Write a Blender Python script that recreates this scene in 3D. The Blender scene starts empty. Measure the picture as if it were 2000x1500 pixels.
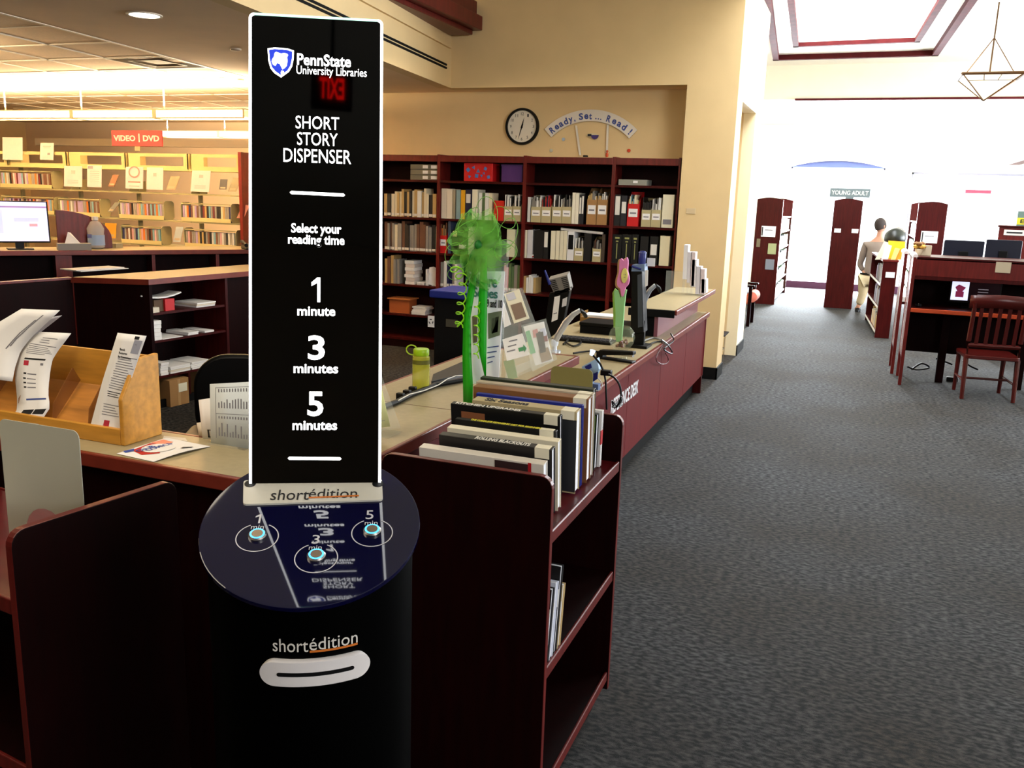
import bpy, bmesh, math, random
from mathutils import Vector, Matrix
random.seed(7)
sc = bpy.context.scene
COL = sc.collection
PI = math.pi
# ------------------------------------------------------------------ camera
FPX, YAW, PIT, ROL, H = 1723.05, .364936, -.209508, .0314455, 1.9
fw = Vector((-math.sin(YAW)*math.cos(PIT), math.cos(YAW)*math.cos(PIT), math.sin(PIT)))
r0 = Vector((math.cos(YAW), math.sin(YAW), 0)); u0 = r0.cross(fw)
rt = r0*math.cos(ROL)+u0*math.sin(ROL); up = u0*math.cos(ROL)-r0*math.sin(ROL)
CAM = Vector((0, 0, H))
cd = bpy.data.cameras.new('camera'); cam = bpy.data.objects.new('camera', cd); COL.objects.link(cam)
cd.sensor_width = 36; cd.lens = FPX*36/2000; cd.clip_start = .05; cd.clip_end = 200
cam.matrix_world = Matrix(((rt.x, up.x, -fw.x, 0), (rt.y, up.y, -fw.y, 0), (rt.z, up.z, -fw.z, H), (0, 0, 0, 1)))
sc.camera = cam
def P(px, py, ax, v):
    """point of the plane <ax>=v seen at this place of the photograph"""
    d = fw+rt*((px-1000)/FPX)-up*((py-750)/FPX); i = 'xyz'.index(ax)
    return CAM+d*((v-CAM[i])/d[i])
def PN(px, py, o, n):
    d = fw+rt*((px-1000)/FPX)-up*((py-750)/FPX)
    return CAM+d*((o-CAM).dot(n)/d.dot(n))
# ------------------------------------------------------------------ world, lights, exposure
w = bpy.data.worlds.new('world'); sc.world = w; w.use_nodes = True
bg = w.node_tree.nodes['Background']; bg.inputs[0].default_value = (.86, .93, 1, 1); bg.inputs[1].default_value = 3.0
sc.view_settings.view_transform = 'Standard'; sc.view_settings.look = 'None'
sc.view_settings.gamma = 1; sc.view_settings.use_curve_mapping = False; sc.view_settings.exposure = 0.35
def area(name, loc, direction, sx, sy, power, col, spread=PI):
    l = bpy.data.lights.new(name, 'AREA'); l.shape = 'RECTANGLE'; l.size = sx; l.size_y = sy
    l.energy = power; l.color = col; l.spread = spread
    o = bpy.data.objects.new(name, l); COL.objects.link(o); o.location = loc
    o.rotation_euler = Vector(direction).to_track_quat('-Z', 'Y').to_euler(); return o
area('daylight_back_window', (-.6, 22.6, 1.7), (0, -1, -.12), 3.0, 3.0, 5200, (.85, .93, 1))
area('daylight_side_window', (7.6, 15, 2.0), (-1, -.1, -.15), 8, 3.0, 1500, (.88, .94, 1))
area('daylight_skylight', (-.35, 10.9, 5.6), (0, 0.12, -1), 2.2, 8.0, 650, (.93, .96, 1))
area('near_fill_right', (7.4, -1.0, 3.2), (-1, .62, .16), 5.0, 1.8, 250, (.96, .96, 1), math.radians(120))  # added fill for the header wall; the right wall has no window here
area('near_fill_counter', (-2.6, 1.2, 3.05), (0, .1, -1), 1.2, 3.0, 44, (1, .86, .66))  # warm fill added above the front counter, without a fitting
area('desk_fill', (-3.3, 6.6, 3.05), (0, .1, -1), 1.6, 3.0, 36, (1, .86, .66))  # warm fill added for the alcove and desk, without a fitting
# ------------------------------------------------------------------ materials
def s2l(c):
    c /= 255.; return c/12.92 if c <= .04045 else ((c+.055)/1.055)**2.4
def hexc(c): return tuple(s2l(x) for x in c)+(1,)
MATS = {}
def mat(name, c, rough=.5, metal=0., emit=0., ecol=None, alpha=1., trans=0., ior=1.45, var=0., scale=8., bump=0., stretch=None, spec=None):
    """c in sRGB 0..255; var: strength of procedural colour variation"""
    if name in MATS: return MATS[name]
    m = bpy.data.materials.new(name); m.use_nodes = True; nt = m.node_tree; b = nt.nodes['Principled BSDF']
    c = hexc(c); b.inputs['Base Color'].default_value = c; b.inputs['Roughness'].default_value = rough
    b.inputs['Metallic'].default_value = metal; b.inputs['IOR'].default_value = ior; b.inputs['Alpha'].default_value = alpha
    b.inputs['Transmission Weight'].default_value = trans
    if spec is not None: b.inputs['Specular IOR Level'].default_value = spec
    if emit: b.inputs['Emission Color'].default_value = hexc(ecol) if ecol else c; b.inputs['Emission Strength'].default_value = emit
    if var or bump:
        tc = nt.nodes.new('ShaderNodeTexCoord'); mp = nt.nodes.new('ShaderNodeMapping'); nz = nt.nodes.new('ShaderNodeTexNoise')
        nt.links.new(tc.outputs['Object'], mp.inputs[0]); nt.links.new(mp.outputs[0], nz.inputs['Vector'])
        nz.inputs['Scale'].default_value = scale; nz.inputs['Detail'].default_value = 4
        if stretch: mp.inputs['Scale'].default_value = stretch
        if var:
            cr = nt.nodes.new('ShaderNodeValToRGB'); nt.links.new(nz.outputs[0], cr.inputs[0])
            cr.color_ramp.elements[0].position = .3; cr.color_ramp.elements[1].position = .7
            cr.color_ramp.elements[0].color = tuple(max(0, x*(1-var)) for x in c[:3])+(1,)
            cr.color_ramp.elements[1].color = tuple(min(1, x*(1+var)) for x in c[:3])+(1,)
            nt.links.new(cr.outputs[0], b.inputs['Base Color'])
        if bump:
            bp = nt.nodes.new('ShaderNodeBump'); bp.inputs['Strength'].default_value = bump; bp.inputs['Distance'].default_value = .01
            nt.links.new(nz.outputs[0], bp.inputs['Height']); nt.links.new(bp.outputs[0], b.inputs['Normal'])
    MATS[name] = m; return m
def carpet():
    m = bpy.data.materials.new('carpet'); m.use_nodes = True; nt = m.node_tree; b = nt.nodes['Principled BSDF']
    b.inputs['Roughness'].default_value = .95; b.inputs['Specular IOR Level'].default_value = .25
    tc = nt.nodes.new('ShaderNodeTexCoord')
    def noise(sc_, det, st=(1, 1, 1)):
        mp = nt.nodes.new('ShaderNodeMapping'); mp.inputs['Scale'].default_value = st
        n = nt.nodes.new('ShaderNodeTexNoise'); n.inputs['Scale'].default_value = sc_; n.inputs['Detail'].default_value = det
        nt.links.new(tc.outputs['Object'], mp.inputs[0]); nt.links.new(mp.outputs[0], n.inputs['Vector']); return n
    n1 = noise(58, 8, (.5, 1, 1)); n2 = noise(.9, 3); n3 = noise(400, 2)
    c1 = nt.nodes.new('ShaderNodeValToRGB'); nt.links.new(n1.outputs[0], c1.inputs[0])
    e = c1.color_ramp.elements; e[0].position = .40; e[0].color = hexc((6, 7, 8)); e[1].position = .68; e[1].color = hexc((80, 80, 81))
    c2 = nt.nodes.new('ShaderNodeValToRGB'); nt.links.new(n2.outputs[0], c2.inputs[0])
    e = c2.color_ramp.elements; e[0].position = .35; e[0].color = (1, 1, 1, 1); e[1].position = .62; e[1].color = (.66, .54, .39, 1)
    mx = nt.nodes.new('ShaderNodeMix'); mx.data_type = 'RGBA'; mx.blend_type = 'MULTIPLY'; mx.inputs[0].default_value = 1
    nt.links.new(c1.outputs[0], mx.inputs[6]); nt.links.new(c2.outputs[0], mx.inputs[7]); nt.links.new(mx.outputs[2], b.inputs['Base Color'])
    bp = nt.nodes.new('ShaderNodeBump'); bp.inputs['Strength'].default_value = .5; bp.inputs['Distance'].default_value = .01
    nt.links.new(n3.outputs[0], bp.inputs['Height']); nt.links.new(bp.outputs[0], b.inputs['Normal']); return m
CARPET = carpet()
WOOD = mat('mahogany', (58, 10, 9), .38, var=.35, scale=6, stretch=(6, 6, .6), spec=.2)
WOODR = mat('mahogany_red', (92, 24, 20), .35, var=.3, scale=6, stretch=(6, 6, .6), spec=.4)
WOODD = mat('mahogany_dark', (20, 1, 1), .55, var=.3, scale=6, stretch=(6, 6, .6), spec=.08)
DESKR = mat('desk_front', (92, 11, 13), .65, var=.12, scale=3, stretch=(1, 5, .6), spec=.15)
EDGE = mat('wood_edge', (112, 42, 30), .3, var=.2, scale=10)
LAM = mat('laminate', (160, 146, 112), .35, var=.07, scale=40)
CREAM = mat('cream_paint', (220, 192, 142), .8, var=.03, scale=3)
CREAM2 = mat('cream_bright', (240, 226, 190), .8, var=.03, scale=3)
WHITEW = mat('white_paint', (246, 240, 222), .8, var=.02, scale=3)
CEILM = mat('ceiling_paint', (232, 204, 168), .85, var=.03, scale=3)
TILE = mat('ceiling_tile_board', (232, 206, 172), .9, var=.06, scale=60, bump=.1)
GRID = mat('grid_metal', (235, 222, 200), .5)
BLACK = mat('black_plastic', (4, 4, 5), .45, spec=.25)
MATT = mat('black_matt', (6, 6, 7), .8, spec=.2)
GLOSSB = mat('black_gloss', (3, 3, 3), .06, ior=1.5)
SCREENB = mat('black_glass', (0, 0, 0), .03, ior=1.38)
NAVY = mat('navy_gloss', (1, 1, 42), .03, ior=1.62)
WPL = mat('white_plastic', (222, 218, 208), .4)
PAPER = mat('white_paper', (232, 230, 228), .8, var=.02, scale=20)
PAGES = mat('page_edges', (238, 241, 255), .85, var=.12, scale=120, stretch=(1, 30, 1))
GLOW = mat('lit_acrylic_edge', (255, 255, 255), .5, emit=3.0)
GLOWT = mat('lit_lettering', (255, 255, 255), .5, emit=3.5)
GLOWS = mat('lit_blue', (30, 60, 200), .5, emit=.55, ecol=(50, 70, 215))
LED = mat('blue_led', (60, 170, 255), .4, emit=2.5)
STEEL = mat('steel', (190, 190, 192), .25, metal=1)
SILVER = mat('silver_arm', (196, 202, 212), .3, metal=.6)
BRASSM = mat('button_face', (150, 132, 110), .35, metal=.8)
ORANGE = mat('orange_print', (205, 110, 30), .5)
LGREY = mat('grey_print', (205, 205, 210), .5)
INK = mat('black_ink', (28, 28, 30), .7)
INKG = mat('grey_ink', (120, 118, 124), .7)
INKR = mat('red_ink', (178, 42, 60), .7)
INKB = mat('blue_ink', (44, 70, 150), .7)
INKN = mat('navy_ink', (62, 78, 140), .7)
GREEN = mat('green_ribbon', (30, 160, 18), .4)
LIME = mat('lime_ribbon', (150, 225, 40), .35)
CLEAR = mat('clear_acrylic', (235, 245, 240), .05, alpha=.10)
GLASS = mat('clear_glass', (170, 180, 150), .03, alpha=.16, spec=1.0)
OAK = mat('golden_oak', (196, 138, 52), .4, var=.18, scale=5, stretch=(1, 8, 8))
CREAMM = mat('cream_metal', (226, 210, 148), .45, var=.03)
SAGEM = mat('khaki_metal', (150, 142, 104), .45, var=.03)
GREYB = mat('grey_bookend', (176, 174, 156), .5, var=.02)
KHAKI = mat('khaki_bookend', (128, 118, 66), .5)
RED = mat('red_plastic', (190, 22, 26), .45)
KRAFT = mat('kraft_card', (158, 118, 72), .8, var=.08)
BEIGE = mat('beige_card', (176, 164, 124), .8, var=.05)
ROYAL = mat('royal_blue', (28, 40, 120), .45)
# ------------------------------------------------------------------ mesh builder
class MB:
    def __init__(s): s.v = []; s.f = []; s.m = []
    def add(s, vs, fs, mi=0):
        o = len(s.v); s.v += [tuple(x) for x in vs]; s.f += [tuple(i+o for i in f) for f in fs]; s.m += [mi]*len(fs); return s
    def box(s, x0, x1, y0, y1, z0, z1, mi=0, M=None):
        vs = [Vector((x, y, z)) for z in (z0, z1) for y in (y0, y1) for x in (x0, x1)]
        if M: vs = [M @ v for v in vs]
        return s.add(vs, [(0, 2, 3, 1), (4, 5, 7, 6), (0, 1, 5, 4), (2, 6, 7, 3), (0, 4, 6, 2), (1, 3, 7, 5)], mi)
    def quad(s, a, b, c, d, mi=0): return s.add([a, b, c, d], [(0, 1, 2, 3)], mi)
    def prism(s, pts, a, mi=0, M=None, cap=True):
        """polygon pts (3d) extruded along vector a"""
        n = len(pts); a = Vector(a); vs = [Vector(p) for p in pts]+[Vector(p)+a for p in pts]
        if M: vs = [M @ v for v in vs]
        fs = [(i, (i+1) % n, (i+1) % n+n, i+n) for i in range(n)]
        if cap: fs += [tuple(range(n-1, -1, -1)), tuple(range(n, 2*n))]
        return s.add(vs, fs, mi)
    def tube(s, pts, r, n=8, mi=0, closed=False):
        pts = [Vector(p) for p in pts]; k = len(pts); vs = []; fs = []
        rs = r if isinstance(r, (list, tuple)) else [r]*k
        ref = Vector((0, 0, 1))
        for i, p in enumerate(pts):
            t = (pts[min(i+1, k-1)]-pts[max(i-1, 0)]).normalized()
            a = t.cross(ref)
            if a.length < .05: a = t.cross(Vector((1, 0, 0)))
            a.normalize(); b = a.cross(t)
            for j in range(n):
                q = 2*PI*j/n; vs.append(p+(a*math.cos(q)+b*math.sin(q))*rs[i])
        for i in range(k-1):
            for j in range(n): fs.append((i*n+j, i*n+(j+1) % n, (i+1)*n+(j+1) % n, (i+1)*n+j))
        fs += [tuple(range(n)), tuple(range(k*n-1, (k-1)*n-1, -1))]
        return s.add(vs, fs, mi)
    def lathe(s, prof, n=24, mi=0, M=None, c=(0, 0, 0)):
        vs = []; fs = []; k = len(prof)
        for r_, z in prof:
            for j in range(n):
                q = 2*PI*j/n; v = Vector((c[0]+r_*math.cos(q), c[1]+r_*math.sin(q), c[2]+z)); vs.append(M @ v if M else v)
        for i in range(k-1):
            for j in range(n): fs.append((i*n+j, i*n+(j+1) % n, (i+1)*n+(j+1) % n, (i+1)*n+j))
        fs += [tuple(range(n-1, -1, -1)), tuple(range((k-1)*n, k*n))]
        return s.add(vs, fs, mi)
    def sheet(s, grid, th=.0, mi=0):
        """grid of points rows x cols"""
        R_, C_ = len(grid), len(grid[0]); vs = [Vector(p) for row in grid for p in row]
        return s.add(vs, [(i*C_+j, i*C_+j+1, (i+1)*C_+j+1, (i+1)*C_+j) for i in range(R_-1) for j in range(C_-1)], mi)
    def mesh(s, name, mats):
        me = bpy.data.meshes.new(name); me.from_pydata(s.v, [], s.f)
        for m in (mats if isinstance(mats, (list, tuple)) else [mats]): me.materials.append(m)
        me.polygons.foreach_set('material_index', s.m); me.update(); return me
def smooth(o, ang=40):
    me = o.data
    me.polygons.foreach_set('use_smooth', [True]*len(me.polygons))
    try: me.set_sharp_from_angle(angle=math.radians(ang))
    except Exception: pass
    return o
def obj(name, mb, mats, parent=None, bev=0, sm=False, solid=0, label=None):
    me = mb.mesh(name, mats) if isinstance(mb, MB) else mb
    o = bpy.data.objects.new(name, me); COL.objects.link(o)
    if parent: o.parent = parent
    if sm: smooth(o)
    if solid: md = o.modifiers.new('s', 'SOLIDIFY'); md.thickness = solid; md.offset = 0
    if bev: md = o.modifiers.new('b', 'BEVEL'); md.width = bev; md.segments = 2; md.limit_method = 'ANGLE'
    if label: o['label'] = label
    return o
def tag(o, label, cat, group=None):
    o['label'] = label; o['category'] = cat
    if group: o['group'] = group
    return o
def thing(name, label, cat, loc=(0, 0, 0), rz=0, group=None):
    o = bpy.data.objects.new(name, None); COL.objects.link(o); o.location = loc; o.rotation_euler = (0, 0, rz); o.empty_display_size = .05
    return tag(o, label, cat, group)
def struct(name, mb, mats, bev=0, parent=None, label=None):
    o = obj(name, mb, mats, parent, bev)
    if not parent: o['kind'] = 'structure'
    if label: o['label'] = label
    return o
def text_mesh(body, ext=.001, offset=0, spacing=1.0):
    cu = bpy.data.curves.new('t', 'FONT'); cu.body = body; cu.size = 1; cu.extrude = ext; cu.offset = offset; cu.align_x = 'CENTER'; cu.align_y = 'CENTER'
    cu.space_character = spacing; cu.resolution_u = 3
    o = bpy.data.objects.new('t', cu); COL.objects.link(o); dg = bpy.context.evaluated_depsgraph_get()
    me = bpy.data.meshes.new_from_object(o.evaluated_get(dg)); bpy.data.objects.remove(o); bpy.data.curves.remove(cu); return me
def text(name, body, width, height, m, M, parent=None, depth=.001, bold=0., fn=None, spacing=1.0):
    """lettering fitted to width x height; M maps text plane (x right, y up, z out) to the parent's space"""
    me = text_mesh(body, .5, bold, spacing)
    xs = [v.co.x for v in me.vertices]; ys = [v.co.y for v in me.vertices]
    x0, x1, y0, y1 = min(xs), max(xs), min(ys), max(ys)
    kx = width/(x1-x0); ky = height/(y1-y0) if height else kx
    for v in me.vertices:
        q = Vector(((v.co.x-(x0+x1)/2)*kx, (v.co.y-(y0+y1)/2)*ky, (v.co.z+.5)*depth))
        v.co = fn(q) if fn else M @ q
    me.materials.clear(); me.materials.append(m)
    for p in me.polygons: p.material_index = 0
    o = bpy.data.objects.new(name, me); COL.objects.link(o)
    if parent: o.parent = parent
    return o
def frame(o, xax, yax):
    x = Vector(xax).normalized(); y = Vector(yax); y = (y-x*y.dot(x)).normalized(); z = x.cross(y)
    return Matrix(((x.x, y.x, z.x, o[0]), (x.y, y.y, z.y, o[1]), (x.z, y.z, z.z, o[2]), (0, 0, 0, 1)))
def facing(o, rz=0):
    """text plane on a wall facing -Y when rz=0"""
    return Matrix.Translation(o) @ Matrix.Rotation(rz, 4, 'Z') @ Matrix.Rotation(PI/2, 4, 'X')
def rrect(w_, h_, r_, n=5, corners=(1, 1, 1, 1)):
    """rounded rectangle outline centred, ccw from bottom left"""
    out = []
    for (cx, cy, a0, k) in ((-w_/2+r_, -h_/2+r_, PI, 0), (w_/2-r_, -h_/2+r_, 1.5*PI, 1), (w_/2-r_, h_/2-r_, 0, 2), (-w_/2+r_, h_/2-r_, PI/2, 3)):
        if corners[k]:
            for i in range(n+1): a = a0+PI/2*i/n; out.append((cx+r_*math.cos(a), cy+r_*math.sin(a)))
        else: out.append(((-1 if k in (0, 3) else 1)*w_/2, (-1 if k < 2 else 1)*h_/2))
    return out
# ------------------------------------------------------------------ room shell
struct('floor', MB().box(-17, 9, -6, 23, -.1, 0), CARPET)
struct('wall_back', MB().box(-6.3, -1.84, 10.06, 10.2, 0, 3.1), CREAM)
struct('wall_header', MB().box(-4.62, -1.84, 9.68, 9.9, 3.1, 4.6), CREAM)
struct('wall_column', MB().box(-1.84, -1.31, 9.68, 10.08, 0, 4.6), CREAM)
# corridor side of the column wall, with its opening
wr = MB()
wr.box(-1.45, -1.31, 10.08, 11.38, 2.97, 4.3); wr.box(-1.45, -1.31, 11.38, 12.05, 0, 4.3)
struct('wall_corridor', wr, CREAM2)
nk = MB(); nk.box(-3.2, -1.45, 11.38, 11.5, 0, 2.97); nk.box(-3.3, -3.2, 10.2, 11.5, 0, 2.97); nk.box(-3.2, -1.45, 10.2, 11.5, 2.97, 3.1)
struct('wall_nook', nk, CREAM)
struct('baseboard_column', MB().box(-1.86, -1.295, 9.66, 9.68, 0, .13).box(-1.31, -1.295, 9.66, 10.08, 0, .13).box(-1.31, -1.295, 11.38, 12.05, 0, .13), MATT)
# far wall with window openings
wy0, wy1 = 22.0, 22.25
fw_ = MB()
def arch(x0, x1, z0, z1, n=12):
    return [(x0+(x1-x0)*i/n, z0+(z1-z0)*(1-((2*i/n)-1)**2)) for i in range(n+1)]
fw_.box(-6, -1.64, wy0, wy1, 0, 4.6); fw_.box(.40, .95, wy0, wy1, 0, 4.6); fw_.box(.95, 6.5, wy0, wy1, 2.7, 4.6); fw_.box(6.5, 8.2, wy0, wy1, 0, 4.6); fw_.box(.95, 6.5, wy0, wy1, 0, .16)
ap = arch(-1.64, .40, 2.78, 2.92)
for (a, b) in zip(ap[:-1], ap[1:]):
    fw_.prism([(a[0], wy0, a[1]), (b[0], wy0, b[1]), (b[0], wy0, 4.6), (a[0], wy0, 4.6)], (0, wy1-wy0, 0))
fw_.box(-1.64, .40, wy0, wy1, 0, .1)
struct('wall_far', fw_, WHITEW)
AL = mat('window_frame_paint', (150, 150, 165), .5)
def window(n, x0, x1, z0, z1, nx, nz, label):
    f = MB(); y = 22.1; t = .04
    fr = obj('window_%d' % n, f.box(x0, x1, y, y+.06, z0, z0+t).box(x0, x1, y, y+.06, z1-t, z1).box(x0, x0+t, y, y+.06, z0, z1).box(x1-t, x1, y, y+.06, z0, z1), AL)
    fr['kind'] = 'structure'; fr['label'] = label
    for i in range(nx):
        for j in range(nz):
            a = x0+t+(x1-x0-2*t)*i/nx; b = x0+t+(x1-x0-2*t)*(i+1)/nx; c = z0+t+(z1-z0-2*t)*j/nz; d = z0+t+(z1-z0-2*t)*(j+1)/nz
            obj('window_pane', MB().box(a, b, y+.025, y+.032, c, d), mat('window_glass', (255, 255, 255), .02, alpha=.06), fr)
    return fr
w1 = window(1, -1.64, .40, .1, 2.78, 2, 1, 'tall bright window at the end of the aisle')
tr_ = MB()
for (a, b) in zip(ap[:-1], ap[1:]): tr_.prism([(a[0], 22.05, 2.77), (b[0], 22.05, 2.77), (b[0], 22.05, b[1]), (a[0], 22.05, a[1])], (0, .03, 0))
obj('arch_shade', tr_, mat('arch_shade_blue', (78, 90, 140), .7), w1)  # blue-grey panel paints the sky-lit shading in the arch top
window(2, .95, 6.5, .16, 2.7, 4, 1, 'wide bright window to the right of the aisle')
bb = MB().box(-1.64, .4, 21.9, 22.0, 0, .16).box(.4, 6.5, 21.9, 22.0, 0, .16); struct('baseboard_far', bb, mat('purple_brown', (70, 34, 60), .5))
# right wall with a long window band, near walls
rw = MB().box(8, 8.2, -6, 10.5, 0, 4.6).box(8, 8.2, 10.5, 19.5, 0, .6).box(8, 8.2, 10.5, 19.5, 3.4, 4.6).box(8, 8.2, 19.5, 22, 0, 4.6)
struct('wall_right', rw, WHITEW)
struct('wall_near', MB().box(-17, 8, -6.2, -6, 0, 4.6), mat('near_wall_paint', (120, 105, 85), .8))
struct('wall_left', MB().box(-17.2, -17, -6, 15, 0, 4.6), CREAM)
struct('wall_video', MB().box(-17, -6.2, 14.6, 14.8, 0, 3.6), mat('tan_wall', (238, 212, 176), .8))
struct('wall_video_side', MB().box(-6.3, -6.2, 10.06, 14.6, 0, 3.6), CREAM)
# low left ceiling: plaster band and tile field (grid slightly skewed like the building)
def ex(y): return -6.02-.135*(y-5.0)
def sx(y): return -4.57+.125*(9.68-y)
cb = MB()
cb.prism([(ex(-6)-0, -6, 3.1), (sx(-6)-.15, -6, 3.1), (sx(9.68)-.15, 9.68, 3.1), (ex(9.68), 9.68, 3.1)], (0, 0, .12))
cb.box(-6.7, -4.62, 9.68, 10.06, 3.1, 3.2); cb.box(-4.62, -1.84, 9.9, 10.06, 3.1, 3.2)
struct('ceiling', cb, CEILM, label='smooth plaster ceiling over the left counter')
cl2 = obj('ceiling', MB().prism([(-17, -6, 3.135), (ex(-6), -6, 3.135), (ex(14.6), 14.6, 3.135), (-17, 14.6, 3.135)], (0, 0, .12)), CEILM)
cl2['kind'] = 'structure'; cl2['label'] = 'suspended tile ceiling over the video shelves'
obj('ceiling_grid_edge', MB().prism([(ex(-6)-.03, -6, 3.095), (ex(-6)+.01, -6, 3.095), (ex(14)+.01, 14, 3.095), (ex(14)-.03, 14, 3.095)], (0, 0, .04)), GRID, cl2)
T = .745; tcount = 0
def shx(y, i): return ex(y)-.03-T*i*1.0
tile_mesh = None
for j in range(-1, 12):
    y0 = 4.80+T*j; y1 = y0+T
    for i in range(0, 9):
        if (j, i) == (3, 0): continue
        mb = MB().prism([(shx(y0, i+1)+.012, y0+.012, 3.108), (shx(y0, i)-.012, y0+.012, 3.108), (shx(y1, i)-.012, y1-.012, 3.108), (shx(y1, i+1)+.012, y1-.012, 3.108)], (0, 0, .02))
        if tile_mesh is None: tile_mesh = None
        obj('ceiling_tile', mb, TILE, cl2); tcount += 1
    obj('ceiling_grid_bar', MB().box(shx(y0, 9), ex(y0), y0-.012, y0+.012, 3.1, 3.12), GRID, cl2)
for i in range(1, 9):
    obj('ceiling_grid_bar', MB().prism([(shx(4.05, i)-.012, 4.05, 3.1), (shx(4.05, i)+.012, 4.05, 3.1), (shx(13.7, i)+.012, 13.7, 3.1), (shx(13.7, i)-.012, 13.7, 3.1)], (0, 0, .02)), GRID, cl2)
# tall soffit face between the low ceiling and the high one, with slot diffuser
sf = MB().prism([(sx(-6), -6, 3.1), (sx(-6)-.15, -6, 3.1), (-4.72, 9.68, 3.1), (-4.57, 9.68, 3.1)], (0, 0, 1.5))
so = struct('wall_soffit', sf, CREAM)
sl = MB()
for k in (0, 1):
    z = 3.285+.035*k
    sl.prism([(sx(1)+.012, 1, z), (sx(1), 1, z), (sx(9.5), 9.5, z), (sx(9.5)+.012, 9.5, z)], (0, 0, .02))
obj('slot_diffuser', sl, MATT, so, label='black double slot air diffuser')
obj('soffit_ledge', MB().prism([(sx(-2)+.03, -2, 3.52), (sx(-2), -2, 3.52), (sx(9.6), 9.6, 3.52), (sx(9.6)+.03, 9.6, 3.52)], (0, 0, .03)), CREAM, so)
# wooden beam box along the soffit, top of the picture
bo = MB(); c0 = P(938, 60, 'y', 9.6)
bo.box(c0.x-.42, c0.x, 3.0, 9.66, 3.71, 3.86); bo.box(c0.x-.42, c0.x-.07, 3.0, 9.66, 3.86, 4.02); bo.box(c0.x-.36, c0.x-.1, 3.0, 9.62, 3.66, 3.71)
struct('trim_1', bo, WOODR, bev=.008, label='stepped mahogany beam where soffit meets header')
# high ceiling with skylight and timber trims
zc = 4.3
oc = [P(1512, 118, 'z', zc), P(1829, 109, 'z', zc)]; ic = [P(1550, 92, 'z', zc), P(1795, 82, 'z', zc)]
hc = MB(); xi0, xi1, yi = -1.2, .56, 15.0; ys = 7.2
hc.box(-6.2, xi0, 10.2, 17, zc, zc+.02); hc.box(-4.4, xi0, -6, 10.2, zc, zc+.02); hc.box(xi1, 8, -6, 17, zc, zc+.02); hc.box(xi0, xi1, yi, 17, zc, zc+.02); hc.box(xi0, xi1, -6, ys, zc, zc+.02)
hc.box(xi0-.05, xi0, ys, yi, zc+.02, zc+.9); hc.box(xi1, xi1+.05, ys, yi, zc+.02, zc+.9); hc.box(xi0, xi1, yi, yi+.05, zc+.02, zc+.9); hc.box(xi0, xi1, ys-.05, ys, zc+.02, zc+.9)
ch = struct('ceiling', hc, WHITEW, label='high white ceiling with a skylight well over the aisle')
struct('ceiling', MB().box(-6, 8, 17, 22.2, 3.72, 3.84).box(-6, 8, 16.95, 17, 3.72, 4.3), WHITEW, label='lower white ceiling over the young adult shelves')
struct('wall_far_left', MB().box(-6.2, -6, 14.8, 22, 0, 4.3), WHITEW)
TRM = mat('trim_mahogany', (84, 30, 32), .8, var=.2, spec=.1)
def ring(x0, x1, y0, y1, t, z0, z1):
    return MB().box(x0, x1, y1-t, y1, z0, z1).box(x0, x1, y0, y0+t, z0, z1).box(x0, x0+t, y0+t, y1-t, z0, z1).box(x1-t, x1, y0+t, y1-t, z0, z1)
def skew_ring(cl, cr, ll, lr, t, z0, z1, ynear):
    m = MB()
    def bar(a, b, off): m.prism([(a.x, a.y, z0), (b.x, b.y, z0), (b.x+off[0], b.y+off[1], z0), (a.x+off[0], a.y+off[1], z0)], (0, 0, z1-z0))
    kl = (ynear-cl.y)/(ll.y-cl.y); kr = (ynear-cr.y)/(lr.y-cr.y)
    nl = cl+(ll-cl)*kl; nr = cr+(lr-cr)*kr
    bar(cl, cr, (0, -t)); bar(cl, nl, (t, 0)); bar(nr, cr, (-t, 0)); bar(nl, nr, (0, t)); return m
struct('trim_2', skew_ring(P(1510, 119, 'z', 4.22), P(1832, 110, 'z', 4.22), P(1490, 0, 'z', 4.22), P(1910, 0, 'z', 4.22), .09, 4.22, 4.3, 7.5), TRM, label='outer mahogany trim rectangle on high ceiling')
struct('trim_3', skew_ring(P(1549, 93, 'z', 4.24), P(1797, 83, 'z', 4.24), P(1537, 0, 'z', 4.24), P(1850, 0, 'z', 4.24), .08, 4.24, 4.3, 8.6), TRM, label='inner mahogany trim rectangle around the skylight')
struct('trim_4', MB().box(-1.3, 6.5, 16.9, 16.95, 3.70, 3.735), TRM, label='thin mahogany trim where the high ceiling drops')
b_ = P(1968, 322, 'y', 14)
struct('trim_5', MB().box(b_.x, b_.x+.14, 10, 14, b_.z, b_.z+.09).box(b_.x+.03, b_.x+.14, 10, 14, b_.z+.09, b_.z+.15), mat('oak_trim', (170, 110, 84), .5), label='light timber beam end at the right edge')
# ================================================================== the story dispenser kiosk
PH = .48828; LEAN = .17604; PB = Vector((-.95294, 1.42085, 1.32745)); PB = Vector((-.95294, 1.42085, 1.32745))
dx = Vector((math.cos(PH), math.sin(PH), 0)); tn = Vector((math.sin(PH), -math.cos(PH), 0))   # right, towards the viewer
pu = Vector((0, 0, 1))*math.cos(LEAN)-tn*math.sin(LEAN); pn = dx.cross(pu)
TH = math.radians(19.5)
dn = Vector((0, 0, 1))*math.cos(TH)+tn*math.sin(TH)          # disc normal, tipped to the reader
du = dn.cross(dx)                                              # disc "up" (away from the reader)
DC = PN(609, 1022, PB, dn)
rr_ = (PN(823, 1022, PB, dn)-PN(395, 1022, PB, dn)).length/2
PW, PHT = .2565, .918
kiosk = thing('story_dispenser', 'black cylindrical story dispenser kiosk with tall lit upright panel and round navy top', 'dispenser', (DC.x, DC.y, 0))
KO = Vector((DC.x, DC.y, 0))
R_ = rr_*.93
n = 64; vs = []; fs = []
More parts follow.
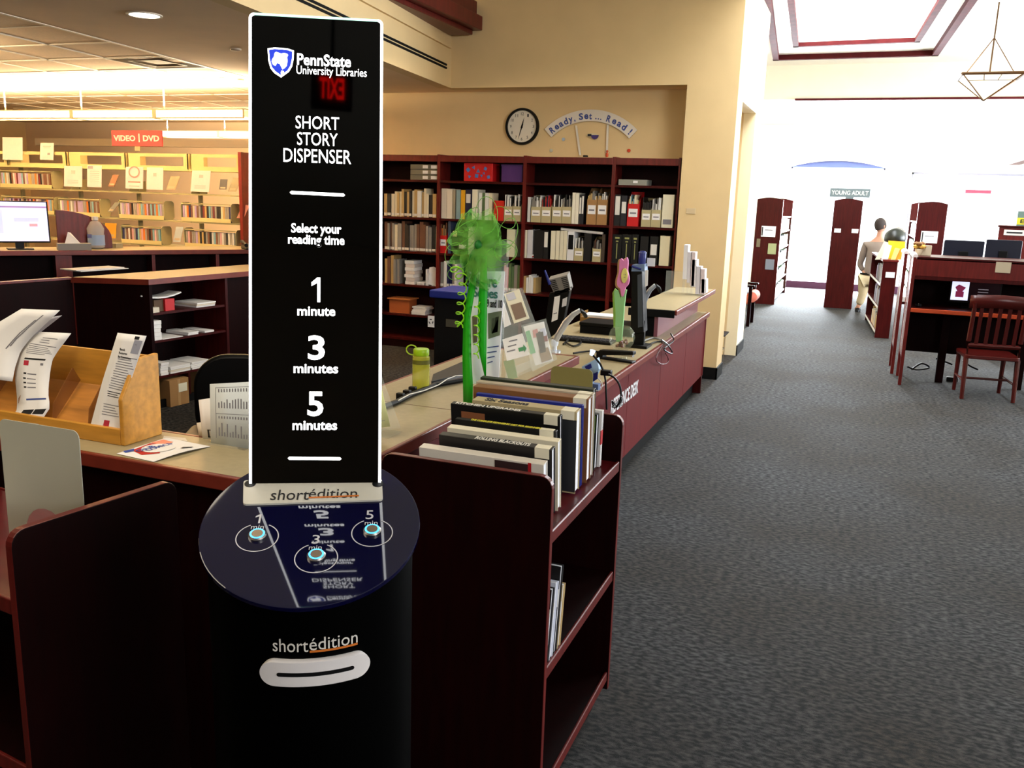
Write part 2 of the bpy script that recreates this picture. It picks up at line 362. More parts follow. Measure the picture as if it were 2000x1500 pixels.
for j in range(n):
    q = 2*PI*j/n; x, y = R_*math.cos(q), R_*math.sin(q)
    top = DC.z-(x*dn.x+y*dn.y)/dn.z-.012
    vs += [(x, y, 0), (x, y, top)]
fs = [(2*j, 2*((j+1) % n), 2*((j+1) % n)+1, 2*j+1) for j in range(n)]+[tuple(range(1, 2*n, 2)), tuple(range(2*n-2, -1, -2))]
obj('body', MB().add(vs, fs), mat('kiosk_black', (1, 1, 1), .4, ior=1.12), kiosk, sm=True)
obj('base_ring', MB().lathe([(R_+.025, 0), (R_+.025, .03), (R_, .035)], 48), MATT, kiosk, sm=True)
DM = frame(DC-KO, dx, du)   # disc plane: x right, y away, z normal
pts = [(rr_*math.cos(2*PI*j/72), rr_*1.07*math.sin(2*PI*j/72), -.010) for j in range(72)]
disc = obj('round_top', MB().prism(pts, (0, 0, .010), M=DM), NAVY, kiosk, bev=.002, label='glossy navy blue round control top')
def dpx(px, py):   # photograph place -> disc coordinates
    v = PN(px, py, DC, dn)-DC; return v.dot(dx), v.dot(du)
def one_glyph(w_, h_, m, M, par, depth=.0005):
    t_ = w_*.34
    return obj('lettering', MB().prism([(w_*.5-t_, -h_/2, 0), (w_*.5, -h_/2, 0), (w_*.5, h_/2, 0), (w_*.5-t_, h_/2, 0), (-w_*.5, h_*.30, 0), (-w_*.5, h_*.15, 0), (w_*.5-t_, h_*.28, 0)], (0, 0, depth), M=M), m, par)
def dtext(name, body, px, py, wpx, hpx, m, off=0.0006, par=disc, bold=0):
    x, y = dpx(px, py); a = dpx(px-wpx/2, py); b = dpx(px+wpx/2, py); c = dpx(px, py-hpx/2); e = dpx(px, py+hpx/2)
    if body == '1': return one_glyph(math.dist(a, b), math.dist(c, e), m, DM @ Matrix.Translation((x, y, off)), par)
    return text(name, body, math.dist(a, b), math.dist(c, e), m, DM @ Matrix.Translation((x, y, off)), par, .0004, bold)
for (px, py, num, nx, ny) in ((503, 1047, '1', 504, 1014), (618, 1087, '3', 617, 1054), (727, 1038, '5', 722, 1006)):
    x, y = dpx(px, py)
    b = obj('button', MB().lathe([(.0165, 0), (.0165, .004), (.014, .0065), (.0125, .0065)], 28, M=DM @ Matrix.Translation((x, y, 0))), STEEL, kiosk, sm=True)
    obj('led_ring', MB().lathe([(.0135, .0060), (.0135, .0068), (.0105, .0068), (.0105, .006)], 28, M=DM @ Matrix.Translation((x, y, 0))), LED, b)
    obj('button_face', MB().lathe([(.0103, .005), (.0103, .0074), (.001, .0074)], 20, M=DM @ Matrix.Translation((x, y, 0))), BRASSM, b)
    a0 = math.radians(116); seg = []
    for k in range(41):
        q = a0+(2*PI-math.radians(52))*k/40; seg.append(q)
    mb = MB()
    cy = y-.004
    for q0, q1 in zip(seg[:-1], seg[1:]):
        mb.add([DM @ Vector((x+rr*math.cos(q), cy+rr*math.sin(q), .0006)) for q in (q0, q1) for rr in (.0365, .0385)], [(0, 1, 3, 2)])
    obj('dial_ring', mb, LGREY, disc)
    dtext('lettering', num, nx, ny, 11 if num == '1' else 15, 17, LGREY, bold=.0)
    dtext('lettering', 'min', nx-1 if num != '5' else nx+3, ny+16, 25, 8, LGREY)
# reading-side name plate at the foot of the panel
pl = [dpx(476, 941), dpx(746, 938), dpx(748, 979), dpx(475, 988)]
cx_ = sum(p[0] for p in pl)/4; 
mb = MB(); out = []
a, b, c, d = [Vector((p[0], p[1], 0)) for p in (pl[3], pl[2], pl[1], pl[0])]
for (p, q, s_) in ((a, b, d), (b, c, a), (c, d, b), (d, a, c)):
    for k in range(5):
        t = k/4; r = .008; e1 = (s_-p).normalized()*r; e2 = (q-p).normalized()*r
        out.append(p+e1*(1-t)**2+e2*t**2)
mb.prism([(v.x, v.y, .0) for v in out], (0, 0, .004), M=DM)
plate = obj('name_plate', mb, mat('plate_white', (205, 202, 188), .4), kiosk, label='cream white name plate on the navy top')
dtext('lettering', 'short', 567, 970, 74, 20, INK, .0045, plate)
dtext('lettering', 'édition', 651, 967, 94, 18, INK, .0045, plate)
x0, y0 = dpx(603, 977); x1, y1 = dpx(701, 973)
obj('underline', MB().prism([(x0, y0, .0045), (x1, y1, .0045), (x1, y1+.004, .0045), (x0, y0+.004, .0045)], (0, 0, .0006), M=DM), ORANGE, plate)
for px in (489, 738):
    x, y = dpx(px, 948); obj('socket', MB().lathe([(.011, .004), (.011, .0048), (.001, .0048)], 16, M=DM @ Matrix.Translation((x, y+.0, 0))), BLACK, plate)
# upright panel
PO = PB-KO
PM = frame(PO, dx, pu)
ol = [(x, y+PHT/2) for x, y in rrect(PW, PHT, .012, corners=(0, 0, 1, 1))]
panel = obj('display_panel', MB().prism([(x, y, -.006) for x, y in ol], (0, 0, .006), M=PM), SCREENB, kiosk, label='tall black glass panel with glowing lettering')
inn = [(x, y+PHT/2) for x, y in rrect(PW-.012, PHT-.012, .009, corners=(0, 0, 1, 1))]
mb = MB(); k = len(ol)
for i in range(k-1):     # open at the bottom: left side, top and right side
    a, b, c, d = ol[(i+1) % k], ol[(i+2) % k], inn[(i+2) % k], inn[(i+1) % k]
    if i+2 > k: break
    mb.prism([(a[0], a[1], -.0065), (b[0], b[1], -.0065), (c[0], c[1], -.0065), (d[0], d[1], -.0065)], (0, 0, .0075), M=PM)
edge_side = MB(); edge_top = MB()
tw = .0052
edge_side.box(-PW/2, -PW/2+tw, 0, PHT-.010, -.0065, .001, M=PM).box(PW/2-tw, PW/2, 0, PHT-.010, -.0065, .001, M=PM)
for sgn in (-1, 1):
    arc = [(sgn*(PW/2-.010+.010*math.cos(q)), PHT-.010+.010*math.sin(q)) for q in [PI/2*i/6 for i in range(7)]]
    arci = [(sgn*(PW/2-.010+.0048*math.cos(q)), PHT-.010+.0048*math.sin(q)) for q in [PI/2*i/6 for i in range(7)]]
    for i in range(6): edge_side.prism([(arc[i][0], arc[i][1], -.0065), (arc[i+1][0], arc[i+1][1], -.0065), (arci[i+1][0], arci[i+1][1], -.0065), (arci[i][0], arci[i][1], -.0065)], (0, 0, .0075), M=PM)
edge_top.box(-PW/2+.01, PW/2-.01, PHT-.0045, PHT, -.0065, .001, M=PM)
obj('lit_edge', edge_side, GLOW, panel, label='glowing white acrylic edge')
obj('lit_edge', edge_top, mat('lit_top_edge', (190, 255, 225), .5, emit=.95), panel, label='pale green glowing top edge')
def ppx(px, py):
    v = PN(px, py, PB, pn)-PB; return v.dot(dx), v.dot(pu)
def ptext(body, px, py, wpx, hpx, bold=0., m=GLOWT):
    x, y = ppx(px, py); a = ppx(px-wpx/2, py); b = ppx(px+wpx/2, py); c = ppx(px, py-hpx/2); e = ppx(px, py+hpx/2)
    if body == '1': return one_glyph(math.dist(a, b)*1.15, math.dist(c, e), m, PM @ Matrix.Translation((x, y, .0002)), panel)
    return text('lettering', body, math.dist(a, b), math.dist(c, e), m, PM @ Matrix.Translation((x, y, .0002)), panel, .0005, bold)
ptext('PennState', 633, 118, 105, 23, .02); ptext('University Libraries', 648, 142, 137, 21, .0)
ptext('SHORT', 620, 240, 85, 25, .0); ptext('STORY', 620, 272, 79, 25, .0); ptext('DISPENSER', 620, 305, 132, 27, .0)
ptext('Select your', 618, 449, 98, 24, .02); ptext('reading time', 618, 471, 110, 24, .02)
ptext('1', 617, 566, 15, 48, .03); ptext('minute', 618, 608, 74, 18, .02)
ptext('3', 618, 679, 33, 48, .02); ptext('minutes', 617, 720, 87, 18, .02)
ptext('5', 616, 789, 31, 48, .02); ptext('minutes', 615, 831, 87, 18, .02)
for (xa, xb, ya, yb, h_) in ((569, 671, 376, 381, 6), (565, 664, 895, 896, 6)):
    a = ppx(xa, ya); b = ppx(xb, yb); t = .003
    o_ = [(a[0], a[1]-t), (b[0], b[1]-t), (b[0]+t, b[1]), (b[0], b[1]+t), (a[0], a[1]+t), (a[0]-t, a[1])]
    obj('divider_line', MB().prism([(x, y, .0002) for x, y in o_], (0, 0, .0005), M=PM), GLOWT, panel)
# shield emblem with animal-head silhouette
def ppoly(pts, off, m, name, par):
    q = [ppx(*p) for p in pts]; q = q[::-1]
    return obj(name, MB().prism([(x, y, off) for x, y in q], (0, 0, .0004), M=PM), m, par)
def zp(l): return [(470+x/2.884, y/2.884) for x, y in l]
sh = zp([(152, 273), (190, 268), (228, 270), (265, 274), (300, 285), (299, 330), (290, 375), (272, 405), (228, 437), (190, 412), (168, 385), (156, 340)])
sh2 = zp([(160, 282), (190, 277), (228, 279), (265, 283), (291, 292), (290, 330), (281, 370), (264, 398), (228, 425), (196, 402), (176, 378), (165, 338)])
em = ppoly(sh, .0002, GLOWT, 'shield_emblem', panel)
ppoly(sh2, .0007, GLOWS, 'shield_field', em)
head = zp([(192, 300), (200, 293), (212, 298), (228, 303), (246, 300), (262, 304), (268, 312), (262, 322), (264, 345), (260, 372), (248, 385), (236, 392), (228, 376), (222, 362), (206, 356), (196, 372), (184, 366), (176, 350), (178, 335), (188, 322)])
ppoly(head, .0012, GLOWT, 'shield_head', em)
ppoly(zp([(226, 412), (232, 398), (243, 402), (246, 412), (228, 421)]), .0012, GLOWT, 'shield_head', em)
# printed name and paper mouth wrapped round the front of the cylinder
def cyl(px, py):
    """photograph place -> (arc length from the front line, height) on the body"""
    d = fw+rt*((px-1000)/FPX)-up*((py-750)/FPX); o = CAM-KO
    A = d.x*d.x+d.y*d.y; B = 2*(o.x*d.x+o.y*d.y); C_ = o.x*o.x+o.y*o.y-R_*R_
    t = (-B-math.sqrt(B*B-4*A*C_))/(2*A); p = o+d*t
    return math.atan2(p.dot(dx), p.dot(tn))*R_, p.z
def wrap(s_, z, off=0.): return dx*math.sin(s_/R_)*(R_+off)+tn*math.cos(s_/R_)*(R_+off)+Vector((0, 0, z))
def ctext(body, px0, px1, pyc, hpx, m, bold=0):
    a = cyl(px0, pyc); b = cyl(px1, pyc); c = cyl((px0+px1)/2, pyc); hh = abs(cyl((px0+px1)/2, pyc-hpx/2)[1]-cyl((px0+px1)/2, pyc+hpx/2)[1])
    sm_, zc_ = (a[0]+b[0])/2, c[1]
    return text('lettering', body, b[0]-a[0], hh, m, None, kiosk, .0006, bold, fn=lambda q: wrap(q.x+sm_, q.y+zc_, q.z+.0004))
ctext('short', 533, 602, 1261, 25, WPL); ctext('édition', 604, 698, 1253, 24, WPL)
a = cyl(605, 1272); b = cyl(698, 1257); mb = MB(); N = 10
for i in range(N):
    s0 = a[0]+(b[0]-a[0])*i/N; s1 = a[0]+(b[0]-a[0])*(i+1)/N; zz = (a[1]+b[1])/2
    mb.add([wrap(s0, zz-.002, .001), wrap(s1, zz-.002, .001), wrap(s1, zz+.002, .001), wrap(s0, zz+.002, .001)], [(0, 1, 2, 3)])
obj('underline', mb, ORANGE, kiosk)
m0 = cyl(513, 1315)[0]; m1 = cyl(717, 1297)[0]; mz = cyl(615, 1311)[1]; mh = abs(cyl(615, 1287)[1]-cyl(615, 1338)[1]); mc = (m0+m1)/2; ml = m1-m0
def capsule(L, h_, nx=24):
    """column samples (s, half height) of a stadium"""
    r = h_/2; o = []
    for i in range(nx+1):
        s_ = -L/2*math.cos(PI*i/nx); d_ = max(0, abs(s_)-(L/2-r)); o.append((s_, math.sqrt(max(0, r*r-d_*d_))))
    return o
def capsule_shell(L, h_, off0, off1, m, name, par, nx=40, zoff=0):
    cs = capsule(L, h_, nx); mb = MB(); vs = []; fs = []
    ed = [(s_, hh) for s_, hh in cs]
    for s_, hh in ed:
        vs += [wrap(mc+s_, mz+zoff-hh, off0), wrap(mc+s_, mz+zoff-hh, off1*.7), wrap(mc+s_, mz+zoff-hh*.9, off1), wrap(mc+s_, mz+zoff+hh*.9, off1), wrap(mc+s_, mz+zoff+hh, off1*.7), wrap(mc+s_, mz+zoff+hh, off0)]
    for i in range(len(ed)-1):
        for k in range(5): fs.append((i*6+k, (i+1)*6+k, (i+1)*6+k+1, i*6+k+1))
    return obj(name, mb.add(vs, fs), m, par, sm=True)
mouth = capsule_shell(ml, mh, -.002, .010, mat('mouth_white', (226, 222, 220), .35), 'paper_mouth', kiosk)
capsule_shell(ml*.68, mh*.16, .0095, .0106, MATT, 'paper_slot', mouth)
# exit sign behind the photographer (seen mirrored in the dark panel)
pr_ = PN(648, 178, PB, pn); dd = (pr_-CAM); rf = (dd-2*dd.dot(pn)*pn).normalized()
EX = pr_+rf*3.3
exs = thing('exit_sign', 'red lit exit sign behind the photographer, mirrored in the black panel', 'exit sign', EX, math.atan2(-rf.x, rf.y))
obj('housing', MB().box(-.11, .11, -.03, .03, -.10, .10), BLACK, exs, bev=.005)
text('lettering', 'EXIT', .13, .12, mat('exit_red', (255, 16, 8), .5, emit=9), facing((0, -.032, 0)), exs, .002, .02)
obj('hanger', MB().box(-.01, .01, -.01, .01, .10, max(.3, 4.3-EX.z)), BLACK, exs)

# ================================================================== book carts
def cart(label, loc, rz, w_=.53, L=.80, h_=1.155):
    t = thing('book_cart', label, 'book cart', loc, rz)
    def end(y0):
        o = [(x+w_/2, z+(h_-.09)/2+.09) for x, z in rrect(w_, h_-.09, .035, corners=(0, 0, 1, 1))]
        mb_ = MB().prism([(x, y0, z) for x, z in o], (0, .024, 0)); mb_.m = [1]*len(o)+[0, 0]  # side faces get redder wood to paint the lit edges
        return obj('end_panel', mb_, [WOODD, WOODR], t, bev=.003)
    end(0); end(L-.024)
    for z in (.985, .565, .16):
        s_ = obj('shelf', MB().box(.012, w_-.012, .024, L-.024, z-.022, z), mat('cart_shelf_sheen', (84, 16, 20), .3, var=.2, scale=6, stretch=(6, .6, 6)) if z > .9 else WOODD, t, bev=.002)  # top shelf colour paints a red sheen, lower shelves are darkened as shade
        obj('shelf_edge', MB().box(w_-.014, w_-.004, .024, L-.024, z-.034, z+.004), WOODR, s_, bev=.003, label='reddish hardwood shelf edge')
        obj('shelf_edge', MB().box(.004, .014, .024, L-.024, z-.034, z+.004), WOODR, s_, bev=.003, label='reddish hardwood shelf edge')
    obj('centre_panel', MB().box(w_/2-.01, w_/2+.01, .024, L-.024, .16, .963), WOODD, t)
    for x in (.06, w_-.06):
        for y in (.05, L-.05):
            c_ = obj('caster', MB().box(x-.012, x+.012, y-.02, y+.02, .045, .09), STEEL, t)
            obj('wheel', MB().lathe([(.03, -.009), (.034, -.006), (.034, .006), (.03, .009)], 18, M=Matrix.Translation((x, y, .034)) @ Matrix.Rotation(PI/2, 4, 'Y')), BLACK, c_, sm=True)
    return t
cart('mahogany book cart full of spine-up books beside the story dispenser', (-1.238, 2.185, 0), 0)
A = P(20, 1045, 'z', 1.15); B = P(345, 940, 'z', 1.15)
cart('dark mahogany book cart at the lower left with a grey bookend on it', (A.x, A.y, 0), math.atan2(B.y-A.y, B.x-A.x), (B-A).length, .80)
# grey bookends
def bookend(label, loc, rz, w_, h_, m, hole=True, base=.14):
    t = thing('bookend', label, 'bookend', loc, rz)
    o = rrect(w_, h_, .02, corners=(0, 0, 1, 1)); pts = [(x, z+h_/2) for x, z in o]
    if hole:   # arch cut in the foot
        hw = w_*.27; hh = h_*.36
        ar = [(-hw, 0), (-hw, hh-hw)]+[(-hw*math.cos(q), hh-hw+hw*math.sin(q)) for q in [PI*i/10 for i in range(1, 10)]]+[(hw, hh-hw), (hw, 0)]
        pts = [(-w_/2, 0)]+ar+[(w_/2, 0)]+[p for p in pts if p[1] > .001]
    obj('plate', MB().prism([(x, 0, z) for x, z in pts], (0, .002, 0)), m, t)
    obj('foot', MB().box(-w_*.25, w_*.25, 0, base, 0, .002), m, t)
    return t
a = P(15, 1010, 'y', 1.52); b = P(165, 1005, 'y', 1.52); tp = P(90, 832, 'y', 1.52)
bookend('large pale grey metal bookend with arched cut-out on the left cart', ((a.x+b.x)/2, 1.52, .987), 0, b.x-a.x, tp.z-.987, GREYB)
a = P(1075, 752, 'y', 2.93); b = P(1157, 755, 'y', 2.93); tp = P(1115, 718, 'y', 2.93)
bookend('khaki metal bookend standing behind the books on the right cart', ((a.x+b.x)/2, 2.93, .987), 0, b.x-a.x, tp.z-.987, KHAKI, False, -.1)
mb = MB(); mb.box(0, .21, 0, .15, 0, .028)
for i, (dz, c) in enumerate(((0, (225, 225, 220)), (.03, (180, 40, 44)), (.058, (235, 233, 228)))):
    pb = P(-10, 1085, 'x', -1.93)
    o = obj('book', MB().box(-.15, .07, -.12, .1, 0, .026), mat('cover_%d_%d_%d' % c, c, .5), None); o.location = (-2.10, 1.45, .987+dz)
    tag(o, ['white book lying at the bottom of the small stack on the left cart', 'red book in the middle of the small stack on the left cart', 'white book on top of the small stack on the left cart'][i], 'book', 'books lying on the left cart')

# ------------------------------------------------------------------ the books on the cart (spines up, leaning)
def cover(c): return mat('cover_%d_%d_%d' % tuple(c), c, .42)
def cartbook(label, p_bl, p_br, L, Hh, th, lean, col, rz=0, title=None, tcol=WPL, tfrac=(.5, .6), sticker=True, extra=None, band=None):
    """p: world point of the spine's right top corner at near side; spine runs along local -x; lean tips the top towards the viewer"""
    t = thing('book', label, 'book', p_bl, rz, 'books on the cart')
    Rm = Matrix.Rotation(lean, 4, 'X')   # y depth, z height
    m = cover(col)
    mb = MB()
    mb.box(0, L, 0, .003, -Hh, 0, M=Rm).box(0, L, th-.003, th, -Hh, 0, M=Rm).box(0, L, .003, th-.003, -.003, 0, M=Rm)
    obj('cover', mb, m, t, bev=.001)
    obj('page_block', MB().box(.004, L-.004, .003, th-.003, -Hh+.004, -.003, M=Rm), PAGES, t)
    S_ = Rm @ frame((L*tfrac[0], th/2, .0004), (1, 0, 0), (0, 1, 0))
    if title:
        text('lettering', title, L*tfrac[1], th*(.70), tcol, S_, t, .0006, .03)
    if sticker:
        obj('spine_label', MB().box(L-.052, L-.008, .001, th-.001, 0, .0008, M=Rm), mat('label_cream', (226, 220, 196), .6), t)
        obj('spine_label', MB().box(L-.052, L-.008, -.0008, 0, -.03, 0, M=Rm), mat('label_cream', (226, 220, 196), .6), t)
    if band:
        for (x0, x1, z0, z1, c) in band: obj('cover_print', MB().box(L*x0, L*x1, -.0008, 0, -Hh*z0, -Hh*z1, M=Rm), cover(c), t)
    return t
# position of each spine's left end (px, py) and right end, on planes going back
BK = [
 # label, left px, right px, y plane, page width H, thickness, colour, title, tcol, frac, sticker, bands
 ('white-jacketed thick book nearest the cart end, front of the row', (818, 876), (1062, 905), 2.235, .20, .034, (214, 208, 196), None, WPL, (.5, .5), False, [(.62, .88, .98, .03, (52, 34, 34)), (.88, .905, .98, .0, (170, 28, 34))]),
 ('black paperback titled Rolling Blackouts', (857, 850), (1078, 878), 2.285, .20, .030, (26, 24, 24), 'ROLLING BLACKOUTS', WPL, (.56, .48), True, []),
 ('cream paperback with pale worn spine between the two black books', (873, 836), (1090, 862), 2.34, .205, .03, (222, 214, 188), None, INKG, (.3, .4), False, []),
 ('black paperback with yellow word Ketogenic on its spine', (889, 818), (1086, 843), 2.40, .20, .018, (18, 18, 18), 'THE COMPLETE KETOGENIC DIET FOR BEGINNERS', mat('yellow_print', (222, 214, 60), .6), (.5, .7), True, [(.1, .12, .9, .1, (18, 18, 18))]),
 ('tall black magazine-like book titled Kitchen Upgrades', (880, 790), (1094, 812), 2.46, .235, .024, (14, 14, 15), 'KITCHEN UPGRADES', WPL, (.34, .6), True, [(.10, .32, .42, .08, (132, 82, 52))]),
 ('thick cream cookbook titled Six Seasons', (922, 783), (1127, 803), 2.52, .25, .045, (176, 160, 120), 'Six Seasons', INK, (.32, .42), True, [(.3, 1.0, .98, .1, (40, 42, 46))]),
 ('large royal blue hardback behind the cream cookbook', (930, 769), (1138, 791), 2.60, .265, .016, (26, 38, 128), None, WPL, (.5, .5), False, []),
 ('thick brown hardback with cream spine label', (924, 757), (1150, 778), 2.64, .27, .042, (126, 84, 48), None, WPL, (.5, .5), True, []),
 ('grey and tan hardback behind the thick brown one', (930, 748), (1158, 768), 2.70, .27, .028, (170, 158, 136), None, INKG, (.3, .5), True, []),
 ('dark green book at the far end of the spine-up row', (938, 741), (1160, 757), 2.745, .265, .026, (40, 46, 34), None, WPL, (.5, .5), False, []),
]
for (lab, a, b, y, Hh, th, col, ti, tc_, fr_, stk, band) in BK:
    pa = P(a[0], a[1], 'y', y); pb = P(b[0], b[1], 'y', y)
    L = pb.x-pa.x; zz = (pa.z+pb.z)/2; hgt = zz-.989
    lean = .12 if y < 2.5 else .07
    Hh2 = hgt/math.cos(lean)-th*math.sin(abs(lean))
    cartbook(lab, (pa.x, y, zz), None, L, max(.1, Hh2), th, lean, col, 0, ti, tc_, fr_, stk, None, band)
# three thin books beyond, at the right edge
for lab, px, y, z0, col, wd in (('thin white book with a red foot standing by the far cart panel', 1178, 2.86, 1.19, (228, 226, 222), .02), ('thin black and green book standing by the far cart panel', 1168, 2.82, 1.185, (24, 26, 22), .028)):
    a = P(px, 775, 'y', y)
    t = thing('book', lab, 'book', (a.x-.24, y, .989), 0, 'books on the cart')
    obj('cover', MB().box(0, .24, 0, .003, 0, z0-.989).box(0, .24, wd-.003, wd, 0, z0-.989).box(0, .003, 0, wd, 0, z0-.989).box(.0, .24, .003, wd-.003, z0-.992, z0-.989), cover(col), t)
    obj('page_block', MB().box(.003, .237, .003, wd-.003, .003, z0-.993), PAGES, t)
    if 'green' in lab: obj('spine_label', MB().box(.2, .235, -.001, 0, .13, .19), mat('lime_label', (130, 170, 40), .5), t)
    else: obj('spine_label', MB().box(.238, .2405, -.001, wd, .08, .13), RED, t)
# books on the middle cart shelf
for k, (lab, col) in enumerate((('black book with white barcode leaning on the middle cart shelf', (18, 18, 20)), ('white book leaning on the middle cart shelf', (212, 216, 228)), ('second black book with barcode labels on the middle cart shelf', (22, 20, 20)), ('tan book between black ones on the middle cart shelf', (196, 170, 118)))):
    t = thing('book', lab, 'book', (-.925, 2.225+.037*k, .5655), 0, 'books on the middle cart shelf')
    Rm = Matrix.Rotation(-.14, 4, 'X'); hh = (.23, .235, .27, .20)[k]
    obj('cover', MB().box(0, .205, 0, .003, 0, hh, M=Rm).box(0, .205, .027, .03, 0, hh, M=Rm).box(0, .003, 0, .03, 0, hh, M=Rm), cover(col), t)
    obj('page_block', MB().box(.003, .20, .003, .027, .003, hh-.003, M=Rm), PAGES, t)
    obj('spine_label', MB().box(.17, .2055, -.001, .0, hh*.55, hh*.75, M=Rm), WPL, t)

# ================================================================== counters
def slab(name, pts, z0, z1, m, par=None, bev=.006):
    return obj(name, MB().prism([(x, y, z0) for x, y in pts], (0, 0, z1-z0)), m, par, bev=bev)
CZ = 1.06
ct = thing('service_counter', 'L-shaped front counter with taupe laminate top and mahogany edge', 'counter', (-1.65, 2.9, 0))
def rel(pts): return [(x+1.65, y-2.9) for x, y in pts]
slab('countertop', rel([(-4.2, 2.05), (-1.52, 2.05), (-1.40, 2.17), (-1.37, 4.53), (-1.90, 4.53), (-1.90, 2.34), (-4.2, 2.34)]), CZ-.03, CZ, LAM, ct, 0)
slab('wood_edge', rel([(-4.2, 2.03), (-1.51, 2.03), (-1.383, 2.16), (-1.352, 4.55), (-1.37, 4.55), (-1.402, 2.17), (-1.52, 2.05), (-4.2, 2.05)]), CZ-.045, CZ+.001, EDGE, ct, .004)
slab('wood_edge', rel([(-4.2, 2.34), (-1.90, 2.34), (-1.90, 4.55), (-1.918, 4.55), (-1.918, 2.358), (-4.2, 2.358)]), CZ-.045, CZ+.001, EDGE, ct, .004)
slab('wood_edge', rel([(-1.918, 4.53), (-1.352, 4.53), (-1.352, 4.56), (-1.918, 4.56)]), CZ-.045, CZ+.001, EDGE, ct, .004)
for (x0, x1, y0, y1) in ((-4.2, -1.46, 2.07, 2.10), (-1.43, -1.40, 2.16, 4.50), (-4.2, -3.9, 2.1, 2.32), (-1.88, -1.86, 2.36, 4.50), (-1.87, -1.42, 4.47, 4.50)):
    obj('front_panel', MB().box(x0+1.65, x1+1.65, y0-2.9, y1-2.9, .10 if x0 > -3 else 0, CZ-.03), DESKR if y1 > 3 else WOODD, ct)
obj('toe_kick', MB().box(-4.1+1.65, -1.5+1.65, 2.14-2.9, 2.16-2.9, 0, .1).box(-1.46+1.65, -1.44+1.65, 2.2-2.9, 4.4-2.9, 0, .1), MATT, ct)
a = P(780, 788, 'z', CZ); b = P(877, 797, 'z', CZ)
obj('seam', MB().prism([(-1.9+1.65, a.y-2.9, CZ), (-1.38+1.65, a.y-2.9+.0, CZ), (-1.38+1.65, a.y-2.9+.004, CZ), (-1.9+1.65, a.y-2.9+.004, CZ)], (0, 0, .0006)), mat('seam_brown', (96, 62, 36), .6), ct)
DZ = .83
rd = thing('reference_desk', 'long mahogany-fronted reference desk running beside the aisle', 'desk', (-1.7, 6.7, 0))
def box_(x0, x1, y0, y1, z0, z1): return MB().box(x0+1.7, x1+1.7, y0-6.7, y1-6.7, z0, z1)
obj('countertop', box_(-2.25, -1.335, 4.62, 8.88, DZ-.03, DZ), LAM, rd)
obj('wood_edge', box_(-1.335, -1.308, 4.62, 8.90, DZ-.045, DZ+.001), EDGE, rd, bev=.006)
for k in range(4):
    y0 = 4.62+1.07*k; obj('front_panel', box_(-1.36, -1.34, y0+.002, y0+1.066, .185, DZ-.03), DESKR, rd, bev=.001)
obj('front_panel', box_(-1.36, -1.335, 8.9-.03, 8.9, .185, DZ-.03), DESKR, rd)
obj('end_panel', box_(-2.25, -1.34, 8.87, 8.9, 0, DZ-.03), WOOD, rd)
obj('end_panel', box_(-2.25, -1.34, 4.62, 4.65, .1, DZ-.03), WOOD, rd)
obj('toe_kick', box_(-1.44, -1.42, 4.65, 8.87, 0, .185), MATT, rd)
obj('ledge_riser', box_(-1.46, -1.43, 6.98, 8.88, DZ, 1.03), mat('riser_purple', (126, 70, 84), .3, spec=.6), rd)
obj('ledge_riser', box_(-1.62, -1.46, 6.98, 7.01, DZ, 1.03), MATT, rd, label='black ledge end support')
obj('ledge_top', box_(-1.66, -1.29, 6.92, 8.9, 1.03, 1.06), LAM, rd)
obj('wood_edge', box_(-1.29, -1.27, 6.91, 8.9, 1.02, 1.061), EDGE, rd, bev=.006)
obj('ledge_side', box_(-1.66, -1.29, 6.90, 6.92, 1.0, 1.058), MATT, rd)
kT = P(1247.5, 741, 'x', -1.337); kB = P(1247.5, 766, 'x', -1.337); nT = P(1216, 757, 'x', -1.337)
h_ = kT.z-kB.z; zm = (kT.z+kB.z)/2; ye = kT.y; wN = ye-P(1216, 770, 'x', -1.337).y   # NCE DESK width
wid = wN*14/8.6
text('lettering', 'REFERENCE DESK', wid, h_, mat('letter_white', (214, 212, 214), .5), Matrix.Translation((-1.339+1.7, ye-wid/2-6.7, zm)) @ Matrix.Rotation(PI/2, 4, 'Z') @ Matrix.Rotation(PI/2, 4, 'X'), rd, .003, .02)
# ================================================================== staff-side bookcase wall
BX = [-5.84, -4.745, -3.65, -2.60, -1.865]; BF = 9.75
BZ = [2.06, 1.615, 1.20, .79, .42, .12]
blab = ['mahogany wall bookcase bay nearest the black panel', 'mahogany wall bookcase bay with red patterned box on top shelf', 'mahogany wall bookcase bay under the arched banner', 'narrow mahogany wall bookcase bay next to the column']
for k in range(4):
    x0, x1 = BX[k], BX[k+1]; W_ = x1-x0
    t = thing('bookcase', blab[k], 'bookcase', (x0, BF, 0), 0, 'built-in bookcases on the staff wall')
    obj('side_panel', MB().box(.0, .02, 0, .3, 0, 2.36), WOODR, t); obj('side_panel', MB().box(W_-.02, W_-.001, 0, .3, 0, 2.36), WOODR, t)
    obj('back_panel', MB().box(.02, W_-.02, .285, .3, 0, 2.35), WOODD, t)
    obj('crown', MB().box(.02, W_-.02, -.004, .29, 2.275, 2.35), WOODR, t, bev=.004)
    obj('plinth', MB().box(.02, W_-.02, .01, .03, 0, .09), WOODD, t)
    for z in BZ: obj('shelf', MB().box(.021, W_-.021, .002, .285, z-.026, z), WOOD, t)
BC = {}
COLS = {'cream': (222, 210, 180), 'white': (226, 224, 218), 'black': (20, 20, 22), 'brown': (92, 60, 44), 'grey': (130, 126, 120), 'tan': (180, 150, 96), 'blue': (110, 150, 165), 'yellow': (214, 160, 30), 'navy': (26, 30, 70), 'green': (86, 110, 70), 'red': (170, 30, 32), 'maroon': (84, 26, 30), 'orange': (200, 110, 40), 'pink': (205, 160, 165), 'mint': (178, 206, 190), 'lilac': (170, 150, 190)}
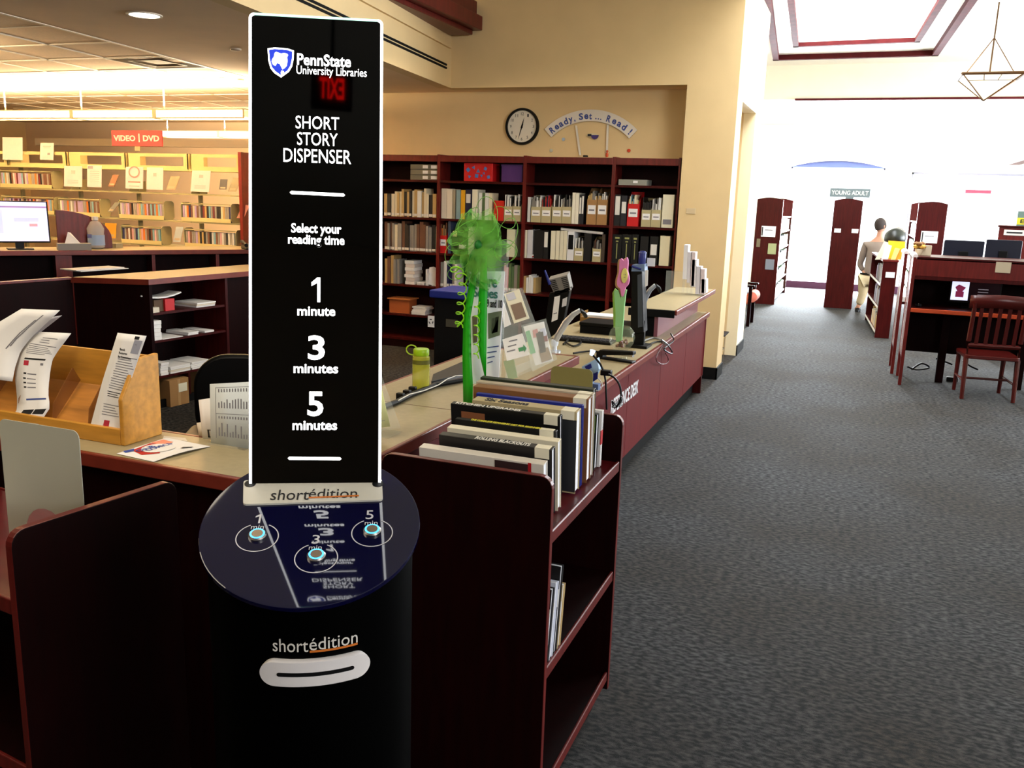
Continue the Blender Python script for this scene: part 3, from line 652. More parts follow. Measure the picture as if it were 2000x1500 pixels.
def bookmesh(w_, h_, d_, c, lab=None):
    k = (w_, h_, d_, c, lab)
    if k in BC: return BC[k]
    mb = MB(); mb.box(0, .002, 0, d_, 0, h_).box(w_-.002, w_, 0, d_, 0, h_).box(.002, w_-.002, 0, .003, 0, h_, 0).box(.002, w_-.002, .003, d_-.004, .002, h_-.004, 1)
    if lab: mb.box(.001, w_-.001, -.0012, 0, .012, .012+lab, 2)
    BC[k] = mb.mesh('book', [mat('cover_%d_%d_%d' % COLS[c], COLS[c], .5), PAGES, WPL]); return BC[k]
ORD = ['first', 'second', 'third', 'fourth', 'fifth', 'sixth', 'seventh', 'eighth', 'ninth', 'tenth', 'eleventh', 'twelfth', 'thirteenth', 'fourteenth', 'fifteenth', 'sixteenth', 'seventeenth', 'eighteenth', 'nineteenth', 'twentieth', '21st', '22nd', '23rd', '24th', '25th', '26th', '27th', '28th', '29th', '30th', '31st', '32nd', '33rd', '34th', '35th', '36th']
def bookrow(x0, x1, y, z, hr, wr_, pal, where, group, rz=0, label=None, d_=.2, name='book', cat='book', lean=0, gap=0.003, side='left'):
    """books side by side from x0 to x1 along local x (rz turns the row); returns number"""
    u = Vector((math.cos(rz), math.sin(rz), 0)); o0 = Vector((0, 0, 0)); x = x0; n_ = 0
    while True:
        w_ = round(random.uniform(*wr_), 2) if wr_[1] > .04 else round(random.uniform(*wr_)/.004)*.004
        if x+w_ > x1+.004: break
        h_ = round(random.uniform(*hr)/.015)*.015; c = random.choice(pal)
        o = bpy.data.objects.new(name, bookmesh(w_, h_, d_, c, label)); COL.objects.link(o)
        if isinstance(y, tuple): o.location = (y[0], x, z)   # row along Y at x = y[0]
        else: o.location = (x, y+random.uniform(0, .02), z)
        o.rotation_euler = (0, 0, rz)
        if rz < 0 and isinstance(y, tuple): o.location.y = x+w_
        tag(o, '%s-spined %s, %s from %s, %s' % (c, cat, ORD[n_], side, where), cat, group)
        x += w_+gap; n_ += 1
    return n_
def bx(px, z=1.4): return P(px, 400, 'y', BF).x
def zat(px, py): return P(px, py, 'y', BF).z
yb = BF+.03
# bay A (visible right part), three book shelves
bookrow(bx(748), bx(856), yb, BZ[1], (.26, .34), (.028, .05), ['cream', 'white', 'tan', 'cream', 'black', 'tan'], 'top book shelf beside the panel', 'upper shelf books beside the panel', label=.03)
bookrow(bx(748), bx(856), yb, BZ[2], (.30, .36), (.024, .05), ['brown', 'black', 'grey', 'cream', 'mint', 'black', 'brown', 'grey'], 'second book shelf beside the panel', 'middle shelf books beside the panel', label=.03)
bookrow(bx(748), bx(778), yb, BZ[3], (.30, .36), (.03, .05), ['brown', 'black', 'grey', 'tan'], 'lowest book shelf beside the panel', 'lower shelf books beside the panel')
def bigbox(name, label, cat, pxa, pxb, z, h_, m, d_=.24, y=None, parts=None, group=None):
    x0, x1 = bx(pxa), bx(pxb); t = thing(name, label, cat, (x0, (BF+.03) if y is None else y, z), 0, group)
    return t, x1-x0
# archive boxes top left
for k in range(3):
    x0, x1 = bx(799), bx(856); 
    t = thing('archive_box', ['lowest of the three flat grey archive boxes', 'middle of the three flat grey archive boxes', 'topmost of the three flat grey archive boxes'][k], 'box', (x0, BF+.03, 2.06+.062*k), 0, 'grey archive boxes')
    obj('box_body', MB().box(0, x1-x0-.03, 0, .24, 0, .058), mat('archive_grey', (100, 98, 84), .6), t)
    for a_, b_ in ((.42, .60), (.70, .93)): obj('box_label', MB().box((x1-x0)*a_, (x1-x0)*b_, -.001, 0, .012, .048), PAPER, t)
t = thing('toy_box', 'red box with blue shapes on the top shelf', 'box', (bx(902), BF+.04, 2.06)); ww = bx(958)-bx(902)
obj('box_body', MB().box(0, ww, 0, .22, 0, .21), RED, t, bev=.006)
sh_ = MB()
for (a, b, r_) in ((.15, .62, .03), (.34, .75, .025), (.5, .55, .028), (.75, .7, .025), (.2, .25, .024), (.45, .3, .03), (.62, .32, .02), (.86, .25, .026), (.7, .45, .018)):
    n_ = random.choice((3, 4)); q0 = random.random()*3
    sh_.prism([(ww*a+r_*math.cos(q0+2*PI*i/n_), -.001, .21*b+r_*math.sin(q0+2*PI*i/n_)) for i in range(n_)], (0, .001, 0))
obj('blue_shapes', sh_, mat('shape_blue', (60, 110, 180), .5), t)
t = thing('storage_box', 'dark purple storage box beside the red box', 'box', (bx(975), BF+.04, 2.06)); ww = bx(1016)-bx(975)
obj('box_body', MB().box(0, ww, 0, .22, 0, .19), mat('purple_card', (62, 22, 96), .6), t, bev=.006); obj('lid', MB().box(-.004, ww+.004, -.004, .224, .18, .2), mat('purple_lid', (54, 20, 82), .6), t)
t = thing('archive_box', 'single flat grey archive box in the narrow bay', 'box', (bx(1204), BF+.04, 2.06)); ww = bx(1259)-bx(1204)
obj('box_body', MB().box(0, ww, 0, .24, 0, .062), mat('archive_grey2', (140, 140, 128), .6), t); obj('box_label', MB().box(ww*.52, ww*.68, -.001, 0, .025, .05), PAPER, t)
def spine(px0, px1, pyt, shelf, c, label, group='binders and volumes on the staff shelves', lab=None, cat='binder', name='binder'):
    x0, x1 = bx(px0), bx(px1); z = BZ[shelf]; top = P((px0+px1)/2, pyt, 'y', BF+.03).z
    t = thing(name, label, cat, (x0, BF+.03, z), 0, group); w_, h_ = x1-x0, top-z
    m = cover(c) if isinstance(c, tuple) else c
    obj('cover', MB().box(0, .003, 0, .24, 0, h_).box(w_-.003, w_, 0, .24, 0, h_).box(.003, w_-.003, 0, .003, 0, h_), m, t)
    obj('page_block', MB().box(.004, w_-.004, .004, .225, .004, h_-.01), PAGES, t)
    if lab: obj('spine_label', MB().box(w_*.12, w_*.88, -.0015, 0, h_*lab[0], h_*lab[1]), WPL if len(lab) < 3 else lab[2], t)
    return t
R1 = 'on the shelf under the red patterned box'
spine(860, 870, 368, 1, (222, 208, 188), 'first cream binder from the left '+R1); spine(870.5, 881, 369, 1, (224, 212, 192), 'second cream binder from the left '+R1)
spine(882, 887, 371, 1, (150, 140, 120), 'thin grey-brown volume '+R1); spine(889, 897, 371, 1, (126, 152, 158), 'blue-grey volume '+R1)
spine(898, 906, 371, 1, (218, 160, 28), 'bright yellow volume '+R1); spine(907, 918, 370, 1, (24, 26, 56), 'navy binder with a white label '+R1, lab=(.55, .85))
spine(920, 930, 370, 1, (226, 222, 200), 'white binder just left of the bow '+R1)
bookrow(bx(932), bx(962), yb, BZ[1], (.30, .34), (.03, .045), ['white', 'cream', 'green'], 'top book shelf behind the bow', 'volumes behind the bow')
spine(963, 982, 392, 1, (190, 34, 20), 'red-orange box file behind the bow')
def magfile(px0, px1, pyt, shelf, m, label, cont=('grey', 'black', 'white'), ch=.1):
    x0, x1 = bx(px0), bx(px1); z = BZ[shelf]; top = P((px0+px1)/2, pyt, 'y', BF+.03).z; w_, h_ = x1-x0, top-z
    t = thing('magazine_file', label, 'magazine file', (x0, BF+.03, z), 0, 'magazine files on the staff shelves')
    body = MB(); s_ = .0025
    body.box(0, w_, 0, s_, 0, h_)
    for xx in (0, w_-s_): body.prism([(xx, s_, 0), (xx, .23, 0), (xx, .23, h_+.13), (xx, .15, h_+.13), (xx, s_, h_)], (s_, 0, 0))
    body.box(s_, w_-s_, .2275, .23, 0, h_+.13).box(s_, w_-s_, s_, .2275, 0, s_)
    obj('file_box', body, m, t)
    obj('box_label', MB().box(w_*.1, w_*.9, -.001, 0, h_*.42, h_*.78), PAPER, t); obj('label_print', MB().box(w_*.22, w_*.78, -.0015, -.001, h_*.55, h_*.62), INKG, t)
    x = .006
    while x < w_-.012:
        ww_ = random.uniform(.008, .016); c = COLS[random.choice(cont)]; obj('magazine', MB().box(x, x+ww_*.8, .01, .22, s_, h_+ch+random.uniform(-.04, .04)), cover(c), t); x += ww_
    return t
D = ('black', 'black', 'grey', 'white')
magfile(983, 999, 403, 1, BEIGE, 'left beige magazine file at the right of the bow', D); magfile(1000, 1016, 403, 1, BEIGE, 'right beige magazine file at the right of the bow', D)
R2 = 'under the banner'
spine(1029, 1034, 385, 1, (214, 212, 206), 'thin white volume at the left end of the upper shelf '+R2)
for i, (a, b) in enumerate(((1036, 1055), (1056, 1075), (1077, 1096), (1096.5, 1115))):
    magfile(a, b, 404, 1, BEIGE, ['first', 'second', 'third', 'fourth'][i]+' beige magazine file from the left, upper shelf '+R2, (('white', 'white', 'grey'), ('black', 'red', 'navy', 'black'), ('white', 'black', 'white'), ('black', 'grey', 'black'))[i])
spine(1116, 1122, 376, 1, (230, 224, 204), 'first tall cream volume beside the fourth beige file'); spine(1122.5, 1129, 377, 1, (226, 220, 200), 'second tall cream volume beside the fourth beige file')
spine(1130, 1134, 380, 1, (40, 40, 44), 'thin black volume with white label '+R2, lab=(.35, .9)); spine(1134.5, 1139, 380, 1, (30, 30, 34), 'black volume with a tall white label '+R2, lab=(.35, .95))
for i, (a, b) in enumerate(((1145, 1164), (1165, 1185))):
    t = magfile(a, b, 390, 1, KRAFT, ['left', 'right'][i]+' tall kraft cardboard magazine file with bold black print', ('tan', 'grey', 'white'), .06)
R3 = 'on the upper shelf of the narrow bay'
spine(1199, 1211, 380, 1, (24, 24, 26), 'black binder with tall white label '+R3, lab=(.35, .95)); spine(1212, 1223, 382, 1, (30, 32, 40), 'dark binder with slanting white tag '+R3, lab=(.42, .8))
t = magfile(1225, 1247, 398, 1, RED, 'bright red magazine file '+R3, ('tan', 'blue', 'cream'), .06)
magfile(1253, 1271, 410, 1, BEIGE, 'left beige magazine file '+R3, ('black', 'black')); magfile(1272, 1291, 410, 1, BEIGE, 'right beige magazine file '+R3, ('white', 'grey'))
spine(1293, 1315, 380, 1, (224, 218, 190), 'thick cream binder nearest the column '+R3, lab=(.1, .25, INKG))
# middle shelf
magfile(858, 871, 460, 2, RED, 'red magazine file at the left of the bow, middle shelf', ('orange', 'tan', 'brown'), .12)
spine(874, 879, 432, 2, (60, 74, 96), 'slim slate-blue volume on the middle shelf left of the bow'); spine(882, 893, 449, 2, (16, 16, 18), 'black binder with pale label left of the bow', lab=(.72, .95, mat('pale_yellow', (200, 196, 140), .6)))
spine(894, 912, 442, 2, (14, 14, 16), 'wide black binder with square label left of the bow', lab=(.2, .34)); spine(914, 926, 443, 2, (214, 210, 188), 'cream binder seen through the bow, left')
spine(990, 1006, 448, 2, (206, 206, 176), 'cream binder seen through the bow, right'); 
R4 = 'on the second book shelf under the banner'
spine(1025, 1030, 449, 2, (220, 214, 190), 'slim cream volume at the left '+R4); spine(1031, 1041, 449, 2, (200, 198, 200), 'grey-white volume beside the slim cream one '+R4)
spine(1044, 1062, 450, 2, (14, 14, 16), 'wide black binder '+R4); spine(1063, 1072, 451, 2, (18, 18, 20), 'black binder with a narrow white label '+R4, lab=(.42, .96))
for i, (a, b) in enumerate(((1077, 1086), (1087, 1094), (1095, 1102), (1102.5, 1109))): spine(a, b, 451, 2, (224-2*i, 218-2*i, 192-2*i), ['first', 'second', 'third', 'fourth'][i]+' of the four cream volumes '+R4)
spine(1110, 1123, 452, 2, (222, 222, 224), 'white binder with a black window '+R4, lab=(.38, .88, MATT))
magfile(1124, 1142, 485, 2, BEIGE, 'left beige magazine file holding curled papers '+R4, ('white', 'black', 'grey')); spine(1143, 1157, 456, 2, (18, 18, 20), 'black comb-bound volume '+R4)
magfile(1160, 1177, 486, 2, BEIGE, 'right beige magazine file '+R4, ('brown', 'grey', 'black')); spine(1178, 1184, 458, 2, (70, 58, 48), 'brown volume at the right end '+R4); 
rolled = obj('rolled_paper', MB().tube([P(1096, 447, 'y', BF+.08), P(1130, 451, 'y', BF+.08), P(1178, 456, 'y', BF+.08)], .016, 10), PAPER, sm=True); tag(rolled, 'long roll of white paper lying across the cream volumes', 'paper roll')
R5 = 'on the middle shelf of the narrow bay'
SP_G = mat('spine_gold', (150, 150, 90), .5)
for i, (a, b) in enumerate(((1199, 1217), (1218, 1236), (1237, 1250))):
    t = spine(a, b, 458, 2, (12, 12, 14), ['first', 'second', 'third'][i]+' black volume with pale spine print '+R5)
    w_ = bx(b)-bx(a); obj('spine_print', MB().box(w_*.45, w_*.55, -.001, 0, .05, .22).box(w_*.25, w_*.75, -.001, 0, .27, .29).box(w_*.36, w_*.64, -.001, 0, .235, .25), SP_G, t)
spine(1254, 1270, 462, 2, (14, 14, 16), 'wide black binder without a label '+R5); spine(1273, 1289, 462, 2, (16, 15, 15), 'black binder with a white label card '+R5, lab=(.35, .72))
spine(1293, 1312, 461, 2, (222, 212, 176), 'thick cream binder nearest the column '+R5)
# lower shelf: paper piles, books
z3 = BZ[3]
def pile(name, label, cat, loc, w_, d_, n_, th, m, group=None, rz=0, j=.012, par=None):
    t = thing(name, label, cat, loc, rz, group)
    for k in range(n_):
        dx_, dy_ = random.uniform(-j, j), random.uniform(-j, j); obj('paper_bundle', MB().box(dx_, w_+dx_, dy_, d_+dy_, th*k, th*(k+1)-.002), m if not isinstance(m, list) else m[k % len(m)], t)
    return t
pile('paper_stack', 'tall stack of white paper bundles on the lower staff shelf', 'paper stack', (bx(788), BF+.05, z3), bx(806)-bx(788), .22, 7, .042, [PAPER, mat('paper2', (205, 196, 192), .8)])
pile('paper_stack', 'small low stack of paper beside the tall paper stack', 'paper stack', (bx(811), BF+.05, z3), .1, .2, 2, .02, PAPER)
t = thing('magazine', 'white magazine leaning open on the lower staff shelf', 'magazine', (bx(830), BF+.04, z3))
g = [[(.02+.10*u, .01+.05*v+.03*u, .02+.20*v-.06*u*u+.05*u*v) for u in (0, .5, 1)] for v in (0, .33, .66, 1)]; obj('page', MB().sheet(g), PAPER, t, solid=.003)
obj('page', MB().box(.0, .012, .0, .16, 0, .2), PAPER, t); obj('page', MB().box(.02, .03, .0, .16, 0, .15), PAPER, t)
bookrow(bx(860), bx(896), yb, z3, (.26, .34), (.028, .045), ['grey', 'black', 'navy', 'white', 'brown'], 'lower shelf left of the bow', 'lower shelf books left of the bow', label=.03)
bookrow(bx(985), bx(1018), yb, z3, (.28, .33), (.028, .045), ['cream', 'grey', 'pink', 'green'], 'lower shelf right of the bow', 'lower shelf books right of the bow', label=.03)
bookrow(bx(1026), bx(1050), yb, z3, (.17, .22), (.02, .03), ['cream', 'white', 'tan'], 'short group on lower shelf under the banner', 'short lower shelf books')
pile('paper_stack', 'thin pile of papers with a red sheet in the bay under the banner', 'paper stack', (bx(1034), BF+.04, BZ[2]), .12, .2, 3, .014, [PAPER, RED, PAPER])
# orange carton and papers low on the left
t = thing('carton', 'brown carton with a flared rim on the low staff shelf', 'box', (bx(757), BF+.05, BZ[4])); ww = bx(797)-bx(757)
obj('box_body', MB().box(0, ww, 0, .2, 0, .17), mat('carton_orange', (150, 76, 30), .7), t); obj('rim', MB().box(-.02, ww+.02, -.02, .22, .17, .185), mat('carton_rim', (176, 104, 50), .7), t)
pile('paper_stack', 'fanned stack of papers on the low staff shelf beside the carton', 'paper stack', (bx(803), BF+.05, BZ[4]), bx(830)-bx(803), .2, 5, .02, PAPER)
# basket with folders
t = thing('basket', 'cream plastic lattice basket holding orange folders', 'basket', (bx(1262), BF-.0, BZ[3]-.2)); ww = .30; 
t.location = (bx(1262), BF+.02, .585)
k_ = MB(); 
for i in range(11): k_.box(ww*i/10-.004, ww*i/10+.004, 0, .006, 0, .17)
for z in (.0, .05, .10, .155): k_.box(-.004, ww+.004, -.002, .008, z, z+.016)
for i in range(7): k_.box(-.004, .002, .24*i/6-.004, .24*i/6+.004, 0, .17)
for z in (.0, .05, .10, .155): k_.box(-.006, .002, 0, .24, z, z+.016); 
k_.box(0, ww, 0, .24, 0, .006).box(ww-.004, ww, 0, .24, 0, .17)
obj('lattice', k_, mat('basket_cream', (206, 182, 132), .6), t)
for k in range(4): obj('folder', MB().box(.02, ww-.02, .02+.05*k, .028+.05*k, .01, .19+.012*k), mat('folder_orange', (176, 104, 50), .7), t)
obj('shelf', MB().box(0.021, .71, .002, .285, .553, .58), WOOD, [o for o in bpy.data.objects if o.name.startswith('bookcase')][3])
# ------------------------------------------------------------------ wall clock and banner
c = P(1020, 247, 'y', 10.04); rc = (P(1052.5, 246, 'y', 10.04).x-P(987.5, 246, 'y', 10.04).x)/2
t = thing('wall_clock', 'round white wall clock with black rim above the bookcases', 'clock', (c.x, 10.055, c.z))
MR = Matrix.Rotation(PI/2, 4, 'X')
obj('rim', MB().lathe([(rc, 0), (rc, .03), (rc*.97, .045), (rc*.88, .045), (rc*.86, .03), (rc*.86, 0)], 48, M=MR), BLACK, t, sm=True)
face = obj('face', MB().lathe([(rc*.87, .01), (rc*.87, .022), (.001, .022)], 48, M=MR), mat('clock_face', (222, 214, 196), .6), t)
for h in range(1, 13):
    q = PI/2-2*PI*h/12; text('numeral', str(h), rc*(.16 if h > 9 else .09), rc*.16, INK, facing((rc*.68*math.cos(q), -.0225, rc*.68*math.sin(q))), face, .001)
def hand(ang, L, w_, nm):
    q = math.radians(90-ang); d_ = Vector((math.cos(q), 0, math.sin(q))); s_ = Vector((-d_.z, 0, d_.x))
    o_ = [d_*L, s_*w_-d_*L*.18, -s_*w_-d_*L*.18]; obj(nm, MB().prism([p+Vector((0, -.028, 0)) for p in o_], (0, .002, 0)), INK, t)
hand(14, rc*.5, .012, 'hour_hand'); hand(196, rc*.72, .009, 'minute_hand')
t = thing('banner', 'arched white paper banner reading Ready, Set, Read on the wall', 'banner', (-3.0, 10.05, 2.6))
# circle through three outer points
o1, o2, o3 = [P(*q, 'y', 10.045) for q in ((1064, 252), (1150, 214), (1245, 254))]
def circ(a, b, c):
    d_ = 2*(a.x*(b.z-c.z)+b.x*(c.z-a.z)+c.x*(a.z-b.z)); A2, B2, C2 = (p.x**2+p.z**2 for p in (a, b, c))
    x = (A2*(b.z-c.z)+B2*(c.z-a.z)+C2*(a.z-b.z))/d_; z = (A2*(c.x-b.x)+B2*(a.x-c.x)+C2*(b.x-a.x))/d_; return x, z, math.hypot(a.x-x, a.z-z)
bx_, bz_, br = circ(o1, o2, o3); a1 = math.atan2(o1.z-bz_, o1.x-bx_); a3 = math.atan2(o3.z-bz_, o3.x-bx_); bh = .125
mb = MB(); N = 24
for i in range(N):
    qa = a1+(a3-a1)*i/N; qb = a1+(a3-a1)*(i+1)/N
    mb.prism([(bx_+r_*math.cos(q)+3.0, -.012, bz_+r_*math.sin(q)-2.6) for q, r_ in ((qa, br-bh), (qb, br-bh), (qb, br), (qa, br))], (0, .004, 0))
obj('paper_strip', mb, mat('banner_paper', (222, 214, 200), .7), t)
msg = 'Ready, Set ... Read !'; adv = [1.05, .9, .9, 1, .9, .5, .45, 1, .9, .6, .5, .45, .45, .45, .6, 1.15, 1, 1.0, 1.0, .6, .5]; tot = sum(adv); pos = 0
for ch_, ad in zip(msg, adv):
    q = a1-.035+(a3-a1+.07)*(pos+ad/2)/tot; pos += ad
    if ch_ == ' ': continue
    r_ = br-bh*.55; hgt = {'.': .016, ',': .03}.get(ch_, .075 if ch_ in 'RSd!' else .055); dzz = {'.': -.028, ',': -.033, 'y': -.018}.get(ch_, 0 if ch_ in 'RSd!' else -.008)
    wdt = {'.': .016, ',': .014, '!': .018, 't': .032}.get(ch_, .05)
    if ch_ == 'y': hgt = .07
    if ch_ == 't': hgt = .066
    M_ = Matrix.Translation((bx_+3.0+(r_+dzz)*math.cos(q), -.0125, bz_-2.6+(r_+dzz)*math.sin(q))) @ Matrix.Rotation(-(q-PI/2), 4, 'Y') @ Matrix.Rotation(PI/2, 4, 'X')
    text('lettering', ch_, wdt, hgt, INKN, M_, t, .001, .035)
st_ = [P(1125, 245, 'y', 10.04), P(1133, 303, 'y', 10.04), P(1187, 243, 'y', 10.04), P(1185, 303, 'y', 10.04)]
for a, b in ((st_[0], st_[1]), (st_[2], st_[3])):
    t = obj('paper_streamer', MB().prism([(a.x-.012, 10.04, a.z), (a.x+.012, 10.04, a.z), (b.x+.012, 10.04, b.z), (b.x-.012, 10.04, b.z)], (0, .003, 0)), mat('banner_paper2', (220, 212, 196), .7))
    tag(t, '%s white paper strip hanging below the banner' % ('left' if a is st_[0] else 'right'), 'paper strip')
c = P(1160, 264, 'y', 10.04); t = thing('wall_ornament', 'small cut-out ornament with purple bowl hung under the banner', 'ornament', (c.x, 10.045, c.z))
obj('bowl', MB().prism([(.01+.045*math.cos(q), -.006, -.0+.045*math.sin(q)) for q in [PI+PI*i/8 for i in range(9)]], (0, .006, 0)), mat('purple_foam', (62, 44, 110), .6), t)
obj('cream_shape', MB().prism([(-.02+.07*math.cos(q), -.004, .0+.022*math.sin(q)) for q in [2*PI*i/14 for i in range(14)]], (0, .004, 0)), mat('cream_foam', (214, 200, 160), .6), t)
obj('dark_patch', MB().box(-.075, -.03, -.007, -.004, -.012, .014), INK, t)
for (px, py, m_, lb) in ((1100, 272, mat('pale_blue_dot', (168, 184, 200), .6), 'pale blue wall dot below the banner'), (1228, 294, mat('orange_dot', (206, 66, 26), .6), 'orange wall dot at the right below the banner'), (1076, 294, mat('pale_dot', (190, 190, 170), .6), 'pale wall dot at the left below the banner')):
    c = P(px, py, 'y', 10.045); t = obj('wall_dot', MB().lathe([(.02, 0), (.02, .004), (.001, .006)], 14, M=MR), m_); t.location = (c.x, 10.055, c.z); tag(t, lb, 'ornament')
c = P(1184, 303, 'y', 9.8); t = thing('figurine', 'tiny orange figurine standing on top of the bookcase', 'figurine', (c.x, 9.83, 2.36))
obj('figure_body', MB().lathe([(.014, 0), (.018, .02), (.012, .045), (.006, .05)], 10).lathe([(.004, .048), (.014, .058), (.012, .07), (.003, .076)], 10), mat('figurine_orange', (190, 70, 30), .5), t, sm=True)
obj('arm', MB().tube([(.008, 0, .035), (.03, 0, .05)], .005, 6).tube([(-.008, 0, .035), (-.028, 0, .055)], .005, 6), mat('figurine_skin', (210, 150, 110), .5), t)
c = P(1141, 304, 'y', 9.8); t = obj('speaker_puck', MB().lathe([(.03, 0), (.03, .012), (.022, .018), (.001, .018)], 16), BLACK); t.location = (c.x, 9.85, 2.36); tag(t, 'small black round object on top of the bookcase', 'puck')
c = P(1344, 412, 'y', 9.68); t = obj('wall_plate', MB().box(-.05, .05, -.006, 0, -.03, .03), mat('plate_tan', (206, 184, 146), .6), bev=.002); t.location = (c.x+.03, 9.68, c.z); tag(t, 'small blank plate on the column face', 'wall plate')
# ================================================================== video corner, far left
VY = 10.0
VX = [P(px, 300, 'y', VY).x for px in (-95, 22, 137, 252, 374)]+[P(478, 300, 'y', VY).x]
VZ = [2.12, 1.80, 1.425, 1.075, .74, .40]
vs_lab = ['leftmost bay of the cream steel video shelving', 'cream steel video shelving bay behind the computer screen', 'cream steel video shelving bay behind the hand sanitiser', 'middle cream steel video shelving bay under the red sign', 'right cream steel video shelving bay with dark end panel']
for k in range(5):
    x0, x1 = VX[k], VX[k+1]; W_ = x1-x0
    t = thing('media_shelf', vs_lab[k], 'shelving', (x0, VY, 0), 0, 'cream steel video shelving')
    obj('upright', MB().box(-.02, .02, .12, .17, 0, 2.2), SAGEM, t)
    if k == 4: obj('end_panel', MB().box(W_-.02, W_+.03, -.12, .42, 0, 2.36), WOODR, t, label='dark red wooden end panel')
    for j, z in enumerate(VZ):
        s_ = obj('shelf', MB().box(0.0, W_-.005, -.06, .3, z-.02, z), CREAMM if j == 0 else SAGEM, t)
        obj('bracket', MB().prism([(.004, -.05, z), (.004, .28, z), (.004, .28, z+.15), (.004, .02, z+.15)], (.004, 0, 0)), CREAMM if j == 0 else SAGEM, t)
    obj('plinth', MB().box(0, W_, 0, .3, 0, .08), SAGEM, t)
    # empty cream rack on the top
    m = MB(); y = -.05
    m.box(.02, W_-.03, y, y+.01, 2.12, 2.165).box(.02, W_-.03, y, y+.01, 2.285, 2.33).box(.02, .24, y, y+.01, 2.165, 2.285).box(W_-.10, W_-.03, y, y+.01, 2.165, 2.285)
    m.box(.02, .03, y, .28, 2.12, 2.33).box(W_-.04, W_-.03, y, .28, 2.12, 2.33)
    obj('top_rack', m, CREAMM, t)
RS = {(5, 1): 'top-left rack', (4, 2): 'rack above the computer', (115, 2): 'rack above the sanitiser', (232, 2): 'rack below the red-logo poster', (354, 2): 'second-row rack by the end panel', (140, 3): 'rack right of the sanitiser', (234, 3): 'third-row middle rack', (358, 3): 'third-row rack by the end panel', (262, 4): 'lowest rack'}
def rackpx(px0, px1, row, label, group):
    z = VZ[row]; y = VY-.06; a = P(px0, 400, 'y', y).x; b = P(px1, 400, 'y', y).x; W_ = b-a
    t = thing('wire_rack', label, 'display rack', (a, y, z), 0, 'display racks on the video shelves')
    obj('end_plate', MB().prism([(x+.0, yy+.1, zz+.13) for (yy, zz, x) in [(q[0], q[1], -.012) for q in rrect(.2, .26, .05, 3)]], (.008, 0, 0)), SAGEM, t)
    obj('end_plate', MB().prism([(W_, yy+.1, zz+.13) for (yy, zz) in rrect(.2, .26, .05, 3)], (.008, 0, 0)), SAGEM, t)
    obj('front_lip', MB().box(0, W_, -.006, 0, 0, .055), CREAMM, t); obj('top_rail', MB().box(0, W_, -.006, 0, .235, .25), SAGEM, t)
    x = .012; pal = ['grey', 'black', 'brown', 'navy', 'maroon', 'cream', 'blue', 'lilac', 'white', 'orange', 'grey', 'pink', 'tan', 'grey', 'grey', 'brown', 'lilac']
    while x < W_-.035:
        c = random.choice(pal)
        o = bpy.data.objects.new('dvd_case', bookmesh(.03, .21, .14, c)); COL.objects.link(o); o.location = (a+x, y+.012, z+.004)
        tag(o, '%s-spined video case, %s from left, %s' % (c, ORD[int(round((x-.012)/.034))], RS[(px0, row)]), 'video case', group); x += .034
for i, (a, b, row, lb) in enumerate(((5, 104, 1, 'top-left rack of cases on the video shelves'), (4, 105, 2, 'second-row rack above the computer screen on the video shelves'), (115, 194, 2, 'second-row rack above the sanitiser bottle on the video shelves'), (232, 319, 2, 'second-row rack below the red-logo poster on the video shelves'), (354, 450, 2, 'second-row rack nearest the dark end panel'), (140, 192, 3, 'third-row rack right of the sanitiser on the video shelves'), (234, 312, 3, 'third-row rack in the middle of the video shelves'), (358, 458, 3, 'third-row rack nearest the dark end panel'), (262, 322, 4, 'lowest visible rack on the video shelves'))):
    rackpx(a, b, row, lb, 'video cases, '+lb)
def vcard(px0, px1, py0, py1, label, tilt=.0, m=PAPER, pr_=None, y=VY-.09, name='poster', cat='poster', skew=0):
    a = P(px0, py1, 'y', y); b = P(px1, py1, 'y', y); c = P((px0+px1)/2, py0, 'y', y); h_ = c.z-a.z; W_ = b.x-a.x
    t = thing(name, label, cat, (a.x, y, a.z), 0, 'notices on the video shelves')
    obj('sheet', MB().prism([(0, 0, 0), (W_, 0, 0), (W_+skew, .03, h_), (skew, .03, h_)], (0, .004, 0)), m, t)
    if pr_:
        for (u0, u1, v0, v1, mm) in pr_:
            y0 = .03*v0-.0012; y1 = .03*v1-.0012
            obj('print', MB().add([(W_*u0+skew*v0, y0, h_*v0), (W_*u1+skew*v0, y0, h_*v0), (W_*u1+skew*v1, y1, h_*v1), (W_*u0+skew*v1, y1, h_*v1)], [(0, 1, 2, 3)]), mm, t)
    return t
LT = mat('faint_print', (186, 172, 168), .8); lines = [(.2, .8, .30-.05*k, .315-.05*k, LT) for k in range(4)]
vcard(5, 44, 268, 312, 'blank white notice standing on top of the video shelves at the left'); vcard(78, 104, 279, 312, 'white notice with small print on top of the video shelves', pr_=[(.2, .8, .78, .82, LT), (.25, .75, .7, .73, LT), (.55, .75, .3, .42, INKG)])
vcard(125, 160, 324, 364, 'white notice above the sanitiser with a grey seal', pr_=[(.4, .62, .62, .78, LT)]+lines, skew=.0)
vcard(170, 198, 323, 365, 'white notice with a small dark picture and lines of text', pr_=[(.05, .4, .84, .97, INKG)]+[(.2, .85, .72-.09*k, .74-.09*k, LT) for k in range(6)])
t = vcard(245, 279, 326, 368, 'white poster with a red round logo under the video sign', pr_=[(.15, .85, .28, .34, mat('faint_red', (200, 120, 116), .8))]+[(.2, .8, .1, .14, LT)])
ringm = MB(); RW = P(279, 368, 'y', VY-.09).x-P(245, 368, 'y', VY-.09).x
for i in range(20):
    q0, q1 = 2*PI*i/20, 2*PI*(i+1)/20; ringm.add([(RW*.5+RW*.32*k*math.cos(q), .03*(.62+.3*k*math.sin(q)*.9)-.002, .36*(.64+.22*k*math.sin(q))) for q in (q0, q1) for k in (1, .8)], [(0, 1, 3, 2)])
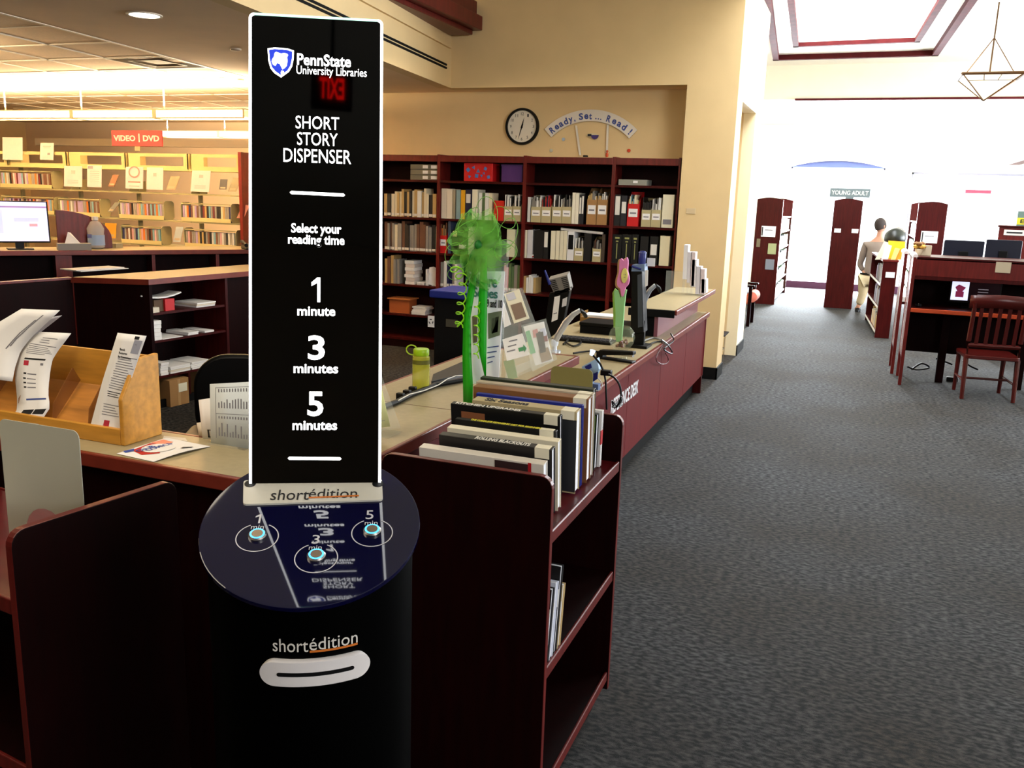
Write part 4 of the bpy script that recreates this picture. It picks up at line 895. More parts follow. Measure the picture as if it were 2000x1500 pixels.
obj('round_logo', ringm, mat('faint_red', (200, 120, 116), .8), t)
vcard(286, 318, 327, 370, 'glossy white poster right of the red-logo poster', pr_=[(.4, .6, .6, .75, LT)]); vcard(372, 408, 333, 374, 'white notice near the dark end panel with a grey seal', pr_=[(.4, .62, .66, .8, LT)]+lines, skew=.02)
def tdvd(px, py0, py1, c, label, w_=14, sk=.07): return vcard(px, px+w_, py0, py1, label, m=cover(c), name='dvd_case', cat='video case', skew=sk, pr_=[(.15, .85, .1, .25, mat('case_print', (170, 150, 120), .5))])
tdvd(211, 341, 364, (110, 70, 40), 'brown video case leaning right of the second notice', 12); tdvd(324, 344, 370, (150, 130, 100), 'pale brown video case leaning right of the glossy poster', 18)
tdvd(445, 347, 374, (120, 110, 84), 'khaki video case leaning beside the dark end panel', 16); tdvd(428, 350, 370, (36, 34, 36), 'black video case standing behind the leaning khaki one', 14, 0)
tdvd(204, 436, 464, (190, 140, 40), 'yellow and black video case on the third shelf', 22, 0); tdvd(338, 443, 472, (170, 180, 184), 'pale silver video case on the third shelf', 14, .04); tdvd(210, 395, 413, (90, 90, 84), 'grey video case tilted in the gap of the second row', 10, .12); tdvd(462, 400, 426, (180, 120, 110), 'pinkish video case by the dark end panel in the second row', 14, .08)
a = P(219, 285, 'y', VY-.05); b = P(317, 286, 'y', VY-.05); c = P(268, 254, 'y', VY-.05)
t = thing('hanging_sign', 'red sign reading VIDEO | DVD above the video shelves', 'sign', (a.x, VY-.05, a.z)); W_ = b.x-a.x; h_ = c.z-a.z-.005
obj('sign_board', MB().box(0, W_, 0, .02, 0, h_), mat('sign_red', (206, 62, 66), .5), t, bev=.003)
GW = mat('sign_white', (250, 248, 244), .5)
text('lettering', 'VIDEO', W_*.44, h_*.38, GW, facing((W_*.26, -.001, h_*.5)), t, .002, .04); text('lettering', 'DVD', W_*.32, h_*.38, GW, facing((W_*.79, -.001, h_*.5)), t, .002, .04)
obj('divider_line', MB().box(W_*.54, W_*.565, -.002, 0, h_*.25, h_*.8), GW, t)
obj('sign_bracket', MB().box(W_*.45, W_*.55, .005, .015, -.06, 0), SAGEM, t)
# pendant up-down light fittings
LENS = mat('lamp_lens', (255, 246, 220), .5, emit=2.8, ecol=(255, 240, 205))
def pendant(label, x0, x1, y, z, zc_, segs):
    t = thing('pendant_light', label, 'light fitting', (x0, y, z), 0, 'linear pendant lights'); W_ = x1-x0
    obj('housing', MB().box(0, W_, -.01, 0, 0, .11).box(0, W_, .24, .25, 0, .11).box(0, W_, 0, .24, .10, .11), mat('fitting_cream', (214, 200, 160), .5), t)
    n_ = segs
    for k in range(n_):
        a = W_*k/n_; b = W_*(k+1)/n_
        obj('lens', MB().add([(a+.04, -.012, .015), (b-.02, -.012, .015), (b-.02, -.012, .095), (a+.04, -.012, .095)], [(0, 1, 2, 3)]).box(a+.04, b-.02, .01, .23, .004, .02), LENS, t)
        obj('divider', MB().box(a-.02, a+.03, -.014, .24, 0, .11), mat('fitting_cream', (214, 200, 160), .5), t)
    for k in range(0, n_+1, 1): obj('suspension_rod', MB().box(W_*k/n_-.006+.05, W_*k/n_+.006+.05, .11, .122, .11, zc_-z), GRID, t)
    l = area('uplight', ((x0+x1)/2, y+.12, z+.16), (0, 0, 1), W_, .2, UP_W*W_, (1, .80, .52)); l.parent = None
    return t
UP_W = 95
pa = P(140, 232, 'y', 8.6); pb = P(305, 235, 'y', 8.6); pc = P(478, 238, 'y', 8.6)
seg = (pc.x-pa.x)/2
pendant('long linear pendant light crossing above the video shelves', pc.x-seg*5, pc.x, 8.6, pa.z, 3.1, 5)
pendant('farther linear pendant light behind the red video sign', -11.5, -6.6, 12.6, 2.72, 3.1, 4)
area('video_wall_fill', (-10.5, 12.0, 2.6), (0, 1, -.05), 6.0, .2, 42, (1, .84, .62))  # added fill that brightens the wall behind the shelves
struct('trim_6', MB().box(-13.6, -7.4, 11.85, 11.97, 2.52, 2.64), GRID, label='slim rail added with the fill light behind the video shelves')  # rail added to go with the wall fill
pendant('linear pendant light near the left edge, mostly outside the picture', -12.0, -7.75, 5.3, 2.7, 3.1, 4)
# recessed downlight, sprinkler, air diffuser
c = P(282, 29, 'z', 3.098)
t = thing('downlight', 'round recessed downlight in the plaster ceiling', 'light fitting', (c.x, c.y, 3.1))
obj('trim_ring', MB().lathe([(.125, 0), (.125, -.008), (.105, -.008), (.105, 0)], 32), GRID, t); obj('lens', MB().lathe([(.105, -.006), (.001, -.0065)], 32), mat('lamp_hot', (255, 250, 235), .5, emit=6), t)
for px, py, lb in ((460, 95, 'small white sprinkler cover in the plaster ceiling'), (470, 156, 'tiny ceiling sensor beyond the sprinkler cover')):
    c = P(px, py, 'z', 3.1); t = obj('sprinkler_cover', MB().lathe([(.05, 0), (.05, -.012), (.02, -.02), (.001, -.02)], 18), mat('ceil_white', (208, 188, 164), .5), sm=True); t.location = c; tag(t, lb, 'sprinkler')
y0 = 4.80+T*3; y1 = y0+T
t = thing('air_diffuser', 'square ceiling air diffuser beside the plaster band', 'air vent', (shx((y0+y1)/2, .5), (y0+y1)/2, 3.11))
def sq(r_, z): return [(-r_, -r_, z), (r_, -r_, z), (r_, r_, z), (-r_, r_, z)]
for k, (ra, rb, za, zb) in enumerate(((.36, .335, -.012, -.012), (.335, .22, -.012, .015), (.20, .185, -.014, -.014), (.185, .12, -.014, .012))):
    obj('vane', MB().add(sq(ra, za)+sq(rb, zb), [(i, (i+1) % 4, (i+1) % 4+4, i+4) for i in range(4)]), [GRID, mat('vent_dark', (92, 76, 54), .6)][k % 2], t)
obj('core', MB().add(sq(.12, -.002), [(0, 1, 2, 3)]), mat('vent_core', (150, 130, 104), .6), t)
# ================================================================== circulation counters, left
ZC2 = 1.2
A = P(-60, 490.5, 'z', ZC2); B = P(520, 487, 'z', ZC2); d_ = (B-A).normalized(); L = (B-A).length; rzz = math.atan2(d_.y, d_.x)
t = thing('circulation_counter', 'dark red circulation counter with ledge in front of the video shelves', 'counter', (A.x, A.y, 0), rzz)
obj('countertop', MB().box(0, L, 0, .6, ZC2-.04, ZC2), LAM, t); obj('wood_edge', MB().box(0, L, -.02, 0, ZC2-.05, ZC2+.001), EDGE, t, bev=.005)
obj('back_panel', MB().box(0, L, .3, .33, 0, ZC2-.05), WOODD, t)
def tpx(px): # distance along the counter of this photo column
    q = P(px, 505, 'z', 1.15); return (q-A).dot(d_)
for a, b in ((118, 152), (319, 326), (455, 462)):
    obj('upright_panel', MB().box(tpx(a), tpx(b), 0, .3, .2, ZC2-.05), WOODR, t)
obj('shelf', MB().box(0, L, 0, .3, .86, .88), WOOD, t); obj('toe_kick', MB().box(0, L, .05, .08, 0, .2), MATT, t)
# counter things
mo = P(40, 487, 'z', ZC2); mt = thing('computer_monitor', 'lit computer monitor on the circulation counter at the left edge', 'monitor', (mo.x, mo.y, ZC2), rzz+.0)
a = P(-25, 470, 'x', mo.x); dist = (mo-CAM).length; s_ = dist/FPX
Wm, Hm = 112*s_, 70*s_
Mm = Matrix.Rotation(-.16, 4, 'X')
obj('bezel', MB().box(-Wm*.55, Wm*.42, 0, .04, .07, .07+Hm, M=Mm), BLACK, mt, bev=.006)
scn = obj('screen', MB().box(-Wm*.53, Wm*.40, -.002, 0, .085, .058+Hm, M=Mm), mat('screen_lit', (206, 204, 240), .3, emit=.75), mt)
for (u0, u1, v0, v1, c) in ((-.53, .40, .86, .9, (150, 120, 170)), (-.53, -.2, .2, .8, (190, 196, 232)), (-.05, .28, .5, .6, (190, 180, 215)), (.15, .26, .38, .45, (215, 150, 160))):
    obj('screen_print', MB().box(Wm*u0, Wm*u1, -.003, -.002, .085+(Hm-.03)*v0, .085+(Hm-.03)*v1, M=Mm), mat('scr_%d' % c[0], c, .4, emit=.6), scn)
obj('stand', MB().box(-.04, .04, .02, .06, .0, .12).box(-.12, .12, -.08, .12, 0, .012), BLACK, mt)
# curved dark panel behind the monitor
q0 = P(75, 487, 'z', ZC2)+Vector((0, .25, 0)); W_ = 88*s_; Hq = 66*s_
t = obj('chair_back', MB().prism([(0, 0, 0), (W_, 0, 0)]+[(W_*math.cos(q), 0, Hq*(.25+.75*math.sin(q))) for q in [PI/2*i/10 for i in range(0, 11)]], (0, .03, 0)), WOODR, bev=.004); t.location = (q0.x, q0.y, ZC2); t.rotation_euler = (0, 0, rzz)
tag(t, 'curved dark red wooden panel standing behind the lit monitor', 'panel')
c = P(143, 489, 'z', ZC2); t = thing('tissue_box', 'flat grey tissue box with a white tissue pulled up', 'tissue box', (c.x, c.y+.02, ZC2), rzz)
obj('box_body', MB().box(-.16, .16, -.03, .10, 0, .072), mat('tissue_grey', (128, 124, 120), .6), t, bev=.004)
obj('tissue', MB().add([(-.09, -.0, .07), (.06, -.01, .07), (-.05, .03, .19), (-.02, .06, .18), (.05, .07, .07), (-.08, .07, .07)], [(0, 1, 2), (1, 4, 3, 2), (4, 5, 3), (5, 0, 2, 3)]), PAPER, t)
c = P(166, 487, 'z', ZC2); t = thing('sanitizer_bottle', 'large clear plastic bottle with a blue label beside the tissue box', 'bottle', (c.x, c.y+.16, ZC2))
r_ = .085; obj('bottle_body', MB().lathe([(.06, 0), (r_, .02), (r_, .17), (r_*1.05, .22), (.05, .29), (.03, .30), (.03, .32)], 24), mat('bottle_plastic', (214, 210, 204), .08, alpha=.45), t, sm=True)
obj('label', MB().lathe([(r_+.002, .04), (r_+.002, .15)], 24), mat('bottle_label', (150, 176, 214), .5, alpha=.8), t, sm=True); obj('cap', MB().lathe([(.034, .31), (.034, .345), (.001, .35)], 16), mat('cap_white', (230, 224, 214), .4), t, sm=True)
obj('label_mark', MB().box(-.03, .03, -.091, -.088, .12, .16), INKN, t)
c = P(470, 487, 'z', ZC2); t = thing('telephone', 'black desk telephone at the right end of the circulation counter', 'telephone', (c.x, c.y+.05, ZC2), rzz)
obj('phone_base', MB().prism([(0, -.1, 0), (0, .1, 0), (0, .1, .06), (0, -.1, .02)], (.2, 0, 0)), BLACK, t, bev=.008); obj('handset', MB().tube([(.01, -.09, .05), (.02, 0, .065), (.01, .09, .085)], [.022, .014, .022], 8), BLACK, t, sm=True)
c = P(205, 484, 'z', ZC2); t = obj('card_tray', MB().box(-.1, .1, 0, .1, 0, .05), mat('tray_khaki', (150, 140, 108), .5), bev=.003); t.location = (c.x, c.y+.06, ZC2); tag(t, 'small khaki card tray right of the clear bottle', 'tray')
# cabinet with open shelves (end of the work island)
zt = 1.13
pc0 = P(290, 545, 'z', zt); pcR = P(500, 528, 'z', zt); pcL = P(145, 541, 'z', zt)
dv = (pcR-pc0).normalized(); Lc = 2.0; du_ = (pcL-pc0).normalized(); Wc = (pcL-pc0).length
rz1 = math.atan2(dv.y, dv.x)      # local x runs along the open face
t = thing('island_cabinet', 'dark red work island cabinet with open shelves of papers', 'cabinet', (pc0.x, pc0.y, 0), rz1)
xl = dv.dot(du_)*Wc; yl = Wc*Vector((-dv.y, dv.x, 0)).dot(du_)
obj('countertop', MB().prism([(-.02, -.02, zt-.03), (Lc, -.02, zt-.03), (Lc, yl, zt-.03), (xl-.02, yl, zt-.03)], (0, 0, .03)), LAM, t)
obj('wood_edge', MB().box(-.03, Lc, -.035, -.02, zt-.045, zt+.001).prism([(-.035, -.035, zt-.045), (-.02, -.02, zt-.045), (xl-.02, yl, zt-.045), (xl-.035, yl, zt-.045)], (0, 0, .046)), EDGE, t)
obj('end_panel', MB().prism([(0, 0, 0), (.03, 0, 0), (xl+.03, yl-.01, 0), (xl, yl-.01, 0)], (0, 0, zt-.03)), WOODD, t)
def cx(px, py=700):   # along-face position of a photo column
    nrm = Vector((dv.y, -dv.x, 0)); return (PN(px, py, pc0, nrm)-pc0).dot(dv)
def cz(px, py): nrm = Vector((dv.y, -dv.x, 0)); return PN(px, py, pc0, nrm).z
xr = cx(443, 650)
obj('side_panel', MB().box(xr, xr+.03, 0, .5, 0, zt-.03), WOOD, t); obj('back_panel', MB().box(.03, xr, .42, .44, 0, zt-.03), WOODD, t); obj('end_panel', MB().box(xr+.03, Lc, 0, .02, 0, zt-.03), WOODD, t)  # darker wood on the back paints the shade inside the cabinet
CS = [cz(330, 610), cz(330, 655), cz(330, 727)]; CS[0] = cz(350, 606); CS[1] = cz(350, 659); CS[2] = cz(350, 728)
for z in CS: obj('shelf', MB().box(.03, xr, .01, .42, z-.02, z), WOOD, t)
obj('plinth', MB().box(0, xr, .03, .05, 0, .07), MATT, t)
obj('divider', MB().box(cx(372, 780), cx(372, 780)+.02, .01, .42, .07, CS[2]-.02), WOOD, t)
def inshelf(px0, px1, row, n_, th, m, label, dd_=.28, y=.02):
    a, b = max(.04, cx(px0)), cx(px1); b = max(b, a+.08); loc = pc0+dv*a+Vector((-dv.y, dv.x, 0))*y
    z = CS[row] if row < 3 else .07
    return pile('paper_stack', label, 'paper stack', (loc.x, loc.y, z), b-a, dd_, n_, th, m, 'papers in the island cabinet', rz1, .008)
PW2 = [PAPER, mat('paper_warm', (214, 204, 186), .8), PAPER]
inshelf(292, 322, 0, 1, .045, mat('paper_warm', (214, 204, 186), .8), 'thick cream block of paper on the upper cabinet shelf'); inshelf(392, 428, 0, 3, .014, PW2, 'loose fan of papers on the upper cabinet shelf, right side')
inshelf(293, 318, 1, 5, .034, PAPER, 'tall stack of white paper bundles on the second cabinet shelf'); inshelf(322, 362, 1, 1, .008, PW2, 'thin flat papers on the second cabinet shelf'); inshelf(374, 394, 1, 2, .014, PAPER, 'small white paper stack, second cabinet shelf'); inshelf(405, 423, 1, 1, .018, PAPER, 'thin white booklet at the right of the second cabinet shelf')
inshelf(316, 331, 2, 5, .022, PAPER, 'white paper stack at the left of the third cabinet shelf'); inshelf(335, 374, 2, 4, .016, PW2, 'wide cream paper stack in the middle of the third cabinet shelf'); inshelf(376, 411, 2, 4, .017, PAPER, 'white paper stack at the right of the third cabinet shelf')
a = cx(331, 600); loc = pc0+dv*a+Vector((-dv.y, dv.x, 0))*.05; t = thing('red_box', 'small red box with a white paper lid on the upper cabinet shelf', 'box', (loc.x, loc.y, CS[0]), rz1)
obj('box_body', MB().box(0, .1, 0, .12, 0, .1), RED, t); obj('side_card', MB().box(-.1, -.002, .02, .12, 0, .1), mat('card_brown', (84, 62, 44), .7), t)
g = [[(-.24+.42*u, .0+.16*v, .118+.03*(2*u-1)**2) for u in (0, .2, .4, .6, .8, 1)] for v in (0, 1)]; obj('white_lid', MB().sheet(g), PAPER, t, solid=.012)
for (p0, p1, lb) in ((329, 366, 'brown cardboard carton with white label at the foot of the cabinet'), (404, 425, 'brown cardboard carton at the right foot of the cabinet')):
    a, b = cx(p0, 770), cx(p1, 770); loc = pc0+dv*a-Vector((-dv.y, dv.x, 0))*.02; t = thing('carton', lb, 'box', (loc.x, loc.y, .001), rz1)
    h_ = CS[2]-.05; obj('box_body', MB().box(0, b-a, 0, .4, 0, h_), KRAFT, t); obj('tape', MB().box((b-a)*.4, (b-a)*.55, -.002, 0, 0, h_), mat('tape_tan', (176, 138, 92), .4), t)
    if 'label' in lb: obj('box_label', MB().box((b-a)*.45, (b-a)*.9, -.004, -.002, h_*.5, h_*.82), mat('label_cream', (226, 220, 196), .6), t)
c = P(200, 532, 'z', zt); pile('paper_stack', 'low pile of white papers lying on the island countertop', 'paper stack', (c.x-.18, c.y-.08, zt), .5, .22, 2, .008, PAPER, None, rz1, .02)
# long dark screen panel running left from the island, plus a lit desk behind it
pA = P(-40, 553.5, 'z', zt); pB = pcL
t = thing('partition', 'dark mahogany low partition wall left of the island cabinet', 'partition', (pA.x, pA.y, 0), math.atan2(pB.y-pA.y, pB.x-pA.x)); Lp = (pB-pA).length-.02
obj('panel', MB().box(0, Lp, 0, .04, 0, zt-.02), WOODD, t); obj('top_cap', MB().box(0, Lp, -.01, .05, zt-.02, zt), WOODR, t, bev=.003)
obj('handle_plate', MB().box(Lp*.55, Lp*.6, -.006, 0, .86, .872), STEEL, t)
q0 = P(40, 558, 'z', 1.05); t = thing('side_desk', 'small lit desk corner at the left edge in front of the partition', 'desk', (q0.x, q0.y, 0))
obj('desktop', MB().box(-1.0, 0, -.7, 0, 1.02, 1.05), LAM, t); obj('side_panel', MB().box(-.03, -.0, -.68, -.02, 0, 1.02), WOODD, t); obj('front_panel', MB().box(-1, -.03, -.05, -.02, 0, 1.02), WOODD, t)
# office chair back in shadow
c = P(455, 800, 'x', -2.9); t = thing('office_chair', 'black office chair in shadow behind the front counter', 'chair', (-3.0, 4.2, 0), .5)
cc = P(462, 760, 'y', 4.2); t.location = (cc.x, 4.2, 0); zb = P(455, 693, 'y', 4.2).z
obj('backrest', MB().prism([(x, .0, z+zb-.28) for x, z in rrect(.50, .56, .2, 8)], (0, .06, 0)), BLACK, t, bev=.02, sm=True)
obj('seat', MB().prism([(x, z-.25, .46) for x, z in rrect(.5, .48, .1, 5)], (0, 0, .07)), BLACK, t, bev=.02); obj('back_support', MB().tube([(0, .03, zb-.4), (0, .05, .5), (0, -.1, .45)], .025, 8), BLACK, t, sm=True)
obj('gas_stem', MB().lathe([(.03, .1), (.03, .46)], 12, c=(0, -.25, 0)), STEEL, t, sm=True)
for k in range(5): q = 2*PI*k/5; obj('base_leg', MB().tube([(0, -.25, .12), (.28*math.cos(q), -.25+.28*math.sin(q), .06)], [.03, .018], 8).lathe([(.025, 0), (.028, .025), (.025, .05)], 10, c=(.28*math.cos(q), -.25+.28*math.sin(q), 0)), BLACK, t, sm=True)

# ================================================================== on the front counter
# oak leaflet holder
e0 = P(244, 872, 'z', CZ); e1 = P(322, 852, 'z', CZ); hy0, hy1 = e0.y, e0.y+.17; hx = e0.x; hL = 1.15; hb = .285; hf = .062
t = thing('leaflet_holder', 'golden oak leaflet holder with sloping side and clear dividers', 'leaflet holder', (hx, hy0, CZ))
def side(x): return MB().prism([(x, 0, 0), (x, .17, 0), (x, .17, hb), (x, .085, hb-.005), (x, .068, hb-.02), (x, 0, .155)], (.018, 0, 0))
obj('side_panel', side(-.018), OAK, t, bev=.004); obj('side_panel', side(-hL), OAK, t, bev=.004)
obj('front_rail', MB().box(-hL+.018, -.018, 0, .016, 0, .055), OAK, t, bev=.003)
obj('back_panel', MB().prism([(-hL+.018, .155, .0), (-hL+.018, .168, .0), (-hL+.018, .168, hb-.01), (-hL+.018, .155, hb-.01)], (hL-.036, 0, 0)), OAK, t)
obj('sloped_floor', MB().prism([(-hL+.018, .016, .02), (-hL+.018, .155, .15), (-hL+.018, .155, .14), (-hL+.018, .016, .01)], (hL-.036, 0, 0)), mat('oak_grain', (176, 116, 48), .4, var=.35, scale=3, stretch=(1, 8, 8)), t)
for k in range(1, 7): obj('divider', MB().prism([(-.018-.16*k, .02, .03), (-.018-.16*k, .15, .16), (-.018-.16*k, .12, .21), (-.018-.16*k, .03, .10)], (.003, 0, 0)), mat('divider_acrylic', (150, 96, 52), .15, alpha=.55), t)
def strip(name, label, cat, rows, m=PAPER, group=None, solid=.0012, prints=()):
    """curved sheet: rows of (left point, right point) world; prints: (u0,u1,v0,v1,mat) v from bottom row"""
    t = thing(name, label, cat, tuple(rows[0][0]), 0, group); o = Vector(rows[0][0])
    n_ = len(rows)
    def at(u, v, off=0):
        f_ = v*(n_-1); i = min(int(f_), n_-2); k = f_-i
        l = rows[i][0].lerp(rows[i+1][0], k); r = rows[i][1].lerp(rows[i+1][1], k); p = l.lerp(r, u)-o
        nn = (r-l).cross(rows[i+1][0]-rows[i][0]).normalized(); return p+nn*off
    fine = 14 if n_ > 2 else 2
    def sm_at(u, v): return at(u, v)
    obj('sheet', MB().sheet([[at(u, v/(fine-1)) for u in (0, .33, .66, 1)] for v in range(fine)]), m, t, solid=solid, sm=True)
    for (u0, u1, v0, v1, mm) in prints:
        N_ = 3; g = [[at(u, v0+(v1-v0)*k/N_, .0011) for u in (u0, (u0+u1)/2, u1)] for k in range(N_+1)]; obj('print', MB().sheet(g), mm, t)
    return t, at
def PR(l, r, y0, y1=None): return (P(l[0], l[1], 'y', y0), P(r[0], r[1], 'y', y1 or y0))
yb_ = hy0+.02
txt = lambda v0, n_, dv_, u0=.2, u1=.8, m=INKG: [(u0+.02*(k % 3), u1-.06*((k*7) % 4), v0-dv_*k, v0-dv_*k+.007, m) for k in range(n_)]
t, at = strip('leaflet', 'long white leaflet curling out of the oak holder, middle', 'leaflet',
    [PR((15, 822), (76, 829), yb_-.02), PR((34, 800), (98, 796), yb_), PR((33, 770), (94, 768), yb_+.02), PR((29, 735), (96, 742), yb_+.04), PR((33, 700), (101, 705), yb_+.06), PR((46, 672), (114, 684), yb_+.075), PR((78, 648), (139, 651), yb_+.09)],
    prints=[(.22, .82, .665, .685, INK), (.22, .36, .61, .655, INKR), (.7, .78, .62, .64, INKG)]+[(.25, .33, v, v+.015, INK) for v in (.53, .485, .44, .395)]+[(.36, .62, v, v+.01, INKG) for v in (.53, .485, .44, .395)]+[(.3, .92, .262, .28, INKN), (.22, .55, .10, .155, INK), (.58, .92, .10, .155, INK), (.3, .56, .05, .075, INKR)]+txt(.93, 3, .025, .3, .75)+txt(.85, 6, .022, .15, .9))
strip('leaflet', 'large white folded leaflet at the left edge of the oak holder', 'leaflet',
    [PR((-60, 735), (24, 745), yb_+.02), PR((-60, 700), (30, 715), yb_+.04), PR((-50, 670), (40, 686), yb_+.06), PR((-20, 640), (60, 660), yb_+.075), PR((42, 603), (117, 606), yb_+.09)], prints=[(.68, .71, .5, .9, INKG), (.72, .75, .55, .95, INKG)])
strip('leaflet', 'second white sheet tucked behind the large folded leaflet', 'leaflet',
    [PR((0, 700), (46, 690), yb_+.085), PR((20, 660), (75, 652), yb_+.09), PR((60, 625), (121, 616), yb_+.1)], m=mat('paper_grey', (196, 190, 192), .8))
t, at = strip('leaflet', 'tall narrow book-return leaflet leaning at the right of the oak holder', 'leaflet',
    [PR((174, 842), (236, 851), yb_-.01), PR((200, 745), (250, 758), yb_+.02), PR((230, 650), (286, 656), yb_+.05)],
    prints=[(.40, .58, .05, .135, INKR), (.64, .80, .955, .985, INK), (.66, .94, .82, .95, mat('bin_grey', (150, 152, 166), .6)), (.72, .80, .89, .92, INK)]+txt(.77, 14, .024, .28, .97)+txt(.42, 3, .022, .28, .85, INK)+txt(.29, 5, .026, .25, .85))
for tx, u, v, wd in (('Book', .36, .845, .022), ('Returns', .42, .81, .034), ('So Convenient', .52, .772, .055)):
    a = at(u, v, .0016); ax = at(u+.1, v)-at(u, v); ay = at(u, v+.02)-at(u, v)
    text('lettering', tx, wd, .0075, INK, frame(a, ax, ay), t, .0003, .01)
# juice leaflet lying on the counter
fl = [P(*q, 'z', CZ+.002) for q in ((228, 886), (300, 902), (411, 872), (325, 855))]
t = thing('leaflet', 'glossy white leaflet with red swoosh lying in front of the oak holder', 'leaflet', tuple(fl[0])); o = fl[0]
def fat(u, v, off=0): a = fl[0].lerp(fl[1], u); b = fl[3].lerp(fl[2], u); p = a.lerp(b, v)-o; p.z += .006*math.sin(PI*v)*u+off; return p
obj('sheet', MB().sheet([[fat(u/5, v/5) for u in range(6)] for v in range(6)]), PAPER, t, solid=.001)
def fpoly(pts, off, m, nm='print'): return obj(nm, MB().add([fat(u, v, off) for u, v in pts], [tuple(range(len(pts)))]), m, t)
fpoly([(.0, .12), (.12, .08), (.18, .2), (.05, .3)], .0018, INKB); fpoly([(.1, .22), (.5, .12), (.72, .3), (.45, .45), (.3, .72), (.04, .62)], .0016, RED)
fpoly([(.02, .66), (.4, .62), (.32, .86), (.06, .88)], .0017, mat('peach_print', (240, 150, 120), .7)); fpoly([(.42+.30*math.cos(q), .48+.24*math.sin(q)) for q in [2*PI*i/16 for i in range(16)]], .0024, PAPER)
for wd, u, v, W_ in (('COMICS', .38, .52, .1), ('CLUB', .26, .36, .07)):
    a = fat(u, v, .0028); text('lettering', wd, W_, .024, INKB, frame(a, fat(u, v+.2)-fat(u, v), fat(u-.2, v)-fat(u, v)), t, .0003, .02)
fpoly([(.78, .62), (.88, .74), (.86, .8), (.74, .7)], .0022, INK)
c = [P(*q, 'z', CZ+.0003) for q in ((320, 852), (362, 856), (366, 862), (318, 858))]; t = obj('card', MB().prism([p-c[0] for p in c], (0, 0, .0012)), mat('paper_warm', (214, 204, 186), .8)); t.location = c[0]; tag(t, 'small cream card behind the glossy leaflet', 'card')
# stack of standing sheets
for k, (l, r, tp_l, tp_r, y, lb, m, pr_) in enumerate((((412, 866), (520, 868), (410, 750), (520, 744), 2.30, 'large white schedule sheet with printed tables standing on the counter', mat('paper_cool', (206, 214, 216), .8), 1), ((396, 864), (430, 862), (388, 781), (415, 777), 2.33, 'white sheet behind the schedule with a small drawn box', PAPER, 0), ((389, 860), (400, 860), (384, 826), (396, 824), 2.345, 'small cream booklet at the left of the standing sheets', mat('paper_warm', (214, 204, 186), .8), 0))):
    a, b = P(*l, 'y', y), P(*r, 'y', y); c, d2 = P(*tp_l, 'y', y), P(*tp_r, 'y', y); a.z = b.z = CZ+.001
    pr2 = []
    if pr_:
        for i in range(15): pr2 += [(.15+.05*i, .17+.05*i, .60-.0*i, .60+.06+.14*random.random(), INKG), (.15+.05*i, .17+.05*i, .86, .91, INKG), (.15+.05*i, .17+.05*i, .14, .2+.18*random.random(), INKG), (.15+.05*i, .17+.05*i, .43, .47, INKG)]
        pr2 += [(.1, 1, .505, .512, INKG), (.1, 1, .93, .937, INKG), (.1, .107, .1, .93, INKG)]
    elif k == 1: pr2 = [(.35, .45, .05, .25, INK), (.35, .9, .23, .25, INK), (.35, .9, .06, .08, INK)]
    strip('printed_sheet', lb, 'paper', [(a, b), (c, d2)], m=m, group='sheets standing on the counter', prints=pr2)
hs = thing('sheet_stand', 'low clear acrylic stand holding the standing schedule sheets', 'stand', (P(440, 866, 'y', 2.31).x, 2.31, CZ))
obj('stand_back', MB().box(-.05, .1, .004, .007, 0, .12), CLEAR, hs); obj('stand_foot', MB().box(-.05, .1, -.03, .007, 0, .002), CLEAR, hs)
# clear stand with yellow sheet, right of the kiosk
yy = 2.62; q_ = [P(690, 842, 'y', yy), P(762, 833, 'y', yy), P(740, 735, 'y', yy+.06), P(690, 738, 'y', yy+.06)]
strip('notice_stand', 'clear slanted stand with a pale yellow notice beside the kiosk panel', 'sign holder', [(q_[0], q_[1]), (q_[3], q_[2])], m=mat('yellow_sheet', (214, 216, 128), .6), solid=.002, prints=[(.3, .8, .62, .635, INKG), (.3, .8, .3, .31, INKG), (.2, .9, .12, .13, INKG)])
a2 = [P(700, 845, 'y', yy-.004), P(783, 836, 'y', yy-.004), P(741, 722, 'y', yy+.055), P(700, 720, 'y', yy+.055)]
st2 = thing('acrylic_sleeve', 'clear acrylic sleeve in front of the pale yellow notice', 'sign holder', tuple(a2[0])); obj('front_sheet', MB().prism([p-a2[0] for p in a2], (0, -.003, 0)), CLEAR, st2); obj('foot', MB().prism([(0, 0, CZ+.001-a2[0].z), (.12, 0, CZ+.001-a2[0].z), (.12, .1, CZ+.001-a2[0].z), (0, .1, CZ+.001-a2[0].z)], (0, 0, .003)), CLEAR, st2)
# water bottle
c = P(822, 761, 'z', CZ); k_ = (c-CAM).length/FPX; r_ = 17*k_; Hb = 82*k_
t = thing('water_bottle', 'translucent yellow-green water bottle with lime screw lid', 'bottle', tuple(c))
obj('bottle_body', MB().lathe([(r_*.85, 0), (r_, r_*.15), (r_, Hb*.74), (r_*.97, Hb*.8), (r_*.84, Hb*.82), (r_*.82, Hb*.85)], 28), mat('lime_plastic', (196, 196, 60), .1, alpha=.55), t, sm=True)
obj('water', MB().lathe([(r_*.8, .003), (r_*.93, r_*.2), (r_*.93, Hb*.2), (.001, Hb*.2)], 24), mat('lime_water', (210, 206, 60), .05, alpha=.6), t, sm=True)
obj('print_band', MB().lathe([(r_*1.005, Hb*.63), (r_*1.005, Hb*.73)], 28), mat('band_dark', (60, 62, 24), .5, alpha=.5), t, sm=True)
obj('lid', MB().lathe([(r_*.86, Hb*.83), (r_*.9, Hb*.84), (r_*.9, Hb*.96), (r_*.82, Hb*.985), (.001, Hb*1.0)], 28), mat('lime_lid', (150, 190, 20), .4), t, sm=True)
